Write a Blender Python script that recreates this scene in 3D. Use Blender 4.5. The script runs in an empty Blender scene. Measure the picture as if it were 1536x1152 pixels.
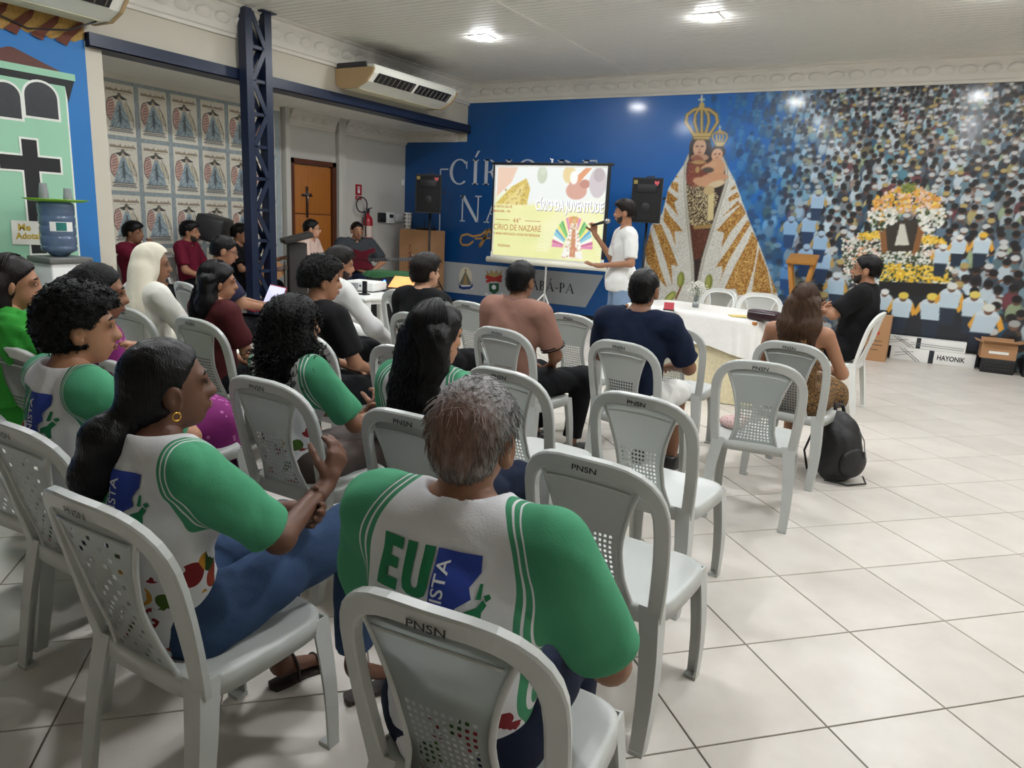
import bpy, bmesh, math, random
import numpy as np
from mathutils import Vector, Matrix
from mathutils.bvhtree import BVHTree
from mathutils.geometry import tessellate_polygon

# ------------------------------------------------------------------ camera, world, exposure
SC = bpy.context.scene
COL = SC.collection
FPX = 1083.5
_pitch, _roll, _yaw = np.radians([12.861, 2.918, -29.5555])
CAMP = np.array([0.0, 0.0, 1.508])
_fw = np.array([math.sin(_yaw)*math.cos(_pitch), math.cos(_yaw)*math.cos(_pitch), -math.sin(_pitch)])
_r = np.array([math.cos(_yaw), -math.sin(_yaw), 0.0])
_u = np.cross(_r, _fw)
CR = math.cos(_roll)*_r + math.sin(_roll)*_u
CU = -math.sin(_roll)*_r + math.cos(_roll)*_u
cam_data = bpy.data.cameras.new('camera')
cam_data.sensor_width = 36.0
cam_data.lens = FPX/1536*36.0
cam_data.clip_start = 0.02
cam_data.clip_end = 100
cam = bpy.data.objects.new('camera', cam_data)
COL.objects.link(cam)
M = Matrix.Identity(4)
for i in range(3):
    M[i][0], M[i][1], M[i][2], M[i][3] = CR[i], CU[i], -_fw[i], CAMP[i]
cam.matrix_world = M
SC.camera = cam
world = bpy.data.worlds.new('world')
SC.world = world
world.use_nodes = True
world.node_tree.nodes['Background'].inputs[0].default_value = (0.9, 0.95, 1.0, 1)
world.node_tree.nodes['Background'].inputs[1].default_value = 0.02
SC.view_settings.view_transform = 'Standard'
SC.view_settings.look = 'None'
SC.view_settings.gamma = 1.0
SC.view_settings.use_curve_mapping = False
SC.view_settings.exposure = 0.0
LAMP_STRENGTH = 310.0
SC.cycles.max_bounces = 6
SC.cycles.diffuse_bounces = 4

# pixel helpers: a pixel of the 1536x1152 frame gives a direction, the surface it touches gives the distance
def ray(x, y): return _fw + CR*((x-768)/FPX) - CU*((y-576)/FPX)
def onz(x, y, z=0.0):
    d = ray(x, y); return CAMP + d*((z-CAMP[2])/d[2])
def ony(x, y, Y):
    d = ray(x, y); return CAMP + d*(Y/d[1])
def onx(x, y, X):
    d = ray(x, y); return CAMP + d*(X/d[0])

YB = 10.58      # back wall
XL = -7.10      # left wall face with the navy beam
XN = -8.40      # niche wall with posters and door
ZC = 3.63       # ceiling

# ------------------------------------------------------------------ materials
def lin(c):
    c = np.asarray(c, float)/255.0
    return np.where(c <= 0.04045, c/12.92, ((c+0.055)/1.055)**2.4)
MATS = {}
def nd(nt, t, **kw):
    n = nt.nodes.new(t)
    for k, v in kw.items(): setattr(n, k, v)
    return n
def mat(name, col, rough=0.5, metal=0.0, var=0.08, vscale=6.0, bump=0.0, bscale=120.0, spec=0.5, emit=0.0, alpha=1.0,
        trans=0.0, stretch=(1, 1, 1), sheen=0.0, coat=0.0, coord='Object', wr=0.0):
    if name in MATS: return MATS[name]
    m = bpy.data.materials.new(name); m.use_nodes = True
    nt = m.node_tree; b = nt.nodes['Principled BSDF']
    c = lin(col)
    tc = nd(nt, 'ShaderNodeTexCoord'); mp = nd(nt, 'ShaderNodeMapping')
    mp.inputs['Scale'].default_value = stretch
    nt.links.new(tc.outputs[coord], mp.inputs[0])
    nz = nd(nt, 'ShaderNodeTexNoise'); nz.inputs['Scale'].default_value = vscale; nz.inputs['Detail'].default_value = 3
    nt.links.new(mp.outputs[0], nz.inputs[0])
    mx = nd(nt, 'ShaderNodeMix', data_type='RGBA')
    mx.inputs[6].default_value = (*(c*(1-var)), 1); mx.inputs[7].default_value = (*np.minimum(c*(1+var), 1), 1)
    nt.links.new(nz.outputs[0], mx.inputs[0]); nt.links.new(mx.outputs[2], b.inputs['Base Color'])
    b.inputs['Roughness'].default_value = rough; b.inputs['Metallic'].default_value = metal
    b.inputs['Specular IOR Level'].default_value = spec
    b.inputs['Alpha'].default_value = alpha
    b.inputs['Transmission Weight'].default_value = trans
    b.inputs['Sheen Weight'].default_value = sheen
    b.inputs['Coat Weight'].default_value = coat
    if emit:
        b.inputs['Emission Color'].default_value = (*c, 1); b.inputs['Emission Strength'].default_value = emit
    if bump:
        bz = nd(nt, 'ShaderNodeTexNoise'); bz.inputs['Scale'].default_value = bscale; bz.inputs['Detail'].default_value = 2
        nt.links.new(mp.outputs[0], bz.inputs[0])
        bp = nd(nt, 'ShaderNodeBump'); bp.inputs['Strength'].default_value = bump; bp.inputs['Distance'].default_value = 0.004
        nt.links.new(bz.outputs[0], bp.inputs['Height']); nt.links.new(bp.outputs[0], b.inputs['Normal'])
        if wr:
            wz = nd(nt, 'ShaderNodeTexNoise'); wz.inputs['Scale'].default_value = 7; wz.inputs['Detail'].default_value = 1.5; wz.inputs['Distortion'].default_value = .7
            nt.links.new(mp.outputs[0], wz.inputs[0])
            b2 = nd(nt, 'ShaderNodeBump'); b2.inputs['Strength'].default_value = wr; b2.inputs['Distance'].default_value = 0.03
            nt.links.new(wz.outputs[0], b2.inputs['Height']); nt.links.new(b2.outputs[0], bp.inputs['Normal'])
    MATS[name] = m
    return m
def print_mat(name, rough=0.5, emit=0.0, coat=0.0, dim=1.0):
    """material of a printed surface: the colour attribute holds the ink"""
    if name in MATS: return MATS[name]
    m = bpy.data.materials.new(name); m.use_nodes = True
    nt = m.node_tree; b = nt.nodes['Principled BSDF']
    a = nd(nt, 'ShaderNodeAttribute', attribute_name='ink')
    nt.links.new(a.outputs[0], b.inputs['Base Color'])
    b.inputs['Roughness'].default_value = rough; b.inputs['Coat Weight'].default_value = coat
    b.inputs['Coat Roughness'].default_value = 0.12
    if emit:
        b.inputs['Base Color'].default_value = (0.1, 0.1, 0.1, 1)
        for l in list(b.inputs['Base Color'].links): nt.links.remove(l)
        nt.links.new(a.outputs[0], b.inputs['Emission Color']); b.inputs['Emission Strength'].default_value = emit
    MATS[name] = m
    return m

# ------------------------------------------------------------------ mesh helpers
def link(name, me, m=None, parent=None):
    o = bpy.data.objects.new(name, me); COL.objects.link(o)
    if m is not None and me is not None:
        ms = m if isinstance(m, (list, tuple)) else [m]
        if len(me.materials) == 0:
            for x in ms: me.materials.append(x)
    if parent is not None: o.parent = parent
    return o
def tag(o, label=None, cat=None, group=None, kind=None):
    if label: o['label'] = label
    if cat: o['category'] = cat
    if group: o['group'] = group
    if kind: o['kind'] = kind
    return o
def thing(name, label, cat, loc=(0, 0, 0), rotz=0.0, group=None):
    o = bpy.data.objects.new(name, None); COL.objects.link(o)
    o.empty_display_size = 0.1
    o.location = loc; o.rotation_euler = (0, 0, rotz)
    return tag(o, label, cat, group)
def copy_tree(o, parent=None):
    c = o.copy(); COL.objects.link(c)
    if parent is not None: c.parent = parent
    for ch in list(o.children): copy_tree(ch, c)
    return c

class MB:
    """collects solid shapes into one mesh"""
    def __init__(s): s.v = []; s.f = []; s.mi = []; s.sm = []
    def add(s, vs, fs, mi=0, smooth=False):
        n = len(s.v); s.v.extend([tuple(map(float, p)) for p in vs])
        for f in fs:
            s.f.append([n+i for i in f]); s.mi.append(mi); s.sm.append(smooth)
        return s
    def box(s, c, d, rz=0.0, rx=0.0, ry=0.0, mi=0, taper=1.0, bev=0.0):
        R = Matrix.Rotation(rz, 3, 'Z') @ Matrix.Rotation(ry, 3, 'Y') @ Matrix.Rotation(rx, 3, 'X')
        x, y, z = d[0]/2, d[1]/2, d[2]/2
        c = Vector(c)
        if bev <= 0:
            p = [(-x*taper, -y*taper, -z), (x*taper, -y*taper, -z), (x*taper, y*taper, -z), (-x*taper, y*taper, -z), (-x, -y, z), (x, -y, z), (x, y, z), (-x, y, z)]
            return s.add([c + R @ Vector(q) for q in p], [(0, 3, 2, 1), (4, 5, 6, 7), (0, 1, 5, 4), (1, 2, 6, 5), (2, 3, 7, 6), (3, 0, 4, 7)], mi)
        b = min(bev, x*.95, y*.95, z*.95)
        bm = bmesh.new(); bmesh.ops.create_cube(bm, size=1.0)
        for v in bm.verts:
            t = taper if v.co.z < 0 else 1.0
            v.co = Vector((v.co.x*2*x*t, v.co.y*2*y*t, v.co.z*2*z))
        bmesh.ops.bevel(bm, geom=list(bm.edges), offset=b, segments=2, profile=0.6, affect='EDGES')
        bm.verts.index_update()
        vs = [c + R @ v.co for v in bm.verts]; fs = [[v.index for v in f.verts] for f in bm.faces]
        bm.free()
        return s.add(vs, fs, mi, True)
    def tube(s, pts, r, n=8, mi=0, caps=True, smooth=True, flat=1.0):
        pts = [Vector(p) for p in pts]
        rs = r if isinstance(r, (list, tuple)) else [r]*len(pts)
        vs = []; fs = []
        t0 = (pts[1]-pts[0]).normalized()
        a = Vector((0, 0, 1)) if abs(t0.z) < .9 else Vector((1, 0, 0))
        nrm = t0.cross(a).normalized()
        for i, p in enumerate(pts):
            t = (pts[min(i+1, len(pts)-1)]-pts[max(i-1, 0)])
            t = t.normalized() if t.length > 1e-9 else t0
            nrm = (nrm - t*nrm.dot(t)); nrm = nrm.normalized() if nrm.length > 1e-6 else t.orthogonal().normalized()
            b = t.cross(nrm)
            for k in range(n):
                an = 2*math.pi*k/n
                vs.append(p + nrm*(rs[i]*math.cos(an)) + b*(rs[i]*flat*math.sin(an)))
        for i in range(len(pts)-1):
            for k in range(n):
                k2 = (k+1) % n
                fs.append((i*n+k, i*n+k2, (i+1)*n+k2, (i+1)*n+k))
        s.add(vs, fs, mi, smooth)
        if caps:
            m = len(s.v)-len(vs)
            s.f.append([m+k for k in range(n)][::-1]); s.mi.append(mi); s.sm.append(False)
            s.f.append([m+(len(pts)-1)*n+k for k in range(n)]); s.mi.append(mi); s.sm.append(False)
        return s
    def lathe(s, prof, c=(0, 0, 0), n=24, mi=0, axis='z', sx=1.0, sy=1.0):
        vs = []; fs = []
        for (r, z) in prof:
            for k in range(n):
                a = 2*math.pi*k/n
                x, y = r*sx*math.cos(a), r*sy*math.sin(a)
                p = (x, y, z) if axis == 'z' else ((x, z, y) if axis == 'y' else (z, x, y))
                vs.append((c[0]+p[0], c[1]+p[1], c[2]+p[2]))
        for i in range(len(prof)-1):
            for k in range(n):
                k2 = (k+1) % n
                q = (i*n+k, i*n+k2, (i+1)*n+k2, (i+1)*n+k)
                fs.append(q if axis != 'y' else q[::-1])
        return s.add(vs, fs, mi, True)
    def prism(s, poly, o, ex, ey, ez, h, mi=0):
        """polygon (2D) in the frame o, ex, ey, extruded by h along ez"""
        o, ex, ey, ez = Vector(o), Vector(ex), Vector(ey), Vector(ez)
        n = len(poly)
        vs = [o+ex*p[0]+ey*p[1] for p in poly] + [o+ex*p[0]+ey*p[1]+ez*h for p in poly]
        fs = []
        tr = tessellate_polygon([[Vector((p[0], p[1], 0)) for p in poly]])
        for t in tr:
            fs.append(tuple(t)[::-1]); fs.append(tuple(i+n for i in t))
        for i in range(n):
            j = (i+1) % n; fs.append((i, j, j+n, i+n))
        return s.add(vs, fs, mi)
    def sweep(s, pts, ups, prof, mi=0, smooth=False, scale=None):
        """profile [(a,b)] swept along pts; a along side = tangent x up, b along up"""
        pts = [Vector(p) for p in pts]; n = len(prof); vs = []; fs = []
        for i, p in enumerate(pts):
            t = (pts[min(i+1, len(pts)-1)]-pts[max(i-1, 0)]).normalized()
            up = Vector(ups[i] if isinstance(ups, list) else ups)
            side = t.cross(up).normalized(); up2 = side.cross(t).normalized()
            k = scale[i] if scale else 1.0
            for (a, b) in prof: vs.append(p+side*a*k+up2*b*k)
        for i in range(len(pts)-1):
            for k in range(n):
                k2 = (k+1) % n; fs.append((i*n+k, i*n+k2, (i+1)*n+k2, (i+1)*n+k))
        fs.append(tuple(range(n))[::-1]); fs.append(tuple((len(pts)-1)*n+k for k in range(n)))
        return s.add(vs, fs, mi, smooth)
    def mesh(s, name, mats=None):
        me = bpy.data.meshes.new(name)
        me.from_pydata(s.v, [], s.f)
        for p, mi, sm in zip(me.polygons, s.mi, s.sm): p.material_index = mi; p.use_smooth = sm
        if mats is not None:
            for m in (mats if isinstance(mats, (list, tuple)) else [mats]): me.materials.append(m)
        bm = bmesh.new(); bm.from_mesh(me); bmesh.ops.recalc_face_normals(bm, faces=bm.faces); bm.to_mesh(me); bm.free()
        me.update()
        return me
    def build(s, name, mats, parent=None, loc=None, rotz=None):
        o = link(name, s.mesh(name, mats), None, parent)
        if loc is not None: o.location = loc
        if rotz is not None: o.rotation_euler = (0, 0, rotz)
        return o

def flat_polys(name, polys, o, ex, ey, mats, parent=None, lift=0.0, step=0.0):
    """printed shapes: [(poly2d, material_index)], flat, each a hair in front of the one before"""
    o, ex, ey = Vector(o), Vector(ex), Vector(ey); nz = ex.cross(ey).normalized()
    vs = []; fs = []; mi = []
    for k, (poly, m) in enumerate(polys):
        b = len(vs); h = lift+step*k
        vs += [o+ex*p[0]+ey*p[1]+nz*h for p in poly]
        for t in tessellate_polygon([[Vector((p[0], p[1], 0)) for p in poly]]):
            a, bb, c = [Vector((*poly[i], 0)) for i in t]
            t = tuple(t) if (bb-a).cross(c-a).z > 0 else tuple(t)[::-1]
            fs.append([b+i for i in t]); mi.append(m)
    me = bpy.data.meshes.new(name); me.from_pydata([tuple(v) for v in vs], [], fs)
    for p, m in zip(me.polygons, mi): p.material_index = m
    for m in (mats if isinstance(mats, (list, tuple)) else [mats]): me.materials.append(m)
    return link(name, me, None, parent)
def ellipse(cx, cy, rx, ry, n=24, a0=0, a1=2*math.pi):
    return [(cx+rx*math.cos(a0+(a1-a0)*k/n), cy+ry*math.sin(a0+(a1-a0)*k/n)) for k in range(n + (0 if abs(a1-a0) > 6.28 else 1))]
def text_mesh(s, size=1.0, bold=0.0, shear=0.0, align='CENTER'):
    cu = bpy.data.curves.new('text', 'FONT'); cu.body = s; cu.size = size; cu.offset = bold; cu.shear = shear
    cu.align_x = align; cu.align_y = 'CENTER'; cu.resolution_u = 3
    o = bpy.data.objects.new('text', cu); COL.objects.link(o)
    me = bpy.data.meshes.new_from_object(o.evaluated_get(bpy.context.evaluated_depsgraph_get()))
    bpy.data.objects.remove(o); bpy.data.curves.remove(cu)
    return me
def text_flat(name, s, o, ex, ey, size, m, parent=None, lift=0.003, bold=0.0, shear=0.0, width=None, align='CENTER'):
    me = text_mesh(s, size, bold, shear, align)
    o, ex, ey = Vector(o), Vector(ex).normalized(), Vector(ey).normalized(); nz = ex.cross(ey)
    k = 1.0
    if width:
        xs = [v.co.x for v in me.vertices]; k = width/(max(xs)-min(xs))
    for v in me.vertices: v.co = o+ex*(v.co.x*k)+ey*v.co.y+nz*lift
    me.materials.clear(); me.materials.append(m); me.name = name
    return link(name, me, None, parent)
def ink_grid(name, rgb, o, ex, ey, w, h, m, parent=None):
    """a flat sheet whose vertices carry ink colours; rgb[row, col] in 0..255, row 0 at the bottom"""
    H, W = rgb.shape[:2]
    u = np.linspace(0, w, W); v = np.linspace(0, h, H)
    U, V = np.meshgrid(u, v)
    o, ex, ey = np.array(o, float), np.array(ex, float), np.array(ey, float)
    co = o + U[..., None]*ex + V[..., None]*ey
    idx = np.arange(H*W).reshape(H, W)
    q = np.stack([idx[:-1, :-1], idx[:-1, 1:], idx[1:, 1:], idx[1:, :-1]], -1).reshape(-1, 4)
    me = np_mesh(name, co.reshape(-1, 3), q, False)
    a = me.color_attributes.new('ink', 'FLOAT_COLOR', 'POINT')
    c4 = np.ones((H*W, 4), np.float32); c4[:, :3] = lin(rgb.reshape(-1, 3))
    a.data.foreach_set('color', c4.ravel())
    me.materials.append(m)
    return link(name, me, None, parent)
def np_mesh(name, V, Q, smooth=True):
    me = bpy.data.meshes.new(name)
    V = np.ascontiguousarray(V, np.float32); Q = np.ascontiguousarray(Q, np.int32)
    nq, k = Q.shape
    me.vertices.add(len(V)); me.vertices.foreach_set('co', V.ravel())
    me.loops.add(nq*k); me.loops.foreach_set('vertex_index', Q.ravel())
    me.polygons.add(nq); me.polygons.foreach_set('loop_start', np.arange(0, nq*k, k, dtype=np.int32))
    me.polygons.foreach_set('use_smooth', np.full(nq, smooth))
    me.update(calc_edges=True)
    return me
# ------------------------------------------------------------------ the room
R2 = math.sqrt(0.5)
m_wall = mat('cream_wall_paint', (196, 190, 174), 0.75, var=0.06, vscale=1.2, bump=0.12, bscale=60)
m_wallw = mat('grey_white_wall_paint', (190, 188, 180), 0.8, var=0.05, vscale=1.5, bump=0.1, bscale=60)
m_plaster = mat('plaster_moulding', (212, 208, 197), 0.75, var=0.09, vscale=3.0, bump=0.2, bscale=40)
m_pvc = mat('ceiling_pvc', (230, 228, 219), 0.45, var=0.05, vscale=1.0)
m_gap = mat('ceiling_gap', (60, 56, 50), .9)
def soot(m):
    """soot blown by the air conditioner: a ragged stain along the cornice above it"""
    nt = m.node_tree; b = nt.nodes['Principled BSDF']; src = b.inputs['Base Color'].links[0].from_socket
    g = nd(nt, 'ShaderNodeNewGeometry'); s = nd(nt, 'ShaderNodeVectorMath', operation='SUBTRACT'); s.inputs[1].default_value = (-6.92, 8.45, 3.6); nt.links.new(g.outputs['Position'], s.inputs[0])
    q = nd(nt, 'ShaderNodeVectorMath', operation='MULTIPLY'); q.inputs[1].default_value = (1.7, .95, 1.6); nt.links.new(s.outputs[0], q.inputs[0])
    l = nd(nt, 'ShaderNodeVectorMath', operation='LENGTH'); nt.links.new(q.outputs[0], l.inputs[0])
    z = nd(nt, 'ShaderNodeTexNoise'); z.inputs['Scale'].default_value = 2.6; z.inputs['Detail'].default_value = 4; nt.links.new(g.outputs['Position'], z.inputs[0])
    a = nd(nt, 'ShaderNodeMath', operation='MULTIPLY_ADD'); a.inputs[1].default_value = .9; nt.links.new(z.outputs[0], a.inputs[0]); nt.links.new(l.outputs['Value'], a.inputs[2])
    r = nd(nt, 'ShaderNodeMapRange', interpolation_type='SMOOTHSTEP'); r.inputs[1].default_value = .55; r.inputs[2].default_value = 1.75; r.inputs[3].default_value = .72; r.inputs[4].default_value = 0.0; nt.links.new(a.outputs[0], r.inputs[0])
    x = nd(nt, 'ShaderNodeMix', data_type='RGBA'); nt.links.new(r.outputs[0], x.inputs[0]); nt.links.new(src, x.inputs[6]); x.inputs[7].default_value = (*lin((58, 54, 48)), 1); nt.links.new(x.outputs[2], b.inputs['Base Color'])
soot(m_pvc); soot(m_plaster)
m_navy = mat('navy_steel_paint', (16, 30, 56), 0.38, var=0.2, vscale=5, bump=0.1, bscale=30)
m_grout = mat('floor_grout', (122, 112, 100), 0.9, var=0.15, vscale=8)
m_white = mat('white_plastic', (232, 232, 228), 0.4, var=0.03)
m_black = mat('black_plastic', (22, 22, 24), 0.45, var=0.15, bump=0.05, bscale=300)
m_dark = mat('dark_grey_plastic', (48, 48, 50), 0.5, var=0.15)
m_steel = mat('brushed_steel', (170, 170, 172), 0.3, metal=1.0, var=0.08)

def tile_mat():
    m = bpy.data.materials.new('porcelain_tile'); m.use_nodes = True
    nt = m.node_tree; b = nt.nodes['Principled BSDF']
    oi = nd(nt, 'ShaderNodeObjectInfo'); tc = nd(nt, 'ShaderNodeNewGeometry')
    nz = nd(nt, 'ShaderNodeTexNoise'); nz.inputs['Scale'].default_value = 3.5; nz.inputs['Detail'].default_value = 5; nz.inputs['Roughness'].default_value = 0.6
    nt.links.new(tc.outputs['Position'], nz.inputs['Vector'])
    ad = nd(nt, 'ShaderNodeMath', operation='MULTIPLY_ADD'); ad.inputs[1].default_value = 0.22; ad.inputs[2].default_value = 0.0
    nt.links.new(oi.outputs['Random'], ad.inputs[0])
    sm = nd(nt, 'ShaderNodeMath', operation='ADD'); nt.links.new(ad.outputs[0], sm.inputs[0]); nt.links.new(nz.outputs[0], sm.inputs[1])
    cr = nd(nt, 'ShaderNodeValToRGB')
    cr.color_ramp.elements[0].position = 0.3; cr.color_ramp.elements[0].color = (*lin((192, 185, 176)), 1)
    cr.color_ramp.elements[1].position = 0.85; cr.color_ramp.elements[1].color = (*lin((210, 204, 195)), 1)
    nt.links.new(sm.outputs[0], cr.inputs[0]); nt.links.new(cr.outputs[0], b.inputs['Base Color'])
    b.inputs['Roughness'].default_value = 0.34; b.inputs['Specular IOR Level'].default_value = 0.3
    return m
m_tile = tile_mat()

XMIN, XMAX, YMIN = -8.6, 4.2, -5.0
floor = MB().box(((XMIN+XMAX)/2, (YMIN+YB+.2)/2, -0.055), (XMAX-XMIN, YB+.2-YMIN, 0.10)).build('floor', m_grout)
tag(floor, 'beige porcelain tile floor laid on the diagonal', kind='structure')
TS = 0.46
def tile_corner(j, i):
    x, y = (j+3.34519831)*TS, (i+3.56103506)*TS
    return (x-y)*R2, (x+y)*R2
tm = MB()
g, tp = TS/2-0.0030, 0.0012
ring = lambda a, z: [(-a, -a, z), (a, -a, z), (a, a, z), (-a, a, z)]
tm.add(ring(g, -0.006)+ring(g, -0.0012)+ring(g-tp, 0.0), [(0, 1, 5, 4), (1, 2, 6, 5), (2, 3, 7, 6), (3, 0, 4, 7), (4, 5, 9, 8), (5, 6, 10, 9), (6, 7, 11, 10), (7, 4, 8, 11), (8, 9, 10, 11)])
tile_me = tm.mesh('tile', m_tile)
cands = []
for i in range(-30, 60):
    for j in range(-40, 40):
        cx, cy = tile_corner(j+.5, i+.5)
        if not (XMIN+.2 < cx < XMAX-.2 and YMIN+.2 < cy < YB-.18): continue
        d = np.array([cx, cy, 0])-CAMP; z = d @ _fw
        vis = False
        if z > .3:
            px, py = 768+FPX*(d @ CR)/z, 576-FPX*(d @ CU)/z
            vis = -120 < px < 1656 and 330 < py < 1330
        cands.append((0 if vis else 1, math.hypot(cx, cy), cx, cy))
cands.sort()
rest = MB(); rng = random.Random(3)
for k, (v, dist, cx, cy) in enumerate(cands):
    if k < 300:
        t = link('tile', tile_me, None, floor); t.location = (cx, cy, 0); t.rotation_euler = (0, 0, math.pi/4 + math.pi/2*rng.randint(0, 3))
    else:
        c = Matrix.Rotation(math.pi/4, 3, 'Z')
        rest.add([(c @ Vector(p))+Vector((cx, cy, 0)) for p in tm.v], tm.f)
tag(rest.build('tile', m_tile, floor), kind='stuff')

# ceiling with its pvc planks
ceiling = MB().box(((XL-.2+XMAX)/2, (YMIN+YB+.2)/2, ZC+0.07), (XMAX-XL+.2, YB+.2-YMIN, 0.10)).build('ceiling', m_gap)
tag(ceiling, 'pale pvc plank ceiling', kind='structure')
sections = [(XL, -4.235), (-4.225, XMAX)]
pl_me = []
for a, b in sections:
    w = b-a; mb = MB()
    pr = [(-.0455, .014), (-.0455, .008), (-.041, 0), (.041, 0), (.0455, .008), (.0455, .014)]
    mb.prism(pr, (-w/2, 0, 0), (0, 1, 0), (0, 0, 1), (1, 0, 0), w)
    pl_me.append(mb.mesh('plank', m_pvc))
restp = MB()
for k in range(int((YB-YMIN)/0.1)):
    y = YB-0.05-k*0.1
    for s, (a, b) in enumerate(sections):
        if y > 4.6:
            o = link('plank', pl_me[s], None, ceiling); o.location = ((a+b)/2, y, ZC)
        else:
            restp.box(((a+b)/2, y, ZC+0.006), (b-a, 0.096, 0.012))
tag(restp.build('plank', m_pvc, ceiling), kind='stuff')
tag(MB().box((-4.23, (YMIN+YB)/2, ZC-0.004), (0.045, YB-YMIN, 0.016)).build('seam_strip', m_pvc, ceiling))

# walls
tag(MB().box(((XMIN+XMAX)/2, YB+.1, 1.85), (XMAX-XMIN, .2, 3.9)).build('wall_back', m_wall), kind='structure')
wl = MB().box((XL-.1, (YMIN+4.36)/2, 1.83), (.2, 4.36-YMIN, 3.72))
wl.box((XL-.1, (4.36+YB)/2, (2.88+3.70)/2), (.2, YB-4.36, .82))
tag(wl.build('wall_left', m_wall), kind='structure')
wall_niche = tag(MB().box((XN-.1, (4.2+YB)/2, 1.5), (.2, YB-4.2, 3.0)).build('wall_niche', m_wallw), kind='structure')
tag(MB().box(((XN+XL)/2-.2, 4.1, 1.5), (XL-XN, .2, 3.0)).build('wall_niche_end', m_wallw), kind='structure')
tag(MB().box((XMAX+.1, (YMIN+YB)/2, 1.83), (.2, YB-YMIN, 3.72)).build('wall_right', m_wall), kind='structure')
tag(MB().box(((XL+XMAX)/2, YMIN-.1, 1.83), (XMAX-XL, .2, 3.72)).build('wall_rear', m_wall), kind='structure')
# niche ceiling
nc = MB().box(((XN+XL)/2, (4.2+YB)/2, 2.945), (XL-XN, YB-4.2, .07)).build('ceiling_niche', m_grout)
tag(nc, 'lower pvc ceiling over the niche', kind='structure')
npm = MB(); npm.prism([(-.048, .012), (-.048, .003), (-.0445, 0), (.0445, 0), (.048, .003), (.048, .012)], (0, 0, 0), (1, 0, 0), (0, 0, 1), (0, 1, 0), YB-4.2)
npm = npm.mesh('plank', m_pvc)
for k in range(13):
    o = link('plank', npm, None, nc); o.location = (XN+.05+k*.1, 4.2, 2.897)

# plaster mouldings: stepped profile with a row of shell relief
def moulding(name, p0, p1, out, z0, z1, depth, orn=0.0):
    p0, p1, out = Vector((*p0, 0)), Vector((*p1, 0)), Vector((*out, 0))
    d = (p1-p0); L = d.length; d.normalize(); h = z1-z0
    pr = [(0, 0), (.18*depth, 0), (.18*depth, .10*h), (.30*depth, .14*h), (.34*depth, .30*h), (.5*depth, .55*h), (.78*depth, .74*h), (.8*depth, .84*h), (depth, .88*h), (depth, h), (0, h)]
    mb = MB(); mb.prism(pr, p0+Vector((0, 0, z0)), out, (0, 0, 1), d, L)
    o = tag(mb.build(name, m_plaster), kind='structure')
    if orn:
        ob = MB(); n = int(L/orn)
        for k in range(n):
            c = p0+d*(orn*(k+.5))+out*(.40*depth)+Vector((0, 0, z0+.44*h))
            vs = []; fs = []
            nu, nv = 8, 3
            for a in range(nv+1):
                ph = math.pi/2*a/nv
                for b in range(nu):
                    th = 2*math.pi*b/nu
                    vs.append(c + d*(orn*.44*math.cos(th)*math.cos(ph)) + Vector((0, 0, 1))*(.19*h*math.sin(th)*math.cos(ph)) + out*(.18*depth*math.sin(ph) + .28*depth*math.sin(th)*math.cos(ph)))
            for a in range(nv):
                for b in range(nu):
                    fs.append((a*nu+b, a*nu+(b+1) % nu, (a+1)*nu+(b+1) % nu, (a+1)*nu+b))
            ob.add(vs, fs, 0, True)
        tag(ob.build('shell_relief', m_plaster, o), kind='stuff')
    return o
moulding('trim_1', (XL, YB), (XMAX, YB), (0, -1), 3.335, ZC+.02, .16, .24)
moulding('trim_2', (XL, YMIN), (XL, YB), (1, 0), 3.30, ZC+.02, .17, .24)
moulding('trim_3', (XN, YB), (XL-.2, YB), (0, -1), 2.725, 2.91, .10, .2)
moulding('trim_4', (XN, 7.86), (XN, 8.80), (1, 0), 2.68, 2.91, .14, .2)
moulding('trim_5', (XN, 9.02), (XN, YB), (1, 0), 2.68, 2.91, .14, .2)
tag(MB().box((XN+.04, 8.91, 1.45), (.08, .16, 2.9), bev=.006).build('trim_6', m_wallw), kind='structure')   # pilaster by the door
tag(MB().box((XN+.05, 7.77, 1.45), (.10, .09, 2.9), bev=.006).build('trim_7', m_wallw), kind='structure')
tag(MB().box((XN+.02, 5.98, 2.865), (.04, 3.4, .07)).build('trim_8', m_plaster), kind='structure')
# navy beam over the niche opening
beam = MB().box((XL+.02, (4.2+YB)/2+.0, 2.925), (.10, YB-4.22, .125))
beam.box((XL-.06, (4.2+YB)/2, 2.868), (.26, YB-4.22, .012))
tag(beam.build('trim_9', m_navy), 'navy steel beam over the niche', kind='structure')
tag(MB().box((-6.3, YB-.012, .035), (4.2, .02, .07)).build('baseboard_back', m_black), kind='structure')

# truss column
col = thing('truss_column', 'navy steel lattice column standing under the beam', 'column', (-6.95, 6.05, 0))
ch = MB()
for s in (-1, 1):
    y = s*.135
    ch = MB(); pr = [(-.06, -.048), (.06, -.048), (.06, .048), (-.06, .048)]
    ch.prism(pr, (0, y, 0), (1, 0, 0), (0, 1, 0), (0, 0, 1), ZC-.02)
    ch.build('chord', m_navy, col)
n = 10; zs = [0.05+k*(ZC-.1)/n for k in range(n+1)]
for k in range(n):
    a, b = (-.095, zs[k]), (.095, zs[k+1])
    if k % 2: a, b = (.095, zs[k]), (-.095, zs[k+1])
    for x in (-.055, .055):
        mb = MB(); p0, p1 = Vector((x, a[0], a[1])), Vector((x, b[0], b[1]))
        mb.sweep([p0, p1], (1, 0, 0), [(-.028, -.006), (.028, -.006), (.028, .006), (-.028, .006)])
        mb.build('brace', m_navy, col)
    MB().box((0, 0, zs[k]), (.10, .19, .035)).build('crossbar', m_navy, col)
MB().box((0, 0, .006), (.3, .42, .012)).build('base_plate', m_navy, col)
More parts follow.
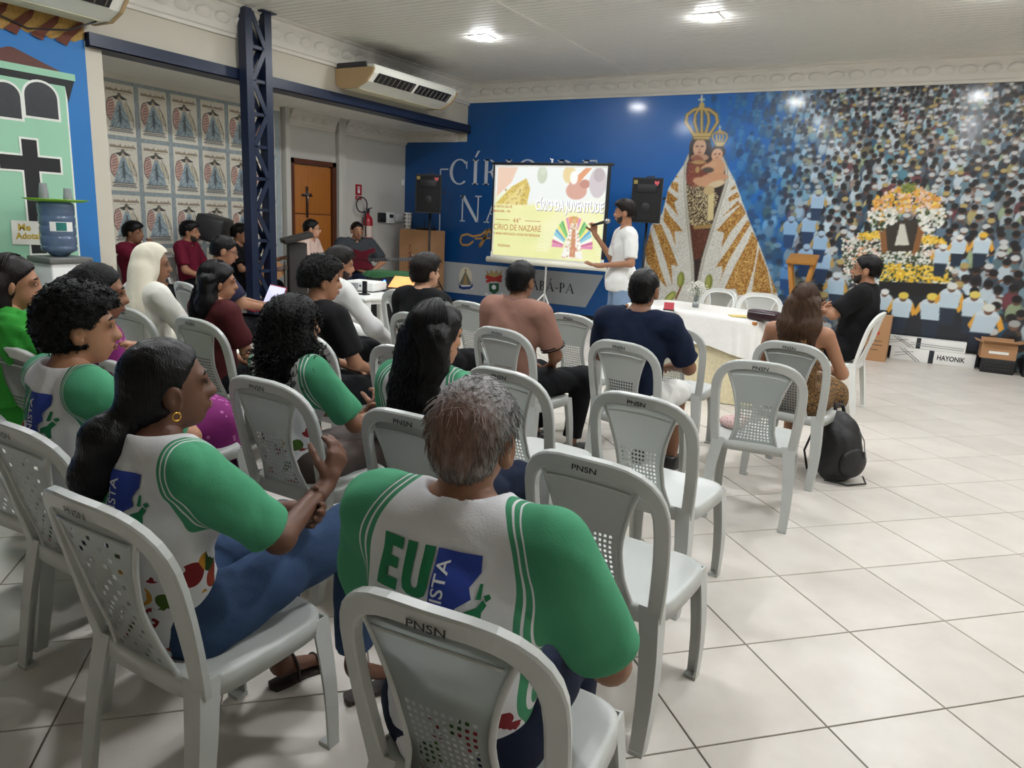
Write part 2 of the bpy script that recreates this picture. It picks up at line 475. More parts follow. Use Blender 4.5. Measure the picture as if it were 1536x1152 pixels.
MB().box((0, .125, ZC-.012), (.2, .2, .012)).build('top_plate', m_navy, col)

# door with frame and crucifix
m_oak = mat('varnished_wood', (166, 102, 38), 0.35, var=0.22, vscale=3, stretch=(8, 8, .6), coat=.2)
m_oakd = mat('dark_varnished_wood', (84, 44, 22), 0.4, var=0.2, vscale=3, stretch=(6, 6, .6))
door = thing('door_1', 'varnished wooden door with dark frame in the niche wall', None, (XN, 8.29, 0)); door['kind'] = 'structure'
fr = MB()
for s in (-1, 1): fr.box((.03, s*.435, 1.11), (.1, .08, 2.22))
fr.box((.03, 0, 2.185), (.1, .95, .07))
fr.build('door_frame', m_oakd, door)
for k, (z0, z1) in enumerate([(.02, .72), (.73, 1.42), (1.43, 2.14)]):
    MB().box((.02, 0, (z0+z1)/2), (.04, .78, z1-z0-.006), bev=.004).build('door_panel', m_oak, door)
for z in (.725, 1.425): MB().box((.018, 0, z), (.04, .78, .02)).build('groove', m_oakd, door)
MB().tube([(.04, -.30, 1.02), (.09, -.30, 1.02), (.09, -.19, 1.02)], .009).build('door_handle', m_steel, door)
cru = thing('crucifix', 'small dark crucifix hung on the wooden door', 'crucifix', (XN+.05, 8.17, 1.70))
m_cru = mat('dark_wood', (40, 22, 14), .5)
MB().box((0, 0, -.10), (.02, .035, .46), bev=.004).build('upright', m_cru, cru)
MB().box((0, 0, 0), (.02, .20, .035), bev=.004).build('crossbeam', m_cru, cru)
cb = MB().tube([(.018, 0, .02), (.018, 0, -.10)], [.016, .010], 8).tube([(.018, -.07, .03), (.018, 0, .005), (.018, .07, .03)], .007, 6)
cb.lathe([(.0, .06), (.012, .05), (.014, .04), (.01, .028), (0, .024)], (.02, 0, 0), 8)
cb.build('figure', m_steel, cru)
# ------------------------------------------------------------------ printed murals
class Canvas:
    def __init__(s, x0, z0, w, h, res, bg=(255, 255, 255)):
        s.x0, s.z0, s.w, s.h = x0, z0, w, h
        s.W, s.H = int(round(w/res))+1, int(round(h/res))+1
        s.a = np.empty((s.H, s.W, 3)); s.a[:] = bg
        s.X = x0+np.linspace(0, w, s.W); s.Z = z0+np.linspace(0, h, s.H); s.res = res
    def win(s, xa, xb, za, zb):
        i0 = max(0, int((xa-s.x0)/s.res)-1); i1 = min(s.W, int((xb-s.x0)/s.res)+3)
        j0 = max(0, int((za-s.z0)/s.res)-1); j1 = min(s.H, int((zb-s.z0)/s.res)+3)
        return i0, i1, j0, j1
    def put(s, i0, i1, j0, j1, cov, col):
        v = s.a[j0:j1, i0:i1]
        v += (np.asarray(col, float)-v)*cov[..., None]
    def ell(s, x, z, rx, rz, col, al=1.0, rot=0.0, soft=None):
        r = max(rx, rz); i0, i1, j0, j1 = s.win(x-r, x+r, z-r, z+r)
        if i1 <= i0 or j1 <= j0: return
        dx = s.X[i0:i1][None]-x; dz = s.Z[j0:j1][:, None]-z
        if rot:
            c, sn = math.cos(rot), math.sin(rot); dx, dz = dx*c+dz*sn, -dx*sn+dz*c
        d = np.sqrt((dx/rx)**2+(dz/rz)**2)
        sf = soft if soft else s.res/min(rx, rz)
        s.put(i0, i1, j0, j1, np.clip((1-d)/sf+.5, 0, 1)*al, col)
    def poly(s, pts, col, al=1.0, noise=None):
        p = np.array(pts, float); i0, i1, j0, j1 = s.win(p[:, 0].min(), p[:, 0].max(), p[:, 1].min(), p[:, 1].max())
        if i1 <= i0 or j1 <= j0: return
        cov = np.zeros((j1-j0, i1-i0))
        for ox in (-.25, .25):
            for oz in (-.25, .25):
                x = s.X[i0:i1][None]+ox*s.res; z = s.Z[j0:j1][:, None]+oz*s.res
                ins = np.zeros(cov.shape, bool)
                for k in range(len(p)):
                    (xa, za), (xb, zb) = p[k], p[(k+1) % len(p)]
                    if za == zb: continue
                    ins ^= ((za > z) != (zb > z)) & (x < (xb-xa)*(z-za)/(zb-za)+xa)
                cov += ins*.25
        if noise is not None:
            c2, f, rg = noise
            sp = rg.random(cov.shape) < f
            s.put(i0, i1, j0, j1, cov*al*(~sp), col); s.put(i0, i1, j0, j1, cov*al*sp, c2)
        else: s.put(i0, i1, j0, j1, cov*al, col)
    def line(s, pts, w, col, al=1.0):
        for (a, b) in zip(pts[:-1], pts[1:]):
            a, b = np.array(a, float), np.array(b, float); d = b-a; L = np.hypot(*d)
            if L < 1e-9: continue
            n = np.array([-d[1], d[0]])/L*w/2; e = d/L*w*.3
            s.poly([a-e+n, b+e+n, b+e-n, a-e-n], col, al)
def smooth01(x): x = np.clip(x, 0, 1); return x*x*(3-2*x)

def wp(px, py):
    p = ony(px, py, YB-.006); return (p[0], p[2])
def blue_at(X, Z):
    t = smooth01((X+7.5)/4.5)[..., None]; v = smooth01(Z/3.3)[..., None]
    a = np.array((0, 68, 126.))*(1-t)+np.array((0, 96, 174.))*t
    return a*(.92+.12*v)

def paint_mural():
    rg = np.random.default_rng(5); R = random.Random(7)
    cv = Canvas(-4.72, 0.0, XMAX+4.72, 3.335, 0.0115)
    XX, ZZ = np.meshgrid(cv.X, cv.Z)
    cv.a[:] = blue_at(XX, ZZ)
    # the crowd, painted from the far top rows down
    dark = smooth01((XX+2.3)/2.0)[..., None]
    cv.a[:] = cv.a*(1-dark)+np.array((30, 36, 44.))*dark
    shirts = [(206, 222, 230)]*9+[(150, 190, 205)]*4+[(96, 120, 140)]*3+[(60, 66, 78)]*3+[(170, 190, 150), (196, 180, 120), (120, 60, 70), (40, 90, 120), (90, 150, 170), (170, 150, 140)]
    z = 3.36
    while z > -.05:
        t = 1-z/3.36; s = .058+.105*t**1.2
        x = -3.25+R.random()*s
        while x < XMAX:
            X = x+R.uniform(-.35, .35)*s; Zz = z+R.uniform(-.35, .35)*s
            fade = float(smooth01((X+3.05-.25*t)/1.9)); x += s*R.uniform(1.15, 1.7)
            if R.random() > .35+.65*fade: continue
            if -.55 < X < .72 and Zz < .62 + .1*R.random(): continue
            def tint(c, k=1.0):
                b = np.array((14, 104, 184.)); f = .25+.75*fade
                return np.array(c, float)*f*(.72 if X > .9 else .86)+b*(1-f)
            c = tint(R.choice(shirts))*R.choice([.65, .85, 1.0, 1.05, 1.1])*(.9 if X > .1 and Zz > 1.7 else 1.0); al = .35+.65*fade
            cv.ell(X, Zz-s*1.15, s*.72, s*1.0, c*.86, al); cv.ell(X-.1*s, Zz-s*.95, s*.55, s*.75, c, al)
            if R.random() < .5:
                a = R.uniform(-1.2, 1.2); cv.line([(X+.5*s, Zz-.7*s), (X+.5*s+s*.7*math.sin(a), Zz-.9*s+.5*s*math.cos(a))], s*.22, tint((120, 84, 62)), al)
            sk = tint(R.choice([(118, 82, 62), (92, 62, 46), (150, 110, 86), (70, 46, 36)]))
            cv.ell(X, Zz, s*.36, s*.44, sk, al)
            h = R.random()
            if h < .60: cv.ell(X, Zz+.16*s, s*.40, s*.34, tint((22, 20, 22)), al)
            elif h < .9:
                cv.ell(X, Zz+.18*s, s*.42, s*.30, tint((225, 228, 226)), al)
            else: cv.ell(X, Zz+.18*s, s*.42, s*.30, tint((205, 180, 110)), al)
        z -= s*.82
    # dark asphalt and stewards in pale vests with yellow sleeves
    cv.poly([wp(*p) for p in [(1318, 432), (1420, 432), (1478, 452), (1462, 545), (1300, 530)]], (24, 28, 36))
    def steward(px, py, hpx, lean=0.0, cap=(222, 226, 222), back=True, blu=0.0):
        X, Z = wp(px, py); s = hpx*.0040
        B = np.array((18, 96, 186.)); T = lambda c: np.array(c, float)*(1-blu)+B*blu
        cv.poly([(X-.42*s+lean*s, Z-1.0*s), (X+.42*s+lean*s, Z-1.0*s), (X+.30*s+lean*s*1.3, Z-2.0*s), (X-.30*s+lean*s*1.3, Z-2.0*s)], T((26, 40, 58)))
        cv.poly([(X-.5*s, Z-.20*s), (X-.72*s, Z-.75*s), (X-.60*s, Z-.95*s), (X-.40*s, Z-.6*s)], T((214, 158, 58)))
        cv.poly([(X+.5*s, Z-.20*s), (X+.74*s, Z-.80*s), (X+.58*s, Z-1.0*s), (X+.40*s, Z-.6*s)], T((222, 160, 52)))
        cv.ell(X, Z-.35*s, .50*s, .36*s, T((204, 216, 222)))
        cv.poly([(X-.48*s, Z-.3*s), (X+.48*s, Z-.3*s), (X+.44*s+lean*s, Z-1.08*s), (X-.44*s+lean*s, Z-1.08*s)], T((188, 206, 216)))
        cv.ell(X, Z-.02*s, .19*s, .22*s, T((104, 72, 56)))
        cv.ell(X, Z+.10*s, .25*s, .19*s, T(cap))
    for a in [(1215, 325, 46, 0, (208, 214, 214), True, .25), (1187, 330, 46, 0, (215, 220, 220), True, .35), (1228, 290, 44, 0, (215, 205, 150), True, .2), (1180, 400, 40, 0, (200, 206, 210), True, .6),
              (1236, 378, 52, 0, (225, 228, 225), True, .22), (1210, 372, 48, 0, (215, 218, 216), True, .3), (1255, 415, 54, .1, (226, 226, 222), True, .12), (1232, 352, 46, 0, (215, 220, 220), True, .25)]: steward(*a)
    # processional float under flowers
    def dots(poly, n, cols, r0, r1):
        p = np.array([wp(*q) for q in poly]); lo, hi = p.min(0), p.max(0)
        k = 0
        while k < n:
            q = (R.uniform(lo[0], hi[0]), R.uniform(lo[1], hi[1])); ins = False
            for i in range(len(p)):
                (xa, za), (xb, zb) = p[i], p[(i+1) % len(p)]
                if (za > q[1]) != (zb > q[1]) and q[0] < (xb-xa)*(q[1]-za)/(zb-za)+xa: ins = not ins
            if not ins: continue
            k += 1; r = R.uniform(r0, r1); cv.ell(q[0], q[1], r, r, R.choice(cols))
    Wf = [(226, 226, 216), (206, 208, 196), (236, 234, 226)]; Yf = [(232, 190, 60), (214, 168, 40), (240, 206, 92)]; Gf = [(60, 78, 44), (46, 62, 38)]; Pf = [(226, 190, 172), (232, 206, 190), (214, 160, 120)]; Of = [(226, 160, 64), (206, 138, 50), (234, 180, 90)]
    dots([(1262, 358), (1300, 345), (1405, 348), (1432, 380), (1430, 428), (1275, 425)], 500, Gf+Wf, .012, .022)
    dots([(1262, 358), (1320, 350), (1322, 395), (1265, 412)], 260, Wf+Pf+Gf, .010, .019)
    dots([(1380, 350), (1428, 372), (1430, 405), (1378, 392)], 220, Wf+Pf+Gf, .010, .019)
    dots([(1285, 350), (1322, 347), (1322, 358), (1290, 360)], 60, Yf, .010, .02)
    dots([(1380, 352), (1412, 357), (1420, 366), (1382, 366)], 60, Yf, .010, .02)
    cv.poly([wp(*p) for p in [(1322, 330), (1384, 330), (1376, 378), (1324, 376)]], (52, 44, 34))
    cv.poly([wp(*p) for p in [(1350, 336), (1357, 336), (1364, 368), (1342, 368)]], (206, 204, 190))
    for (a, b) in [((1323, 332), (1327, 382)), ((1384, 332), (1372, 382))]: cv.line([wp(*a), wp(*b)], .07, (134, 88, 46))
    dots([(1302, 330), (1312, 296), (1340, 285), (1362, 276), (1386, 284), (1410, 296), (1418, 325), (1400, 335), (1384, 320), (1345, 318), (1322, 335)], 420, Of+Yf+Pf+Pf+Of, .012, .024)
    dots([(1352, 276), (1372, 276), (1374, 288), (1354, 288)], 40, [(120, 130, 50), (96, 112, 44)], .012, .02)
    dots([(1303, 318), (1340, 312), (1346, 330), (1322, 346), (1306, 338)], 130, Wf+Wf+Gf, .014, .024)
    dots([(1374, 314), (1416, 312), (1416, 338), (1392, 350), (1380, 340)], 130, Wf+Wf+Gf, .014, .024)
    dots([(1322, 378), (1380, 378), (1400, 395), (1322, 392)], 150, Wf+Gf, .010, .018)
    dots([(1320, 394), (1420, 402), (1424, 424), (1322, 420)], 420, Yf+Yf+Gf, .010, .021)
    cv.poly([wp(*p) for p in [(1318, 422), (1422, 426), (1418, 446), (1320, 442)]], (20, 20, 20))
    for a in [(1327, 440, 50, 0), (1355, 446, 58, 0, (222, 196, 84)), (1398, 448, 62, .1, (226, 200, 90)), (1428, 432, 58, 0, (216, 218, 212)), (1462, 445, 58, 0, (220, 200, 100)), (1483, 465, 66, -.15, (214, 216, 206)), (1415, 372, 44, 0), (1440, 358, 42, 0, (224, 222, 216)), (1475, 355, 46, 0, (226, 180, 60))]: steward(*a)
    # the robed figure in a wide mantle, crowned, holding a child
    z6 = lambda L: [wp(940+x/3.2, 120+y/3.2) for x, y in L]
    z8 = lambda L: [wp(960+x/5.236, 240+y/5.236) for x, y in L]
    cv.poly(z6([(310, 355), (250, 440), (200, 520), (170, 640), (115, 700), (80, 900), (60, 1150), (60, 1330), (790, 1330), (725, 1035), (640, 800), (590, 680), (522, 490), (465, 378), (390, 340)]), (214, 212, 202), noise=((190, 188, 176), .3, rg))
    gold = ((206, 170, 96), .30, rg)
    for L in ([(600, 555), (690, 455), (795, 345), (830, 420), (715, 560), (640, 690), (660, 568)],
              [(590, 845), (700, 690), (845, 470), (870, 500), (760, 680), (690, 800), (610, 1000), (650, 880), (640, 830)],
              [(660, 1020), (740, 840), (850, 640), (880, 560), (925, 640), (900, 830), (830, 1060), (770, 1060), (750, 1010)],
              [(880, 1040), (905, 850), (935, 690), (1000, 860), (1035, 1050)],
              [(690, 300), (765, 250), (780, 290), (700, 330)], [(640, 450), (770, 320), (790, 345), (720, 390)], [(700, 240), (745, 195), (755, 225)], [(1045, 1050), (1020, 890), (1075, 1045)],
              [(340, 560), (230, 430), (195, 370), (185, 480), (240, 560), (280, 680), (270, 560)],
              [(300, 835), (240, 680), (165, 505), (100, 505), (150, 640), (210, 820), (255, 985), (245, 820)],
              [(215, 1010), (160, 850), (80, 560), (40, 700), (50, 800), (120, 900)],
              [(300, 310), (215, 240), (205, 330), (250, 380), (300, 440), (265, 330)], [(300, 180), (250, 170), (240, 215), (300, 260)], [(305, 130), (285, 120), (275, 140)]):
        cv.poly(z8(L), (150, 98, 34), noise=gold)
    cv.poly(z6([(305, 360), (286, 400), (284, 520), (300, 700), (318, 870), (322, 1010), (332, 1010), (362, 860), (404, 720), (442, 600), (476, 490), (472, 400), (440, 360)]), (44, 26, 20))
    cv.poly(z6([(300, 375), (286, 500), (350, 505), (400, 490), (400, 380)]), (120, 52, 36), noise=((186, 142, 84), .25, rg))
    cv.poly(z6([(286, 505), (300, 690), (350, 715), (402, 690), (440, 560), (400, 500)]), (70, 50, 34), noise=((196, 180, 140), .42, rg))
    cv.poly(z6([(390, 540), (420, 540), (416, 672), (388, 676)]), (206, 190, 140))
    cv.poly(z6([(300, 690), (316, 860), (352, 860), (402, 720), (350, 715)]), (80, 38, 24), noise=((110, 60, 34), .3, rg))
    cv.poly(z6([(318, 700), (410, 690), (405, 712), (322, 716)]), (158, 126, 70))
    for (a, b) in (([(300, 360), (283, 400), (280, 520), (296, 700), (316, 880), (320, 1010)], 0), ([(455, 365), (478, 420), (480, 490), (446, 600), (408, 720), (366, 860), (336, 1010)], 0)):
        cv.line(z6(a), .045, (150, 146, 132)); cv.line(z6(a), .02, (196, 192, 178))
    E = lambda x, y, rx, ry, c, al=1, rot=0: cv.ell(*wp(940+x/3.2, 120+y/3.2), rx/3.2*.0103, ry/3.2*.0103, c, al, rot)
    E(352, 320, 48, 55, (52, 40, 34)); E(322, 360, 22, 40, (48, 36, 30)); E(388, 350, 20, 40, (48, 36, 30))
    E(350, 370, 20, 24, (190, 146, 116)); E(350, 325, 29, 38, (206, 164, 134)); E(350, 372, 40, 16, (186, 142, 112))
    for x in (338, 362): E(x, 318, 6, 3, (70, 46, 36))
    E(350, 334, 4, 8, (186, 140, 112)); E(350, 348, 9, 3, (150, 84, 72))
    E(330, 440, 44, 70, (120, 52, 38), .6); E(345, 395, 34, 8, (176, 140, 84)); E(340, 430, 10, 14, (176, 140, 84))
    E(438, 345, 32, 30, (50, 36, 28)); E(434, 360, 25, 27, (208, 160, 126)); E(425, 356, 4, 3, (60, 40, 32)); E(445, 356, 4, 3, (60, 40, 32)); E(434, 372, 6, 2, (150, 84, 72))
    E(430, 425, 38, 44, (200, 150, 112)); E(395, 415, 36, 14, (204, 156, 120), 1, .3); E(420, 470, 60, 20, (196, 144, 106), 1, .1); E(390, 432, 26, 12, (80, 66, 56))
    E(370, 490, 50, 20, (198, 148, 112), 1, -.15); E(430, 500, 40, 14, (206, 186, 150), 1, .3); E(395, 530, 24, 20, (190, 166, 120))
    def crown(x, y, s):
        L = lambda pts, w, c: cv.line([wp(940+(x+a*s)/3.2, 120+(y+b*s)/3.2) for a, b in pts], w*s*.0032, c)
        for c, w in (((120, 96, 40), 16), ((196, 168, 96), 8)):
            for k in (-1, -.45, .45, 1):
                L([(k*38, 50), (k*76, -10), (k*70, -45), (k*36, -70), (0, -76)], w, c)
            L([(-40, 50), (40, 50)], w*1.5, c); L([(-34, 66), (34, 66)], w, c); L([(0, -72), (0, 40)], w, c)
        L([(0, -80), (0, -140)], 7, (214, 210, 190)); L([(-14, -118), (14, -118)], 7, (214, 210, 190))
        E(x, y-88*s, 12*s, 16*s, (196, 168, 96))
    crown(360, 212, 1.0); crown(447, 282, .47)
    for (x, y) in [(320, 940), (540, 960)]:
        cv.ell(*wp(960+x/5.236, 240+y/5.236), .055, .115, (120, 126, 52)); cv.ell(*wp(960+(x-6)/5.236, 240+y/5.236), .03, .09, (156, 160, 76))
        cv.line(z8([(x, y+60), (x-40, y+150)]), .03, (120, 74, 40))
    for (x, y, r) in [(235, 1080, .9), (300, 1140, -.1), (215, 1130, .2), (580, 1120, 1.3), (620, 1150, .4)]:
        cv.ell(*wp(960+x/5.236, 240+y/5.236), .12, .055, (132, 140, 60), 1, r); cv.ell(*wp(960+x/5.236, 240+y/5.236), .09, .03, (176, 178, 96), 1, r)
    return cv
m_mural = print_mat('mural_print', 0.42, coat=0.35)
mural = thing('wall_mural', 'printed blue wall mural of a crowned robed figure and a white-clad crowd', 'mural', (0, 0, 0))
cv = paint_mural()
ink_grid('panel', cv.a, (cv.x0, YB-.004, 0), (1, 0, 0), (0, 0, 1), cv.w, cv.h, m_mural, mural)
for (xa, xb, zt) in ((XN, XL, 2.73), (XL, -4.72, 3.335)):
    nx, nz = 24, 24
    XX, ZZ = np.meshgrid(np.linspace(xa, xb, nx), np.linspace(0, zt, nz))
    ink_grid('panel', blue_at(XX, ZZ), (xa, YB-.004, 0), (1, 0, 0), (0, 0, 1), xb-xa, zt, m_mural, mural)
# lettering, in a drawn roman alphabet
def glyph(ch):
    """outlines of a serif capital in a unit-high box -> (polygons, advance)"""
    T, t, sf = .16, .055, .05
    def stem(x, w=T): return [[(x, 0), (x+w, 0), (x+w, 1), (x, 1)], [(x-.07, 0), (x+w+.07, 0), (x+w+.07, sf), (x-.07, sf)], [(x-.07, 1-sf), (x+w+.07, 1-sf), (x+w+.07, 1), (x-.07, 1)]]
    def ringp(cx, cy, rx, ry, th, tv, a0, a1, n=20):
        o = [(cx+rx*math.cos(a0+(a1-a0)*k/n), cy+ry*math.sin(a0+(a1-a0)*k/n)) for k in range(n+1)]
        i = [(cx+(rx-th)*math.cos(a0+(a1-a0)*k/n), cy+(ry-tv)*math.sin(a0+(a1-a0)*k/n)) for k in range(n+1)]
        return [[o[k], o[k+1], i[k+1], i[k]] for k in range(n)]
    base = {'Í': 'I', 'É': 'E', 'Á': 'A'}.get(ch, ch); P = []; adv = 1.0
    if base == 'I': P = stem(.10); adv = .40
    elif base == 'C': P = ringp(.5, .5, .5, .52, T, t, .75, 5.45) + [[(.84, .62), (.88, .62), (.88, .96), (.80, .84)]]; adv = .98
    elif base == 'O': P = ringp(.5, .5, .5, .52, T, t, 0, 2*math.pi, 28); adv = 1.08
    elif base == 'D': P = stem(.10) + ringp(.30, .5, .5, .5, T, t, -math.pi/2, math.pi/2) + [[(.2, 0), (.32, 0), (.32, t), (.2, t)], [(.2, 1-t), (.32, 1-t), (.32, 1), (.2, 1)]]; adv = .92
    elif base == 'R': P = stem(.10) + ringp(.32, .74, .30, .26, T*.9, t, -math.pi/2, math.pi/2) + [[(.2, .48), (.34, .48), (.34, .53), (.2, .53)], [(.2, .95), (.34, .95), (.34, 1), (.2, 1)], [(.36, .5), (.52, .5), (.86, .0), (.66, .0)], [(.66, 0), (.94, 0), (.94, .04), (.66, .04)]]; adv = .92
    elif base == 'P': P = stem(.10) + ringp(.32, .72, .30, .28, T*.9, t, -math.pi/2, math.pi/2) + [[(.2, .44), (.34, .44), (.34, .49), (.2, .49)], [(.2, .95), (.34, .95), (.34, 1), (.2, 1)]]; adv = .74
    elif base == 'B': P = stem(.10) + ringp(.32, .75, .26, .25, T*.9, t, -math.pi/2, math.pi/2) + ringp(.32, .27, .32, .27, T*.9, t, -math.pi/2, math.pi/2) + [[(.2, a), (.34, a), (.34, a+.05), (.2, a+.05)] for a in (0, .49, .95)]; adv = .76
    elif base == 'E': P = stem(.10) + [[(.2, a), (w, a), (w, a+t), (.2, a+t)] for a, w in ((0, .66), (.5, .5), (1-t, .62))] + [[(.62, 0), (.68, 0), (.68, .2), (.62, t)], [(.58, 1), (.64, 1), (.64, .8), (.58, 1-t)], [(.48, .42), (.52, .42), (.52, .62), (.48, .62)]]; adv = .78
    elif base == 'N': P = [[(.10, 0), (.16, 0), (.16, 1), (.10, 1)], [(.82, 0), (.88, 0), (.88, 1), (.82, 1)], [(.04, 1), (.22, 1), (.90, 0), (.76, 0)], [(.02, 0), (.26, 0), (.26, sf), (.02, sf)], [(.70, 1-sf), (1.0, 1-sf), (1.0, 1), (.70, 1)], [(.0, 1-sf), (.2, 1-sf), (.2, 1), (.0, 1)]]; adv = 1.06
    elif base == 'A': P = [[(.04, 0), (.10, 0), (.48, .94), (.44, 1)], [(.40, 1), (.50, 1), (.92, 0), (.74, 0)], [(.2, .32), (.68, .32), (.68, .37), (.2, .37)], [(-.04, 0), (.2, 0), (.2, sf), (-.04, sf)], [(.66, 0), (1.0, 0), (1.0, sf), (.66, sf)]]; adv = .98
    elif base == 'Z': P = [[(.06, 1), (.76, 1), (.76, .94), (.06, .94)], [(.56, .95), (.76, .95), (.22, .05), (.02, .05)], [(.02, 0), (.78, 0), (.78, .06), (.02, .06)]]; adv = .84
    elif base == 'M': P = [[(.08, 0), (.14, 0), (.18, 1), (.12, 1)], [(.10, 1), (.26, 1), (.58, .1), (.50, .0)], [(.50, 0), (.56, .0), (.92, 1), (.84, 1)], [(.80, 1), (.96, 1), (1.02, 0), (.86, 0)], [(0, 0), (.22, 0), (.22, sf), (0, sf)], [(.78, 0), (1.1, 0), (1.1, sf), (.78, sf)]]; adv = 1.14
    elif base == '-': P = [[(.05, .36), (.40, .36), (.40, .44), (.05, .44)]]; adv = .46
    else: adv = .45
    if ch in 'ÍÉÁ':
        c = .18 if base == 'I' else .42
        P = P + [[(c-.06, 1.08), (c+.02, 1.08), (c+.20, 1.34), (c+.08, 1.34)]]
    return P, adv
def roman(name, s, X, z, size, m, parent, track=.08, lift=.004):
    polys = []; x = 0
    for c in s:
        if c == ' ':
            flat_polys(name, polys, (0, YB-.004, 0), (1, 0, 0), (0, 0, 1), m, parent, lift); polys = []; x += .45+track; continue
        P, a = glyph(c)
        polys += [([(X+(x+p[0])*size, z+p[1]*size) for p in q], 0) for q in P]; x += a+track
    return flat_polys(name, polys, (0, YB-.004, 0), (1, 0, 0), (0, 0, 1), m, parent, lift)
m_let = mat('silver_lettering', (186, 192, 200), 0.5, var=.05)
m_gold = mat('gold_lettering', (176, 138, 78), 0.45, var=.1)
m_ink = mat('dark_ink', (36, 38, 44), 0.6, var=.05)
xC, zC = wp(674, 276); _, zt = wp(700, 239)
roman('lettering', 'CÍRIO DE', xC, zC, zt-zC, m_let, mural, .13)
xN, zN = wp(689, 332); _, zt2 = wp(700, 293)
roman('lettering', 'NAZARÉ', xN, zN, zt2-zN, m_let, mural, .11)
def ribbon(pts, w):
    out = []
    for k, (a, b) in enumerate(zip(pts[:-1], pts[1:])):
        a, b = np.array(a), np.array(b); d = (b-a)/max(np.hypot(*(b-a)), 1e-9); n = np.array([-d[1], d[0]])*w/2
        out.append(([tuple(a-n), tuple(b-n), tuple(b+n), tuple(a+n)], 0))
    return out
scr = [wp(600+x/4.267, 200+y/4.267) for x, y in [(470, 690), (440, 715), (400, 715), (385, 690), (395, 655), (430, 645), (470, 660), (520, 650), (560, 615), (545, 660), (505, 725), (520, 720), (560, 640), (575, 610), (585, 660), (600, 720)]]
flat_polys('lettering', ribbon(scr, .035), (0, YB-.004, 0), (1, 0, 0), (0, 0, 1), m_gold, mural, .004)
flat_polys('letter_bar', ribbon([wp(600+x/4.267, 200+y/4.267) for x, y in [(480, 675), (580, 670)]], .03), (0, YB-.004, 0), (1, 0, 0), (0, 0, 1), m_gold, mural, .004)
fx = [wp(600+x/4.267, 200+y/4.267) for x, y in [(310, 230), (260, 230), (255, 520), (250, 830)]]
flat_polys('frame_line', ribbon(fx, .025), (0, YB-.004, 0), (1, 0, 0), (0, 0, 1), m_let, mural, .004)
m_band = mat('grey_print_band', (168, 172, 174), 0.45, var=.06)
zb0, zb1 = .19, .72
flat_polys('footer_band', [([(-8.25, zb0), (-4.72, zb0), (-4.45, zb1), (-8.25, zb1)], 0)], (0, YB-.004, 0), (1, 0, 0), (0, 0, 1), m_band, mural, .003)
roman('lettering', 'MARABÁ-PA', wp(757, 440)[0], wp(835, 438)[1], .155, m_ink, mural, .05, .006)
# the two emblems on the footer band
em = [mat('emblem_cream', (206, 200, 178), .5), mat('emblem_blue', (34, 62, 118), .5), mat('emblem_ochre', (150, 130, 84), .5), mat('emblem_red', (158, 46, 40), .5), mat('emblem_green', (26, 78, 48), .5), mat('emblem_white', (214, 216, 218), .5), mat('emblem_grey', (110, 112, 100), .5)]
z5 = lambda L: [wp(600+x/4.267, 200+y/4.267) for x, y in L]
E5 = lambda x, y, rx, ry, n=20: ellipse(*wp(600+x/4.267, 200+y/4.267), rx/4.267*.0105, ry/4.267*.0105, n)
e1 = [(E5(420, 920, 56, 70), 0), (E5(420, 985, 66, 16), 5), (z5([(420, 880), (455, 955), (455, 970), (385, 970), (385, 955)]), 6), (z5([(420, 890), (436, 965), (404, 965)]), 2), (E5(421, 878, 8, 12), 2), (z5([(375, 965), (400, 982), (450, 980), (468, 960), (466, 985), (448, 998), (402, 1000), (378, 988)]), 1)]
flat_polys('emblem', e1, (0, YB-.004, 0), (1, 0, 0), (0, 0, 1), em, mural, .006, .0004)
e2 = [(z5([(552, 870), (572, 900), (585, 870), (603, 895), (618, 870), (632, 900), (655, 872), (645, 930), (600, 945), (560, 930)]), 2), (z5([(550, 905), (655, 935), (648, 955), (548, 930)]), 3), (z5([(655, 905), (550, 940), (555, 958), (655, 928)]), 3), (z5([(570, 960), (635, 960), (632, 1010), (602, 1032), (572, 1010)]), 4), (E5(602, 985, 18, 16), 5), (z5([(545, 1015), (570, 1030), (635, 1030), (660, 1015), (655, 1040), (600, 1050), (548, 1038)]), 5), (E5(600, 935, 16, 16), 3)]
flat_polys('emblem', e2, (0, YB-.004, 0), (1, 0, 0), (0, 0, 1), em, mural, .006, .0004)

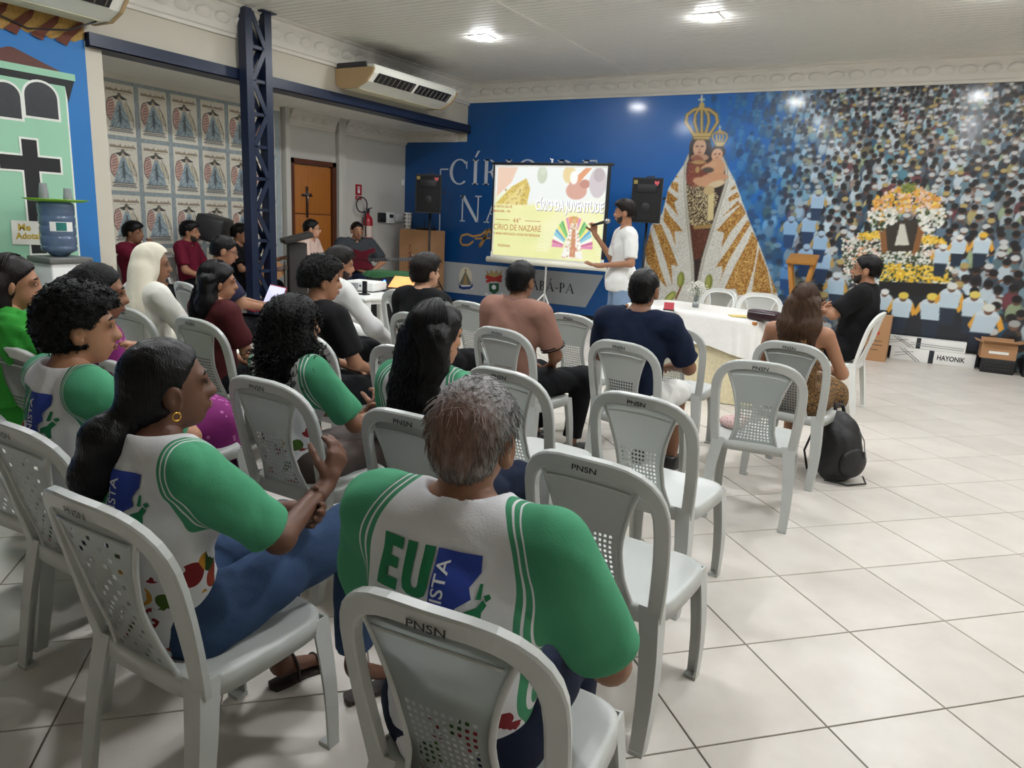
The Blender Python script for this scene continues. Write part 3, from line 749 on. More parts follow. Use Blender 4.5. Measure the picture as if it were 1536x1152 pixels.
# ------------------------------------------------------------------ posters on the niche wall
def paint_poster():
    rg = np.random.default_rng(11); R = random.Random(4)
    c = Canvas(0, 0, 1.0, 1.46, 0.0165, (226, 221, 205))
    c.a += rg.normal(0, 5, c.a.shape[:2])[..., None]
    bl, dk, gy, rd, ye, br = (104, 126, 142), (56, 58, 60), (150, 160, 162), (186, 104, 92), (186, 164, 92), (124, 104, 76)
    for x in np.arange(.02, 1, .05):
        c.line([(x, 1.46), (x+R.uniform(-.03, .03), 1.46-R.uniform(.06, .14))], .02, (226, 222, 206))
    for k in range(16):                                   # a line of script
        x = .08+k*.055; c.line([(x, 1.25), (x+.02, 1.25+R.uniform(.03, .1)), (x+.045, 1.24)], .022, br)
    c.line([(.3, 1.19), (.85, 1.20)], .012, br)
    c.ell(.20, .72, .15, .34, rd, .45)
    for k in range(7):
        c.line([(.08+R.random()*.1, .45+k*.08), (.3, .5+k*.085)], .014, dk)
    c.line([(.16, .40), (.06, .55), (.05, .8), (.12, 1.0), (.25, 1.06)], .02, dk)
    for k in range(6): c.line([(.55+k*.06, 1.0-k*.03), (.72+k*.045, .45)], .016, ye if k % 2 else dk)
    c.line([(.70, 1.02), (.92, .6), (.94, .3)], .016, dk)
    c.poly([(.46, 1.02), (.54, 1.02), (.80, .42), (.84, .24), (.14, .24), (.2, .42)], (152, 170, 178))
    c.poly([(.47, .86), (.53, .86), (.56, .5), (.5, .28), (.44, .5)], (96, 104, 108))
    for k in range(34):
        x, z = R.uniform(.2, .8), R.uniform(.27, .75)
        if abs(x-.5) < .34*(1.02-z)/.75+.02: c.line([(x, z), (x+.06*(1 if x > .5 else -1), z-.05)], .02, R.choice([(206, 212, 210), bl, dk]))
    c.poly([(.24, 1.08), (.42, 1.12), (.5, 1.22), (.60, 1.12), (.78, 1.05), (.62, 1.02), (.5, 1.06), (.4, 1.0)], (70, 68, 64))
    c.ell(.5, 1.04, .05, .09, (186, 170, 148)); c.ell(.5, 1.14, .06, .05, (110, 104, 92))
    for z, w in ((.22, .4), (.17, .36), (.13, .42)): c.line([(.5-w, z), (.5+w, z)], .022, dk)
    for k in range(14): c.line([(.12+k*.055, .05+R.random()*.03), (.15+k*.055, .10)], .014, gy)
    return c.a
art = paint_poster()
m_poster = print_mat('poster_print', .6)
POY, POZ = .42, .618
first = None
m_backing = mat('blue_lattice_paper', (156, 166, 168), .7, var=.45, vscale=40, stretch=(1, 1, .5))
pz1, py1 = 2.83, 7.70
MB().box((XN+.004, (4.25+py1)/2, (pz1+.3)/2), (.008, py1-4.25, pz1-.3)).build('lattice_paper', m_backing, wall_niche)
colnames = ['beside the cream jamb', 'one in from the cream jamb', 'two in from the cream jamb', 'midway along the poster wall', 'behind the lattice column', 'one short of the door post', 'next to the door post']
rownames = ['top row', 'second row', 'third row', 'lowest row']
for r_ in range(4):
    for k in range(7):
        y = 4.69+k*POY; z = pz1-.03-(r_+1)*POZ+.03
        if first is None:
            first = ink_grid('poster', art, (0, 0, 0), (0, 1, 0), (0, 0, 1), POY-.06, POZ-.05, m_poster)
            o = first
        else:
            o = first.copy(); COL.objects.link(o)
        o.location = (XN+.0105, y+.03, z+.01)
        tag(o, 'printed poster of a mantled figure, %s, %s' % (rownames[r_], colnames[k]), 'poster', 'posters on the niche wall')

# ------------------------------------------------------------------ church painted on the left wall
def lp(px, py):
    p = onx(px, py, XL+.004); return (p[1], p[2])
ch_m = [mat('painted_sky', (34, 112, 178), .6, var=.08, vscale=2), mat('painted_green', (150, 198, 168), .65, var=.05), mat('painted_black', (18, 18, 20), .6), mat('painted_white', (226, 228, 220), .6),
        mat('painted_roof', (92, 50, 40), .6, var=.35, vscale=20, stretch=(1, 8, 1)), mat('painted_thatch', (164, 128, 62), .7, var=.45, vscale=26, stretch=(1, 3, 1)), mat('painted_thatch_edge', (96, 44, 22), .7, var=.2), mat('painted_glass', (36, 38, 42), .4, var=.3, vscale=18)]
church = thing('wall_painting', 'painted green church facade with black cross on the blue wall', 'mural', (0, 0, 0))
Yr = lp(97, 128)[0]; zfac = lp(97, 128)[1]; zc1 = lp(107, 111)[1]; zc0 = lp(107, 121)[1]
polys = [([(-1.0, 0), (4.2, 0), (4.2, 2.93), (-1.0, 2.93)], 0)]
fl_ = 2.55
polys.append(([(fl_, 0), (Yr+.015, 0), (Yr+.015, zfac), (fl_, zfac)], 3))
polys.append(([(fl_+.015, 0), (Yr, 0), (Yr, zfac), (fl_+.015, zfac)], 1))
polys.append(([(fl_-.1, zc0), (Yr+.09, zc0), (Yr+.02, zc0-.20), (Yr, zc0-.06), (fl_-.1, zc0-.06)], 2))
polys.append(([(fl_-.14, zc0), (Yr+.10, zc0), (Yr+.10, zc1), (fl_-.14, zc1)], 1))
ap = lp(16, 70)
polys.append(([(2*ap[0]-Yr+.10, zc1), (Yr-.02, zc1), (ap[0]+.02, ap[1]), (ap[0]-.02, ap[1])], 4))
for (xa, xb) in ((39, 88), (-10, 33)):
    a, b = lp(xa, 173), lp(xb, 178); top = lp((xa+xb)/2, 124)[1]
    for g, m in ((.02, 3), (0, 7)):
        y0, y1, z0 = a[0]-g, b[0]+g, min(a[1], b[1])-g; cx, rx = (y0+y1)/2, (y1-y0)/2
        polys.append(([(y0, z0), (y1, z0)] + [(cx+rx*math.cos(t), top-rx*.9+g+(rx*.9)*math.sin(t)) for t in np.linspace(0, math.pi, 14)], m))
c0, c1 = lp(31, 208), lp(54, 208); hz0, hz1 = lp(60, 257)[1], lp(60, 236)[1]; ya = lp(90, 245)[0]; cyc = (c0[0]+c1[0])/2; hwid = ya-cyc; cw = (c1[0]-c0[0])/2; ctop = c0[1]; cbot = lp(42, 338)[1]-.25
for g, m in ((.018, 3), (0, 2)):
    polys.append(([(cyc-cw-g, cbot-g), (cyc+cw+g, cbot-g), (cyc+cw+g, hz0-g), (cyc+hwid+g, hz0-g), (cyc+hwid+g, hz1+g), (cyc+cw+g, hz1+g), (cyc+cw+g, ctop+g), (cyc-cw-g, ctop+g), (cyc-cw-g, hz1+g), (cyc-hwid-g, hz1+g), (cyc-hwid-g, hz0-g), (cyc-cw-g, hz0-g)], m))
rr = random.Random(2); y = -1.0
low = []; 
while y < 4.2:
    low += [(y, 2.90+rr.uniform(-.02, .02)), (min(y+.10, 4.2), 2.86+rr.uniform(-.02, .02))]; y += .2
polys.append((low+[(4.2, 2.93), (4.2, 3.22), (-1.0, 3.22)], 5))
y = -.9
while y < 4.1:
    polys.append(([(y, 2.86), (y+.10, 2.83), (y+.14, 2.90), (y+.24, 3.0), (y+.28, 3.10), (y+.18, 3.02)], 6)); y += .21
flat_polys('painted_scene', polys, (XL+.003, 0, 0), (0, 1, 0), (0, 0, 1), ch_m, church, 0, .0005)
# ------------------------------------------------------------------ plastic chairs
m_chair = mat('grey_white_chair_plastic', (184, 187, 183), 0.36, var=0.05, vscale=3, bump=0.06, bscale=40)
m_chair2 = mat('white_chair_plastic', (226, 227, 222), 0.34, var=0.04, vscale=3, bump=0.05, bscale=40)
m_marker = mat('black_marker', (22, 20, 22), 0.6)
def back_surf(u, w, off=0.0):
    """point of the chair back: u across, w height; off > 0 lies behind"""
    v = (w-.40)/.48
    y = -.185-.105*max(v, 0)**1.15-.035*(1-(u/.215)**2)*min(1, max(0, v)*2.2)
    return Vector((u, y-off, w))
def back_path():
    pts = []
    for k in range(9): pts.append((-.190-.020*math.sin(k/8*math.pi*.5), .40+.30*k/8))
    for k in range(1, 17):
        a = math.pi-math.pi*k/16 if k <= 16 else 0
        c, s = math.cos(a), math.sin(a)
        e = .62
        pts.append((.210*math.copysign(abs(c)**e, c), .70+.165*abs(s)**(.78)))
    L = pts[:-1]
    R_ = [(-u, w) for u, w in L if u < -1e-6][::-1]
    L = [p for p in L if p[0] < -1e-6]
    return L+[(0, .865)]+R_
def splat_w(w):
    t = (w-.42)/.40
    return .088+.010*(1-t)+.066*max(0, (t-.40)/.60)**1.7+.022*max(0, .22-t)/.22
def make_chair(variant, white=False):
    m = m_chair2 if white else m_chair
    root = thing('plastic_chair', 'x', 'chair')
    # arch frame
    pth = back_path(); pts = [back_surf(u, w) for u, w in pth]
    ups = []
    for u, w in pth:
        du = back_surf(u+.004, w)-back_surf(u-.004, w); dw = back_surf(u, w+.004)-back_surf(u, w-.004)
        ups.append(dw.cross(du).normalized()*1.0)
    pr = [(-.023, -.008), (-.018, -.012), (.018, -.012), (.023, -.008), (.023, .010), (.018, .012), (.012, .004), (-.012, .004), (-.018, .012), (-.023, .010)]
    mb = MB(); mb.sweep(pts, ups, pr, smooth=False); mb.build('back_frame', m, root)
    # centre splat, pierced
    rows = []; 
    if variant == 'fine': nc, z0, z1, nr, solid = 10, .455, .665, 12, .80
    else: nc, z0, z1, nr, solid = 7, .45, .80, 16, .80
    ws = [.415, z0-.014]
    for k in range(nr):
        a = z0+(z1-z0)*k/nr; b = z0+(z1-z0)*(k+.52)/nr; ws += [a, b]
    ws += [z1+.012, .70, .74, .78, .815, .842] if variant == 'fine' else [.815, .842]
    ws = sorted(set([round(x, 5) for x in ws]))
    ss = [-1, -.86]
    for k in range(nc):
        a = -.78+1.56*k/nc; ss += [a+.02, a+.02+1.56/nc*.52]
    ss += [.80, .9, 1]
    ss = sorted(set([round(x, 5) for x in ss]))
    V = {}; bm = bmesh.new()
    def vert(i, j):
        if (i, j) not in V:
            w = ws[j]; V[(i, j)] = bm.verts.new(back_surf(ss[i]*splat_w(w), w, .004))
        return V[(i, j)]
    for j in range(len(ws)-1):
        for i in range(len(ss)-1):
            wm, sm = (ws[j]+ws[j+1])/2, (ss[i]+ss[i+1])/2
            fr = ((wm-z0)/(z1-z0)*nr) % 1.0; kr = int((wm-z0)/(z1-z0)*nr)
            fc = ((sm+.78-.02)/1.56*nc) % 1.0; kc = int((sm+.78-.02)/1.56*nc)
            hole = z0 < wm < z1 and -.76 < sm < .78 and fr < .52 and fc < .52
            if variant == 'coarse' and hole and (kr+kc) % 2: hole = False
            if hole: continue
            bm.faces.new([vert(i, j), vert(i+1, j), vert(i+1, j+1), vert(i, j+1)])
    bmesh.ops.solidify(bm, geom=list(bm.faces), thickness=.005)
    bmesh.ops.recalc_face_normals(bm, faces=bm.faces)
    me = bpy.data.meshes.new('splat'); bm.to_mesh(me); bm.free(); me.materials.append(m)
    sp = link('splat', me, None, root)
    rim = MB()
    for s in (-1, 1):
        rim.tube([back_surf(s*splat_w(w), w, .002) for w in np.linspace(.415, .84, 14)], .0075, 6)
    rim.tube([back_surf(x*splat_w(.80)*.9, .80+.012*(1-x*x), .008) for x in np.linspace(-1, 1, 9)], .004, 5)
    rim.build('splat_rim', m, sp)
    # seat: dished, rounded square with a skirt
    mb = MB(); n = 40
    def sq(k, a, b, e=.42):
        t = 2*math.pi*k/n; c, s = math.cos(t), math.sin(t)
        return a*math.copysign(abs(c)**e, c), b*math.copysign(abs(s)**e, s)
    prof = [(.02, .425), (.4, .424), (.75, .428), (.93, .437), (.99, .437), (1.02, .430), (1.03, .385), (1.015, .385), (1.0, .424), (.5, .418), (.02, .418)]
    vs = []; fs = []
    for (q, z) in prof:
        for k in range(n):
            x, y = sq(k, .212*q, .208*q); vs.append((x, y+.005, z+(.008 if y > 0 and q < .95 else 0)*0))
    for i in range(len(prof)-1):
        for k in range(n): fs.append((i*n+k, i*n+(k+1) % n, (i+1)*n+(k+1) % n, (i+1)*n+k))
    fs.append(tuple(range(n))); fs.append(tuple((len(prof)-1)*n+k for k in range(n))[::-1])
    mb.add(vs, fs, 0, True); mb.build('seat', m, root)
    # legs: angled channel section, slightly splayed
    def leg(sx, sy, top, bot):
        mb = MB(); N = 7; secs = []
        for i in range(N):
            t = i/(N-1); c = Vector(top).lerp(Vector(bot), t)
            c.x += sx*.012*math.sin(t*math.pi); wd = .062-.020*t; dp = .056-.016*t; th = .007
            L = [(0, 0), (-wd, 0), (-wd, -th), (-th, -th), (-th, -dp), (0, -dp)]
            secs.append([Vector((c.x+sx*a, c.y+sy*b, c.z)) for a, b in L])
        vs = [p for s_ in secs for p in s_]; fs = []
        for i in range(N-1):
            for k in range(6): fs.append((i*6+k, i*6+(k+1) % 6, (i+1)*6+(k+1) % 6, (i+1)*6+k))
        fs.append((0, 1, 2, 3)); fs.append((0, 3, 4, 5)); e = (N-1)*6
        fs.append((e, e+1, e+2, e+3)); fs.append((e, e+3, e+4, e+5))
        mb.add(vs, fs)
        b = Vector(bot); mb.box((b.x-sx*.021, b.y-sy*.019, .006), (.042, .040, .012))
        o = mb.build('leg', m, root)
    for s in (-1, 1):
        leg(s, -1, (s*.205, -.200, .44), (s*.222, -.262, 0)); leg(s, 1, (s*.205, .205, .42), (s*.215, .235, 0))
    return root
chair_fine, chair_coarse, chair_white = make_chair('fine'), make_chair('coarse'), make_chair('fine', True)
# hand-lettered initials on the top rail
def chair_text():
    me = text_mesh('PNSN', .030, .0004, .12)
    R = random.Random(6)
    for v in me.vertices:
        u = v.co.x*1.05; w = .852+v.co.y*.85
        v.co = back_surf(u, w, 0) + Vector((0, -.0150, .0))
    me.materials.clear(); me.materials.append(m_marker)
    return me
txt_me = chair_text()
for c in (chair_fine, chair_coarse):
    t = link('lettering', txt_me, None, c); t['label'] = 'black marker letters on the top rail'
protos = {'fine': chair_fine, 'coarse': chair_coarse, 'white': chair_white}
used = set()
def place_chair(kind, x, y, deg, label, group='grey-white plastic chairs set out in rows'):
    p = protos[kind]
    o = p if kind not in used else copy_tree(p)
    used.add(kind)
    o.location = (x, y, 0); o.rotation_euler = (0, 0, math.radians(deg))
    tag(o, label, 'chair', group)
    return o
CHAIRS = [
 ('fine', -.65, 1.19, 4, 'plastic chair under the grey-haired man in the green and white shirt'),
 ('coarse', -1.50, 1.12, 0, 'wide-holed plastic chair under the woman with a low black ponytail'),
 ('coarse', -2.17, 1.30, 0, 'wide-holed plastic chair under the boy with the EU shirt'),
 ('coarse', -2.66, 1.36, 3, 'empty plastic chair beside the boy with the EU shirt'),
 ('fine', -.72, 2.06, -4, 'empty plastic chair in front of the grey-haired man'),
 ('fine', -1.40, 2.10, 0, 'plastic chair under the girl with long wet black hair'),
 ('fine', -2.10, 2.12, 0, 'plastic chair under the woman with big black curls'),
 ('fine', -2.82, 1.95, 2, 'plastic chair under the woman in the long magenta skirt'),
 ('fine', -3.33, 1.84, 4, 'plastic chair under the girl in the bright green dress'),
 ('fine', -.86, 2.86, -6, 'empty plastic chair two ahead of the grey-haired man'),
 ('fine', -1.49, 2.90, -6, 'empty plastic chair ahead of the girl with wet hair'),
 ('fine', -2.17, 3.02, 2, 'empty plastic chair between the big-curled woman and the black-shirted boy'),
 ('fine', -2.82, 2.98, 0, 'plastic chair under the curly youth in a black shirt'),
 ('fine', -3.50, 2.88, -2, 'plastic chair under the girl in the dark maroon shirt'),
 ('fine', -4.10, 2.86, -2, 'plastic chair under the nun in white'),
 ('fine', -.70, 3.96, 6, 'empty plastic chair with a bag on its seat behind the woman in brown'),
 ('fine', -1.38, 4.00, -8, 'plastic chair under the man in the navy shirt and white shorts'),
 ('fine', -2.10, 3.90, -8, 'plastic chair under the man in the dusty pink polo'),
 ('fine', -2.86, 4.02, 0, 'plastic chair under the short-haired boy in a black shirt'),
 ('fine', -3.62, 3.85, 0, 'plastic chair under the bearded man in a white shirt'),
 ('fine', -.62, 4.76, -8, 'plastic chair under the woman in the brown patterned dress'),
 ('fine', -1.42, 4.86, 0, 'empty plastic chair ahead of the man in navy, near the covered table'),
 ('fine', -2.10, 4.85, -8, 'empty plastic chair ahead of the man in dusty pink'),
 ('fine', -2.96, 4.86, -8, 'empty plastic chair in the foremost row left of the one ahead of the pink polo'),
 ('fine', -3.84, 5.08, 6, 'empty plastic chair tucked beside the laptop table'),
 ('fine', -5.12, 4.02, -10, 'plastic chair under the man in glasses with a laptop'),
]
for c in CHAIRS: place_chair(*c)
WHITE = [
 ('white', -.64, 6.98, 84, 'white plastic chair under the man in a black clerical shirt', 'white plastic chairs at the covered table'),
 ('white', -2.06, 7.64, 158, 'empty white plastic chair behind the covered table, towards the presenter', 'white plastic chairs at the covered table'),
 ('white', -1.48, 7.50, 186, 'empty white plastic chair behind the covered table, towards the lectern', 'white plastic chairs at the covered table'),
 ('white', -7.75, 5.02, -60, 'white plastic chair under the maroon-shirted man covering his mouth', 'white plastic chairs by the niche wall'),
 ('white', -7.75, 5.74, -60, 'white plastic chair under the maroon-polo man by the posters', 'white plastic chairs by the niche wall'),
 ('white', -7.45, 7.45, -70, 'white plastic chair under the man in glasses and a pale pink shirt', 'white plastic chairs by the niche wall'),
 ('white', -7.45, 8.30, -100, 'white plastic chair under the man with the bass guitar', 'white plastic chairs by the niche wall'),
]
for c in WHITE: place_chair(*c)

# ------------------------------------------------------------------ ceiling lights
m_led = mat('led_diffuser', (248, 251, 255), .5, emit=LAMP_STRENGTH, var=0)
lp_ = MB(); lp_.box((0, 0, -.014), (.205, .205, .013))
led_me = lp_.mesh('diffuser', m_led)
fm = MB()
for s in (-1, 1):
    fm.box((s*.112, 0, -.004), (.018, .242, .012)); fm.box((0, s*.112, -.004), (.206, .018, .012))
frame_me = fm.mesh('frame', m_white)
RN = ['nearest the mural', 'second from the mural', 'third from the mural']
CN = ['beside the left beam', 'left of the room middle', 'right of the room middle', 'by the right wall']
for r_, Y in enumerate((7.93, 5.05, 2.2)):
    for k, X in enumerate((-5.15, -2.40, .16, 2.8)):
        t = thing('ceiling_light', 'square ceiling LED panel %s, row %s' % (CN[k], RN[r_]), 'ceiling light', (X, Y, ZC), 0, 'square LED ceiling lights')
        link('diffuser', led_me, None, t); link('frame', frame_me, None, t)
# ------------------------------------------------------------------ people: smooth-blended solids meshed on a grid
def nrm(v): v = np.asarray(v, float); return v/max(np.linalg.norm(v), 1e-9)
def rot_zxy(yaw, pitch=0.0, roll=0.0):
    """yaw about z (left +), pitch nods down (+), roll tilts to the right (+); degrees"""
    y, p, r = np.radians([yaw, -pitch, roll])
    Rz = np.array([[math.cos(y), -math.sin(y), 0], [math.sin(y), math.cos(y), 0], [0, 0, 1]])
    Rx = np.array([[1, 0, 0], [0, math.cos(p), -math.sin(p)], [0, math.sin(p), math.cos(p)]])
    Ry = np.array([[math.cos(r), 0, math.sin(r)], [0, 1, 0], [-math.sin(r), 0, math.cos(r)]])
    return Rz @ Rx @ Ry
def RC(a, b, ra, rb): return ('c', np.asarray(a, float), np.asarray(b, float), ra, rb)
def EL(c, r, R=None): return ('e', np.asarray(c, float), np.asarray(r, float), np.eye(3) if R is None else R)
def bounds(p):
    if p[0] == 'c': return np.minimum(p[1]-p[3], p[2]-p[4]), np.maximum(p[1]+p[3], p[2]+p[4])
    e = np.sqrt(((p[3]*p[2][None, :])**2).sum(1)); return p[1]-e, p[1]+e
def peval(p, P):
    X, Y, Z = P
    if p[0] == 'c':
        a, d = p[1], p[2]-p[1]; L2 = max(d @ d, 1e-12)
        x, y, z = X-a[0], Y-a[1], Z-a[2]
        t = np.clip((x*d[0]+y*d[1]+z*d[2])/L2, 0, 1)
        return np.sqrt((x-t*d[0])**2+(y-t*d[1])**2+(z-t*d[2])**2)-(p[3]+(p[4]-p[3])*t)
    c, r, R = p[1], p[2], p[3]
    x, y, z = X-c[0], Y-c[1], Z-c[2]
    q = [(x*R[0, i]+y*R[1, i]+z*R[2, i])/r[i] for i in range(3)]
    k0 = np.sqrt(q[0]**2+q[1]**2+q[2]**2); k1 = np.sqrt((q[0]/r[0])**2+(q[1]/r[1])**2+(q[2]/r[2])**2)
    return k0*(k0-1)/np.maximum(k1, 1e-6)
def solid(prims, h, k=.03, grow=0.0, ops=()):
    """mesh (verts, quads) of the smooth union of prims, grown, then cut by ops"""
    lo = np.min([bounds(p)[0] for p in prims], 0)-grow-.03; hi = np.max([bounds(p)[1] for p in prims], 0)+grow+.03
    n = np.ceil((hi-lo)/h).astype(int)+1
    ax = [lo[i]+h*np.arange(n[i]) for i in range(3)]
    F = np.full(n, 1.0, np.float32); mg = k+.02+grow
    for p in prims:
        b0, b1 = bounds(p); i0 = np.maximum(((b0-mg-lo)/h).astype(int), 0); i1 = np.minimum(((b1+mg-lo)/h).astype(int)+2, n)
        sl = tuple(slice(i0[j], i1[j]) for j in range(3))
        P = (ax[0][sl[0]][:, None, None], ax[1][sl[1]][None, :, None], ax[2][sl[2]][None, None, :])
        d = peval(p, P).astype(np.float32); f = F[sl]
        hh = np.maximum(k-np.abs(f-d), 0)/k
        F[sl] = np.minimum(f, d)-hh*hh*k*.25
    if grow: F -= grow
    P = (ax[0][:, None, None], ax[1][None, :, None], ax[2][None, None, :])
    for op in ops: F = op(P, F).astype(np.float32)
    return nets(F, lo, h)
def nets(F, lo, h):
    S = F < 0
    nx, ny, nz = F.shape
    c = np.zeros((nx-1, ny-1, nz-1), np.int8)
    for a in (0, 1):
        for b in (0, 1):
            for d in (0, 1): c += S[a:nx-1+a, b:ny-1+b, d:nz-1+d]
    act = (c > 0) & (c < 8)
    I, J, K = np.nonzero(act)
    if len(I) == 0: return np.zeros((0, 3)), np.zeros((0, 4), int)
    idx = np.full(act.shape, -1, np.int32); idx[I, J, K] = np.arange(len(I))
    acc = np.zeros((len(I), 3)); cnt = np.zeros(len(I))
    cor = [(a, b, d) for a in (0, 1) for b in (0, 1) for d in (0, 1)]
    val = {q: F[I+q[0], J+q[1], K+q[2]].astype(float) for q in cor}
    for q in cor:
        for ax in range(3):
            if q[ax]: continue
            q2 = list(q); q2[ax] = 1; q2 = tuple(q2)
            v0, v1 = val[q], val[q2]; m = (v0 < 0) != (v1 < 0)
            t = np.where(m, v0/np.where(m, v0-v1, 1), 0)
            for e in range(3): acc[:, e] += m*(q[e]+(t if e == ax else 0))
            cnt += m
    V = lo+h*(np.stack([I, J, K], 1)+acc/cnt[:, None])
    Q = []
    for ax in range(3):
        s0 = [slice(None)]*3; s1 = [slice(None)]*3; s0[ax] = slice(0, -1); s1[ax] = slice(1, None)
        A, B = S[tuple(s0)], S[tuple(s1)]
        E = np.stack(np.nonzero(A != B), 1)
        o1, o2 = (ax+1) % 3, (ax+2) % 3
        ok = (E[:, o1] > 0) & (E[:, o2] > 0) & (E[:, o1] < F.shape[o1]-1) & (E[:, o2] < F.shape[o2]-1)
        E = E[ok]; ins = A[tuple(E.T)]
        def cell(d1, d2):
            e = E.copy(); e[:, o1] += d1; e[:, o2] += d2; return idx[tuple(e.T)]
        q = np.stack([cell(-1, -1), cell(0, -1), cell(0, 0), cell(-1, 0)], 1)
        q[~ins] = q[~ins][:, ::-1]
        Q.append(q)
    Q = np.concatenate(Q); Q = Q[(Q >= 0).all(1)]
    return V, Q
def join(parts):
    V, Q, n = [], [], 0
    for v, q in parts:
        V.append(v); Q.append(q+n); n += len(v)
    return np.concatenate(V), np.concatenate(Q)
def relax(V, Q, it=2, lam=.5):
    for _ in range(it):
        acc = np.zeros_like(V); cnt = np.zeros(len(V))
        for a in range(4):
            for b in (1, 3):
                np.add.at(acc, Q[:, a], V[Q[:, (a+b) % 4]]); np.add.at(cnt, Q[:, a], 1)
        V = V+lam*(acc/np.maximum(cnt, 1)[:, None]-V)
    return V
def smax(a, b, k=.014):
    h = np.maximum(k-np.abs(a-b), 0)/k
    return np.maximum(a, b)+h*h*k*.25
def cut_plane(p, n):
    p, n = np.asarray(p, float), nrm(n)
    return lambda P, F: smax(F, (P[0]-p[0])*n[0]+(P[1]-p[1])*n[1]+(P[2]-p[2])*n[2])
def cut_prim(pr, g=0.0): return lambda P, F: smax(F, -(peval(pr, P)-g))
def folds(amp, f, seed=0, ridge=True):
    R = random.Random(seed); W = [(nrm([R.uniform(-1, 1), R.uniform(-1, 1), R.uniform(-.6, .6)])*f*R.uniform(.6, 1.5), R.uniform(0, 6)) for _ in range(5)]
    def op(P, F):
        s = 0; X, Y, Z = P
        wx = .02*np.sin(Z*23+Y*11)
        wy = .03*np.sin(X*17+Z*13+1)
        for w, ph in W:
            a = (X+wx)*w[0]*.6+(Y+wy)*w[1]*.6+Z*w[2]*.6+ph; s = s+(1-2*np.abs(np.sin(a)) if ridge else np.sin(a*1.4))
        return F+amp*s*.36
    return op

def hand(wr, fwd, palm, thumb, curl=35, spread=1.0, sc=1.0):
    """palm, four unequal fingers and a thumb; palm = direction the palm faces, thumb = direction of the thumb side"""
    f = nrm(fwd); n = nrm(np.asarray(palm)-f*np.dot(palm, f)); t = np.cross(f, n); 
    if np.dot(t, thumb) < 0: t = -t
    wr = np.asarray(wr, float); P = [RC(wr, wr+f*.035*sc, .024*sc, .026*sc)]
    K = []
    for i, (off, L, r, ml) in enumerate(((.030, .072, .0092, .092), (.010, .080, .0095, .096), (-.010, .074, .009, .092), (-.029, .058, .0082, .084))):
        kn = wr+(f*ml+t*off)*sc
        P.append(RC(wr+f*.02*sc+t*off*.5*sc, kn, .015*sc, .0125*sc))
        d = nrm(f+t*(off*2.2*spread)); a = kn
        for s, (fr, cu) in enumerate(((.45, .55), (.31, 1.0), (.24, .8))):
            an = math.radians(curl*cu); ax = d; d = nrm(ax*math.cos(an)+n*math.sin(an)); b = a+d*L*fr*sc
            P.append(RC(a, b, r*(1-.06*s)*sc, r*(1-.06*(s+1))*sc)); a = b
    a = wr+(f*.028+t*.024)*sc; d = nrm(f*.62+t*.72+n*.30)
    for s, L in enumerate((.042, .034, .026)):
        b = a+d*L*sc; P.append(RC(a, b, (.0135-.0015*s)*sc, (.012-.0015*s)*sc)); a = b; d = nrm(d+f*.35+n*math.radians(curl)*.5-t*.12)
    return P

SIT = dict(pel=(0, -.06, .53), abd=(0, -.085, .68), che=(0, -.105, .86), nek=(0, -.10, 1.03), hed=(0, -.055, 1.165),
           ls=(-.175, -.10, .985), rs=(.175, -.10, .985), le=(-.24, -.02, .73), re=(.24, -.02, .73), lw=(-.10, .19, .62), rw=(.10, .19, .62),
           lh=(-.09, -.04, .525), rh=(.09, -.04, .525), lk=(-.11, .37, .515), rk=(.11, .37, .515), la=(-.11, .36, .085), ra=(.11, .36, .085), lt=(-.12, .52, .03), rt=(.12, .52, .03))
STAND = dict(pel=(0, 0, .98), abd=(0, .0, 1.12), che=(0, -.01, 1.30), nek=(0, -.01, 1.49), hed=(0, .02, 1.655),
             ls=(-.18, -.01, 1.43), rs=(.18, -.01, 1.43), le=(-.25, .0, 1.14), re=(.25, .0, 1.14), lw=(-.24, .08, .90), rw=(.24, .08, .90),
             lh=(-.09, 0, .93), rh=(.09, 0, .93), lk=(-.11, .02, .50), rk=(.11, .02, .50), la=(-.12, -.02, .09), ra=(.12, -.02, .09), lt=(-.14, .13, .03), rt=(.14, .13, .03))

SKIN = {}
def skin_mat(key, col):
    if key not in SKIN:
        SKIN[key] = mat('skin_'+key, col, .5, var=.07, vscale=14, bump=.05, bscale=160, spec=.4)
        SKIN[key].node_tree.nodes['Principled BSDF'].inputs['Subsurface Weight'].default_value = .0
    return SKIN[key]
SKINS = {'deep': (96, 64, 48), 'brown': (132, 92, 68), 'tan': (164, 118, 90), 'fair': (196, 148, 120)}
def hair_mat(key, col, rough=.42, fine=1.0):
    return mat('hair_'+key, col, rough, var=.5, vscale=30, stretch=(3*fine, 3*fine, .35), bump=.5, bscale=90, spec=.22)
HB = hair_mat('black', (9, 8, 9), .36); HBR = hair_mat('brown', (66, 46, 32)); HDB = hair_mat('dark_brown', (20, 14, 12))
HC = mat('hair_curly_black', (7, 7, 7), .55, var=.5, vscale=60, bump=1.0, bscale=110, spec=.18)

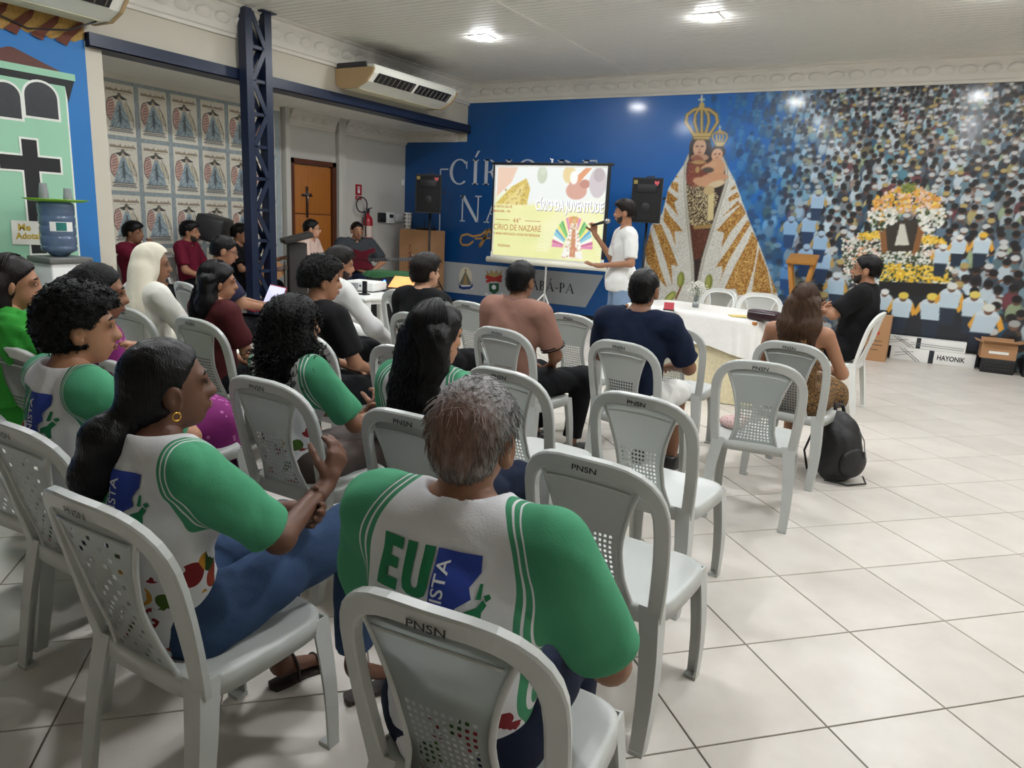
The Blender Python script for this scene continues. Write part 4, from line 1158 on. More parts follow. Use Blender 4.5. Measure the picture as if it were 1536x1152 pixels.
def person(label, x, y, deg, h=.012, pose='sit', J=None, head=(0, 0, 0), skin='brown', build=1.0, fat=0.0, shirt=None, sleeve=.62, neckcut=.075, pants=None, hem=.10,
           shoes=None, hair=None, hands=(None, None), scale=1.0, collar=None, skirt=None, face=True, fold=.006, z=0.0, group=None, waist=None, lean=None, longsleeve=False, hh=None, fem=False, hair_kw=None, tank=False):
    q = {k: np.array(v, float) for k, v in (SIT if pose == 'sit' else STAND).items()}
    if build != 1.0 or fat:
        for k in ('ls', 'rs', 'le', 're'): q[k][0] *= build
    if lean:
        a = math.radians(lean); c, s = math.cos(a), math.sin(a); b = q['pel']
        for k in ('abd', 'che', 'nek', 'hed', 'ls', 'rs', 'le', 're', 'lw', 'rw'):
            dy, dz = q[k][1]-b[1], q[k][2]-b[2]; q[k][1] = b[1]+dy*c+dz*s; q[k][2] = b[2]-dy*s+dz*c
    for k, v in (J or {}).items(): q[k] = np.array(v, float)
    for k in q: q[k] = q[k]*scale
    S = scale; HR = rot_zxy(*head); hd = q['hed']
    H = lambda p: hd+HR @ (np.array(p, float)*S)
    cw = build
    torso = [EL(q['pel'], np.array((.150+.5*fat, .115+.5*fat, .115))*S), EL(q['abd'], np.array((.130*cw+fat, .098+fat, .14))*S), EL(q['che'], np.array((.150*cw+fat*.7, .108+fat*.6, .175))*S),
             RC(q['ls']+(.035*S, 0, -.01), q['rs']+(-.035*S, 0, -.01), .062*S, .062*S), RC(q['nek']+(0, 0, .0), q['ls']*.55+q['nek']*.45+(0, 0, .0), .052*S, .045*S), RC(q['nek'], q['rs']*.55+q['nek']*.45, .052*S, .045*S)]
    if fem:
        for s in (-1, 1): torso.append(EL(q['che']+np.array((s*.07, .085, -.03))*S, np.array((.06, .06, .06))*S))
    neck = [RC(q['nek']-(0, 0, .03*S), H((0, -.02, -.06)), (.056+fat*.2)*S, .052*S)]
    ua, fa = (.050+fat*.35)*S, .034*S
    def arm(s):
        sh, el, wr = q[s+'s'], q[s+'e'], q[s+'w']
        return [RC(sh, el, ua, .040*S+fat*.2), RC(el, wr, .041*S+fat*.15, .027*S)]
    def legp(s):
        return [RC(q[s+'h'], q[s+'k'], (.088+fat*.5)*S, .060*S), RC(q[s+'k'], q[s+'a'], .058*S, .038*S)]
    feet = [RC(q[s+'a']-(0, 0, .03*S), q[s+'t'], .036*S, .026*S) for s in 'lr']
    headp = [EL(H((0, -.012, .028)), np.array((.075, .096, .088))*S, HR), EL(H((0, .024, -.045)), np.array((.054, .062, .070))*S, HR), EL(H((0, .050, -.088)), np.array((.030, .028, .022))*S, HR),
             RC(H((0, .086, .012)), H((0, .105, -.028)), .010*S, .0135*S), EL(H((0, .074, .024)), np.array((.052, .018, .014))*S, HR), EL(H((0, .084, -.064)), np.array((.024, .012, .010))*S, HR)]
    for s in (-1, 1): headp += [EL(H((s*.079, -.012, -.016)), np.array((.012, .023, .036))*S, HR @ rot_zxy(-26*s)), EL(H((s*.012, .094, -.030)), np.array((.009, .011, .008))*S, HR)]
    parts = []
    limbs = torso+neck+arm('l')+arm('r')+legp('l')+legp('r')+feet
    v, qd = solid(limbs, max(h*1.15, .0135)*S, .03, -.004); parts.append((v, qd))
    hh = hh or (min(h, .009) if h < .0125 else .0105)
    conch = [lambda P, F, s=s: smax(F, -peval(EL(H((s*.093, -.008, -.014)), np.array((.010, .012, .021))*S, HR @ rot_zxy(-26*s)), P), .006) for s in (-1, 1)] if hh < .0095 else []
    v, qd = solid(headp+[RC(q['nek'], H((0, -.02, -.06)), (.056+fat*.2)*S, .052*S)], hh*S, .018, 0, conch); parts.append((v, qd))
    for s, spec in zip('lr', hands):
        wr, el = q[s+'w'], q[s+'e']; f = nrm(wr-el)
        if spec is None: spec = dict()
        fw = spec.get('fwd', f); pm = spec.get('palm', (0, 0, -1)); th = spec.get('thumb', ((1 if s == 'l' else -1), .3, .3))
        hp = hand(wr, fw, pm, th, spec.get('curl', 35), spec.get('spread', 1.0), S*.98)
        parts.append(solid(hp+[RC(wr-f*.05*S, wr, .029*S, .026*S)], (.0058 if h < .0095 else .0076)*S, .009))
    V, Q = join(parts)
    sk = skin_mat(skin, SKINS[skin])
    me = np_mesh('person', V, Q); me.materials.append(sk)
    body = link('person', me)
    body.location = (x, y, z); body.rotation_euler = (0, 0, math.radians(deg))
    tag(body, label, 'person', group)
    out = {'body': body, 'q': q, 'H': H, 'HR': HR, 'S': S}
    # shirt
    if shirt is not None:
        pr = list(torso)
        ops = [folds(fold, 38, int(abs(x*97+y*31)*10) % 97)]
        ends = []
        for s in 'lr':
            sh, el, wr = q[s+'s'], q[s+'e'], q[s+'w']
            if longsleeve:
                pr += [RC(sh, el, ua+.004, .046*S+fat*.2), RC(el, wr+(el-wr)*.04, .047*S+fat*.15, .035*S)]
            elif sleeve > 0:
                e = sh+(el-sh)*sleeve; pr.append(RC(sh, e, ua+.006*S, ua+.010*S)); ends.append((e, nrm(el-sh)))
        if pose == 'stand': pr += [EL(q['pel']-np.array((0, 0, .03))*S, np.array((.192, .155, .21))*S)]
        if skirt is None: pr.append(RC(q['pel']+(0, 0, -.02), q['pel']+(0, .03*S, -.035), .115*S, .10*S))
        for e, n_ in ends:
            def op(P, F, e=e, n_=n_):
                d = (P[0]-e[0])*n_[0]+(P[1]-e[1])*n_[1]+(P[2]-e[2])*n_[2]
                r2 = (P[0]-e[0])**2+(P[1]-e[1])**2+(P[2]-e[2])**2
                return np.where(r2 < (.12*S)**2, smax(F, d), F)
            ops.append(op)
        nk = RC(q['nek']+np.array((0, .01, .0))*S, q['nek']+np.array((0, .045, .16))*S, neckcut*S, (neckcut+.06)*S)
        ops.append(cut_prim(nk))
        if tank: ops.append(lambda P, F: smax(F, np.minimum(np.abs(P[0])-.085*S, P[2]-.90*S)))
        wz = (q['pel'][2]-.075*S) if waist is None else waist
        ops.append(lambda P, F: smax(F, wz-P[2]))
        v, qd = solid(pr, h*S, .040, .011*S, ops)
        v = relax(v, qd, 1, .5)
        me = np_mesh('shirt', v, qd); me.materials.append(shirt)
        out['shirt'] = link('shirt', me, None, body)
        if collar is None: rib(out, shirt, neckcut)
        if collar is not None:
            cz = q['nek']; mb = MB(); N = 20
            for k in range(N+1): pass
            ringp = []
            for k in range(N+1):
                a = -math.pi*.42+2*math.pi*.92*k/N+math.pi*.04+math.pi/2+math.pi*.42
                ringp.append(cz+np.array((math.cos(a+math.pi*0)*.072, .012+math.sin(a)*.072, .018-.02*max(0, math.sin(a))))*S)
            mb.tube(ringp, .013*S, 6, flat=1.4); mb.build('collar', collar, out['shirt'])
    if pants is not None:
        pr = [torso[0]]
        for s in 'lr':
            hp_, kn, an = q[s+'h'], q[s+'k'], q[s+'a']
            pr.append(RC(hp_, kn, (.092+fat*.5)*S, .068*S))
            if hem < .9: 
                e = kn+(an-kn)*(1-hem); pr.append(RC(kn, e, .066*S, .052*S))
        ops = [folds(fold*.9, 34, 5)]
        if hem < .9:
            for s in 'lr':
                kn, an = q[s+'k'], q[s+'a']; e = kn+(an-kn)*(1-hem); n_ = nrm(an-kn)
                ops.append(lambda P, F, e=e, n_=n_: np.where((P[0]-e[0])**2+(P[1]-e[1])**2+(P[2]-e[2])**2 < (.10*S)**2, np.maximum(F, (P[0]-e[0])*n_[0]+(P[1]-e[1])*n_[1]+(P[2]-e[2])*n_[2]), F))
        v, qd = solid(pr, max(h, .011)*S, .035, .008*S, ops)
        me = np_mesh('trousers', v, qd); me.materials.append(pants); out['pants'] = link('trousers', me, None, body)
    if skirt is not None:
        m_, zl, spread = skirt
        pr = [EL(q['pel'], np.array((.165, .135, .12))*S), RC(q['lh'], q['lk'], .10*S, .088*S), RC(q['rh'], q['rk'], .10*S, .088*S), RC(q['lk'], q['rk'], .085*S, .085*S),
              RC((q['lk']+q['rk'])/2, ((q['la']+q['ra'])/2)*(1, 1, 0)+(0, .0, zl+.05), .13*S, .13*S*spread), RC(q['lk'], q['la']*(1.2, 1, 0)+(0, .0, zl+.06), .08*S, .10*S*spread), RC(q['rk'], q['ra']*(1.2, 1, 0)+(0, .0, zl+.06), .08*S, .10*S*spread)]
        v, qd = solid(pr, max(h, .012)*S, .06, .01, [folds(.006, 30, 9), lambda P, F: np.maximum(F, zl-P[2])])
        me = np_mesh('skirt', v, qd); me.materials.append(m_); out['skirt'] = link('skirt', me, None, body)
    if shoes is SANDAL:
        for s in 'lr':
            an, to = q[s+'a'], q[s+'t']; d = nrm((to-an)*(1, 1, 0)); sd0 = np.array((d[1], -d[0], 0)); zb = max(min(an[2]-.085*S, to[2]-.04*S), 0)
            hl, te = np.array((an[0], an[1], zb))-d*.03*S, np.array((to[0], to[1], zb))+d*.03*S
            sb = MB(); prf = [(-.03, 0), (-.034, .05), (-.030, .13), (-.042, .19), (-.034, .235), (0, .25), (.034, .235), (.042, .19), (.030, .13), (.034, .05), (.03, 0), (0, -.012)]
            L = np.linalg.norm(te-hl)/.25; sb.prism([(a*S, b*L) for a, b in prf], hl, sd0, d, (0, 0, 1), .014*S)
            c = hl+d*.19*L
            for w_, zz in ((.0, .045), (-.10, .085)):
                c2 = c+d*w_*L; sb.tube([c2+sd0*.045*S*math.cos(t)+np.array((0, 0, .012+zz*S*math.sin(t))) for t in np.linspace(0, math.pi, 9)], .006*S, 5)
            sb.build('sandal', shoes, body)
    elif shoes is not None:
        for s in 'lr':
            an, to = q[s+'a'], q[s+'t']; d = nrm((to-an)*(1, 1, 0))
            heel = np.array((an[0], an[1], .034*S))-d*.025*S; toe = np.array((to[0], to[1], .032*S))+d*.02*S
            v, qd = solid([RC(heel, toe, .040*S, .038*S), RC(heel+(0, 0, .03*S), an+(0, 0, .0), .040*S, .040*S), EL((heel+toe)/2+(0, 0, .012), np.array((.046, .046, .03))*S)], .009*S, .02, .003, [lambda P, F: np.maximum(F, .002-P[2]), lambda P, F: np.maximum(F, P[2]-.095*S)])
            me = np_mesh('shoe', v, qd); me.materials.append(shoes); link('shoe', me, None, body)
    if hair: hair_mesh(out, hair[0], hair[1], hh, **(hair_kw or {}))
    if face: face_parts(out)
    return out

def rib(o, m, nc):
    """ribbed neckband lying on the shirt around the neck opening"""
    tm_ = o['shirt'].data; bvh = BVHTree.FromPolygons([v.co.copy() for v in tm_.vertices], [list(p.vertices) for p in tm_.polygons])
    c, S = o['q']['nek'], o['S']; pts = []; last = None
    for k in range(29):
        a = 2*math.pi*k/28; p = None
        for rr_ in np.arange(nc-.005, nc+.09, .004):
            hit = bvh.ray_cast(Vector((c[0]+rr_*S*math.cos(a), c[1]+.014*S+rr_*S*math.sin(a), c[2]+.16*S)), Vector((0, 0, -1)))
            if hit[0] is not None and hit[1].z > .25: p = hit[0]; break
        if p is None: continue
        pts.append(p+Vector((0, 0, .002)))
    if len(pts) < 12: return
    Z = np.array([list(p) for p in pts]); Z = (np.roll(Z, 1, 0)+Z*2+np.roll(Z, -1, 0))/4; Z = (np.roll(Z, 1, 0)+Z*2+np.roll(Z, -1, 0))/4
    Z = np.concatenate([Z, Z[:1]])
    mb = MB(); mb.tube([Vector(p) for p in Z], .0085*S, 6, caps=False)
    mb.build('neckband', m if m.name != 'cloth_green_white_tee' else fab('white_rib', (216, 216, 218)), o['shirt'])
def face_parts(o):
    H, HR, S, body = o['H'], o['HR'], o['S'], o['body']
    for s in (-1, 1):
        e = MB(); c = H((s*.031, .076, .006)); fw = HR @ np.array((0, 1, 0)); up = HR @ np.array((0, 0, 1)); sd = HR @ np.array((1, 0, 0))
        pts = [c+sd*.013*S*math.cos(t)+up*.0062*S*math.sin(t)+fw*.0075*S for t in np.linspace(0, 2*math.pi, 12, endpoint=False)]
        e.add(pts+[c+fw*.0105*S], [(i, (i+1) % 12, 12) for i in range(12)], 0)
        pts = [c+sd*.0056*S*math.cos(t)+up*.0056*S*math.sin(t)+fw*.0112*S for t in np.linspace(0, 2*math.pi, 8, endpoint=False)]
        e.add(pts, [tuple(range(8))], 1)
        e.build('eye', [mat('eye_white', (206, 200, 192), .3), mat('eye_iris', (26, 18, 14), .2)], body)
        b = MB(); b.tube([H((s*.014, .089, .027)), H((s*.032, .087, .034)), H((s*.050, .075, .028))], [.0035*S, .0045*S, .002*S], 6); b.build('eyebrow', HB, body)
    l = MB(); l.tube([H((-.024, .088, -.062)), H((-.010, .097, -.058)), H((0, .0985, -.060)), H((.010, .097, -.058)), H((.024, .088, -.062))], [.002*S, .005*S, .005*S, .005*S, .002*S], 6)
    l.tube([H((-.020, .089, -.066)), H((0, .097, -.070)), H((.020, .089, -.066))], [.002*S, .0058*S, .002*S], 6)
    l.build('lips', mat('lips', (126, 72, 62), .45), body)

def strands(name, paths, r, m, parent, n=3):
    """many thin tubes in one mesh; paths: array (N, K, 3)"""
    P = np.asarray(paths, float); N, K, _ = P.shape
    T = np.gradient(P, axis=1); T /= np.maximum(np.linalg.norm(T, axis=2, keepdims=True), 1e-9)
    ref = np.array((.31, .52, .79)); A = np.cross(T, ref); A /= np.maximum(np.linalg.norm(A, axis=2, keepdims=True), 1e-9); B = np.cross(T, A)
    tp = np.interp(np.linspace(0, 1, K), [0, .15, .8, 1], [.6, 1, .9, .15])[None, :, None]
    ring = np.stack([P+(A*math.cos(2*math.pi*k/n)+B*math.sin(2*math.pi*k/n))*r*tp for k in range(n)], 2)
    V = ring.reshape(-1, 3); base = np.arange(N*K*n).reshape(N, K, n); Q = []
    for k in range(n):
        k2 = (k+1) % n
        Q.append(np.stack([base[:, :-1, k], base[:, :-1, k2], base[:, 1:, k2], base[:, 1:, k]], -1).reshape(-1, 4))
    me = np_mesh(name, V, np.concatenate(Q)); me.materials.append(m)
    o = link(name, me, None, parent); o['kind'] = 'stuff'
    return o

def hair_mesh(o, style, m, h, length=.3, vol=1.0, seed=1, width=1.0, line=.040, nape=-.06, n=320):
    H, HR, S, body = o['H'], o['HR'], o['S'], o['body']
    rg = np.random.default_rng(seed)
    inv = HR.T
    def loc(P):
        x, y, z = P[0]-o['q']['hed'][0], P[1]-o['q']['hed'][1], P[2]-o['q']['hed'][2]
        return [(x*inv[i, 0]+y*inv[i, 1]+z*inv[i, 2])/S for i in range(3)]
    def face_cut(P, F, line=line, nape=nape, back=True):
        x, y, z = loc(P)
        f = np.minimum(y-.012, line+.5*np.minimum(y-.06, 0)-z) # in front and below hairline -> remove
        f = np.minimum(f, np.maximum(.3-z, 0)+.0)*1.0
        g = np.maximum(F, np.minimum((y-(.012+.9*np.maximum(z-(line-.045), 0)))*.8, (line+.01-z+.2*y)*.8))
        if nape is not None: g = np.maximum(g, (nape-z)+.15*(y+.08))
        return g+.0025*np.sin(x*310+2*np.sin(z*170))*np.sin(z*290+y*230)
    ear = [lambda P, F, s=s: np.maximum(F, -(np.sqrt((loc(P)[1]+.008)**2+(loc(P)[2]+.018)**2)-.030+0*loc(P)[0])) for s in (1,)]
    if style in ('short', 'crop', 'curlyshort', 'grey'):
        g = {'short': .013, 'crop': .007, 'curlyshort': .022, 'grey': .006}[style]*vol
        pr = [EL(H((0, -.014, .030)), np.array((.076, .098, .090))*S, HR), EL(H((0, -.05, -.02)), np.array((.062, .056, .06))*S, HR)]
        if style in ('short', 'curlyshort'): pr.append(EL(H((0, .010, .075)), np.array((.066, .080, .050))*S*(1+.12*(vol-1)), HR))
        ops = []
        if style == 'curlyshort':
            def op(P, F): x, y, z = loc(P); return F+.0055*(np.sin(x*170+3*np.sin(z*60))*np.sin(y*160+1)*np.sin(z*175+2*np.sin(x*50)))*1.6
            ops.append(op)
        else:
            ops.append(lambda P, F: F+.0016*np.sin(np.arctan2(loc(P)[0], loc(P)[1]+.02)*44+6*loc(P)[2]*10))
        ops += [face_cut]
        if style != 'curlyshort' or True: ops += ear
        v, q = solid(pr, h*S, .02, g*S, ops)
        v = relax(v, q, 1, .3)
        me = np_mesh('hair', v, q); me.materials.append(m); o['hair'] = link('hair', me, None, body)
        N = int({'short': 700, 'crop': 500, 'curlyshort': 1100, 'grey': 900}[style]*(1.0 if h < .0085 or seed == 2 else .45)); cen = H((0, -.02, .0)); K = 10; tt = np.linspace(0, 1, K)
        vv = v[rg.integers(0, len(v), N)]; paths = np.zeros((N, K, 3)); up = HR @ np.array((0, 0, 1.0)); fwd_ = HR @ np.array((0, 1.0, 0))
        for i in range(N):
            d = nrm(vv[i]-cen)
            if style == 'curlyshort':
                b0 = nrm(np.cross(d, rg.normal(size=3))); b1 = np.cross(d, b0); r0 = rg.uniform(.003, .006); p0 = rg.uniform(0, 6); L = rg.uniform(.012, .026)
                paths[i] = vv[i]-d*.004+(b0[None]*(r0*np.cos(tt*8+p0))[:, None]+b1[None]*(r0*np.sin(tt*8+p0))[:, None]+d[None]*(tt*L*.5)[:, None]+b0[None]*(tt*L*.4)[:, None])*S
            else:
                w_ = -up+.25*rg.normal(size=3) if np.dot(d, up) < .75 else fwd_+.5*rg.normal(size=3)
                w_ = nrm(w_-d*np.dot(w_, d)); L = rg.uniform(.014, .030)*(1.4 if style == 'grey' else 1)
                paths[i] = vv[i]-d*.0015+(w_[None]*(tt*L)[:, None]+d[None]*(np.sin(tt*math.pi)*.0028)[:, None])*S
        strands('strand', paths, (.0016 if style == 'curlyshort' else .0011)*S, m, o['hair'])
        return
    if style == 'veil': return
    # long styles: cap plus falling mass
    pr = [EL(H((0, -.014, .032)), np.array((.080, .100, .092))*S*vol, HR)]
    dn = np.array((0, 0, -1.0)); top = H((0, -.055, .0)); bk = HR @ np.array((0, -1, 0)); sd = HR @ np.array((1, 0, 0))
    ops = []
    if style in ('long', 'wavy', 'straight'):
        L = length
        for s in (-1, -.4, .4, 1):
            a = top+sd*s*.052*S*width+bk*.018*S; b = a+dn*L*S*(1-.06*abs(s))+sd*s*.018*width+bk*(.045 if abs(s) < .6 else .03)*S
            pr += [RC(a, (a+b)/2, .044*S, .046*S*width), RC((a+b)/2, b, .046*S*width, .022*S)]
        ops.append(lambda P, F: F+.003*np.sin(loc(P)[0]*190+8*np.sin(loc(P)[2]*16)))
    elif style == 'bob':
        for s in (-1, -.4, .4, 1):
            a = top+sd*s*.060*S+bk*.005*S; b = a+dn*length*S+sd*s*.02
            pr += [RC(a, b, .040*S, .036*S)]
        ops.append(lambda P, F: F+.0025*np.sin(loc(P)[0]*190+8*np.sin(loc(P)[2]*16)))
    elif style == 'pony':
        t0 = H((0, -.105, -.055))
        t1, t2, t3 = t0+bk*.055*S+dn*.05*S, t0+bk*.075*S+dn*.15*S+sd*-.02, t0+bk*.055*S+dn*length*S+sd*-.05
        pr += [RC(t0, t1, .030*S, .044*S), RC(t1, t2, .046*S, .052*S), RC(t2, t3, .052*S, .022*S), EL(H((0, -.06, -.03)), np.array((.062, .055, .06))*S, HR)]
        ops.append(lambda P, F: F+.0008*np.sin(loc(P)[2]*260+loc(P)[1]*160))
    elif style == 'bigcurly':
        for (a, r) in (((0, -.02, .02), (.125, .125, .115)), ((0, -.05, -.10), (.150, .115, .12)), ((0, -.06, -.19), (.150, .10, .09)), ((.08, -.02, -.10), (.075, .09, .12)), ((-.08, -.02, -.10), (.075, .09, .12))):
            pr.append(EL(H(a), np.array(r)*S*vol, HR))
    elif style == 'bun':
        pr += [EL(H((0, -.05, .0)), np.array((.085, .075, .085))*S, HR), EL(H((0, -.125, -.01)), np.array((.06, .055, .06))*S, HR)]
        def op(P, F): x, y, z = loc(P); return F+.004*(np.sin(x*170+3*np.sin(z*60))*np.sin(y*160+1)*np.sin(z*175))*1.6
        ops.append(op)
    cutf = lambda P, F: face_cut(P, F, line, None)
    v, q = solid(pr, h*S*1.15, .03, .006, ops+[cutf]+([] if style in ('bigcurly',) else (ear if style in ('pony', 'bun') else [])))
    me = np_mesh('hair', v, q); me.materials.append(m); o['hair'] = link('hair', me, None, body)
    # loose strands over the mass
    if n:
        K = 22; t = np.linspace(0, 1, K)
        if style in ('long', 'wavy', 'straight', 'bob'):
            ph = rg.uniform(-1.35, 1.35, n); paths = np.zeros((n, K, 3)); L = length*rg.uniform(.85, 1.08, n)
            for i in range(n):
                a0 = rg.uniform(-.35, .1)
                arc = np.linspace(a0, math.pi*.58, 10); R_ = 1.07+rg.uniform(-.01, .06)
                d = np.array((math.sin(ph[i]), -math.cos(ph[i])))
                hx = np.sin(arc); hz = np.cos(arc)
                p = np.stack([d[0]*hx*.080*R_*vol, -.014+d[1]*hx*.100*R_*vol, .032+hz*.092*R_*vol], 1)
                e = p[-1]; tt = np.linspace(0, 1, K-10+1)[1:]
                amp = {'wavy': .011, 'long': .009, 'straight': .002, 'bob': .002}[style]
                fq = rg.uniform(16, 26); p0 = rg.uniform(0, 6)
                wv = amp*np.sin(tt*L[i]*fq*4+p0)*np.minimum(1, tt*3)
                wid = 1+(width-1)*np.minimum(1, tt*2)
                tail = np.stack([e[0]*wid+wv+d[0]*.02*tt, e[1]-.035*np.sin(tt*2.2)+amp*np.cos(tt*L[i]*fq*4+p0)*np.minimum(1, tt*3), e[2]-L[i]*tt*1.0], 1)
                w = np.concatenate([p, tail]) ; paths[i] = o['q']['hed']+(w*S) @ HR.T
            strands('strand', paths, .0030*S, m, o['hair'])
        elif style == 'bigcurly':
            paths = np.zeros((n, 16, 3)); tt = np.linspace(0, 1, 16)
            vi = rg.integers(0, len(v), n); vv = v[vi]; cen = H((0, -.04, -.06))
            for i in range(n):
                d = nrm(vv[i]-cen); u = nrm(np.cross(d, rg.normal(size=3))); w_ = nrm(nrm(u)+np.array((0, 0, -.9))); b1 = nrm(np.cross(d, w_))
                r0 = rg.uniform(.006, .011); p0 = rg.uniform(0, 6); L = rg.uniform(.04, .09)
                paths[i] = vv[i]-d*.006+(w_[None]*(tt*L)[:, None]+d[None]*(r0*np.cos(tt*14+p0)+.006)[:, None]+b1[None]*(r0*np.sin(tt*14+p0))[:, None])*S
            strands('strand', paths, .0026*S, m, o['hair'])
        elif style == 'pony':
            paths = np.zeros((n, K, 3))
            for i in range(n):
                off = rg.normal(size=3)*.5; L = length*rg.uniform(.8, 1.15)
                t0 = H((0, -.105, -.055)); c = [t0, t0+bk*.06*S+dn*.05*S, t0+bk*.085*S+dn*.16*S+sd*-.02, t0+bk*.06*S+dn*L*S+sd*(-.05-.05*rg.random())]
                rr_ = np.array([.02, .045, .058, .05])*S
                nn = nrm(off); pts = np.array([c[k]+nn*rr_[k]*rg.uniform(.9, 1.15) for k in range(4)])
                B = [((1-t)**3), 3*t*(1-t)**2, 3*t*t*(1-t), t**3]
                paths[i] = sum(B[k][:, None]*pts[k][None] for k in range(4))
            strands('strand', paths, .0022*S, m, o['hair'])

def on_surface(target, polys, mats, name, u0, w0, su, sw, back=True, lift=.0025, div=.012, parent=None):
    """print shapes onto a garment: 2D polygons projected along the body's y axis"""
    tm_ = target.data; bvh = BVHTree.FromPolygons([v.co.copy() for v in tm_.vertices], [list(p.vertices) for p in tm_.polygons])
    bm = bmesh.new()
    for poly, mi in polys:
        vs = [bm.verts.new((u0+p[0]*su*(1 if back else -1), 0, w0+p[1]*sw)) for p in poly]
        try: f = bm.faces.new(vs); f.material_index = mi
        except ValueError: pass
    bmesh.ops.triangulate(bm, faces=bm.faces)
    for _ in range(4):
        es = [e for e in bm.edges if e.calc_length() > div]
        if not es: break
        bmesh.ops.subdivide_edges(bm, edges=es, cuts=1); bmesh.ops.triangulate(bm, faces=[f for f in bm.faces if len(f.verts) > 3])
    dead = []
    for v in bm.verts:
        hit = bvh.ray_cast(Vector((v.co.x, -1.0 if back else 1.0, v.co.z)), Vector((0, 1 if back else -1, 0)))
        if hit[0] is None: dead.append(v); continue
        lf = lift+.0011*max([f.material_index for f in v.link_faces] or [0])
        v.co = hit[0]+hit[1].normalized()*lf if hit[1].y*(-1 if back else 1) > 0 else hit[0]+Vector((0, -lf if back else lf, 0))
    bmesh.ops.delete(bm, geom=dead, context='VERTS')
    me = bpy.data.meshes.new(name); bm.to_mesh(me); bm.free()
    for m in mats: me.materials.append(m)
    return link(name, me, None, parent or target)
def text_polys(s, size, bold=0.0, shear=0.0, rot=0.0):
    me = text_mesh(s, size, bold, shear); c, sn = math.cos(rot), math.sin(rot)
    V = [(v.co.x*c-v.co.y*sn, v.co.x*sn+v.co.y*c) for v in me.vertices]
    return [[V[i] for i in p.vertices] for p in me.polygons]
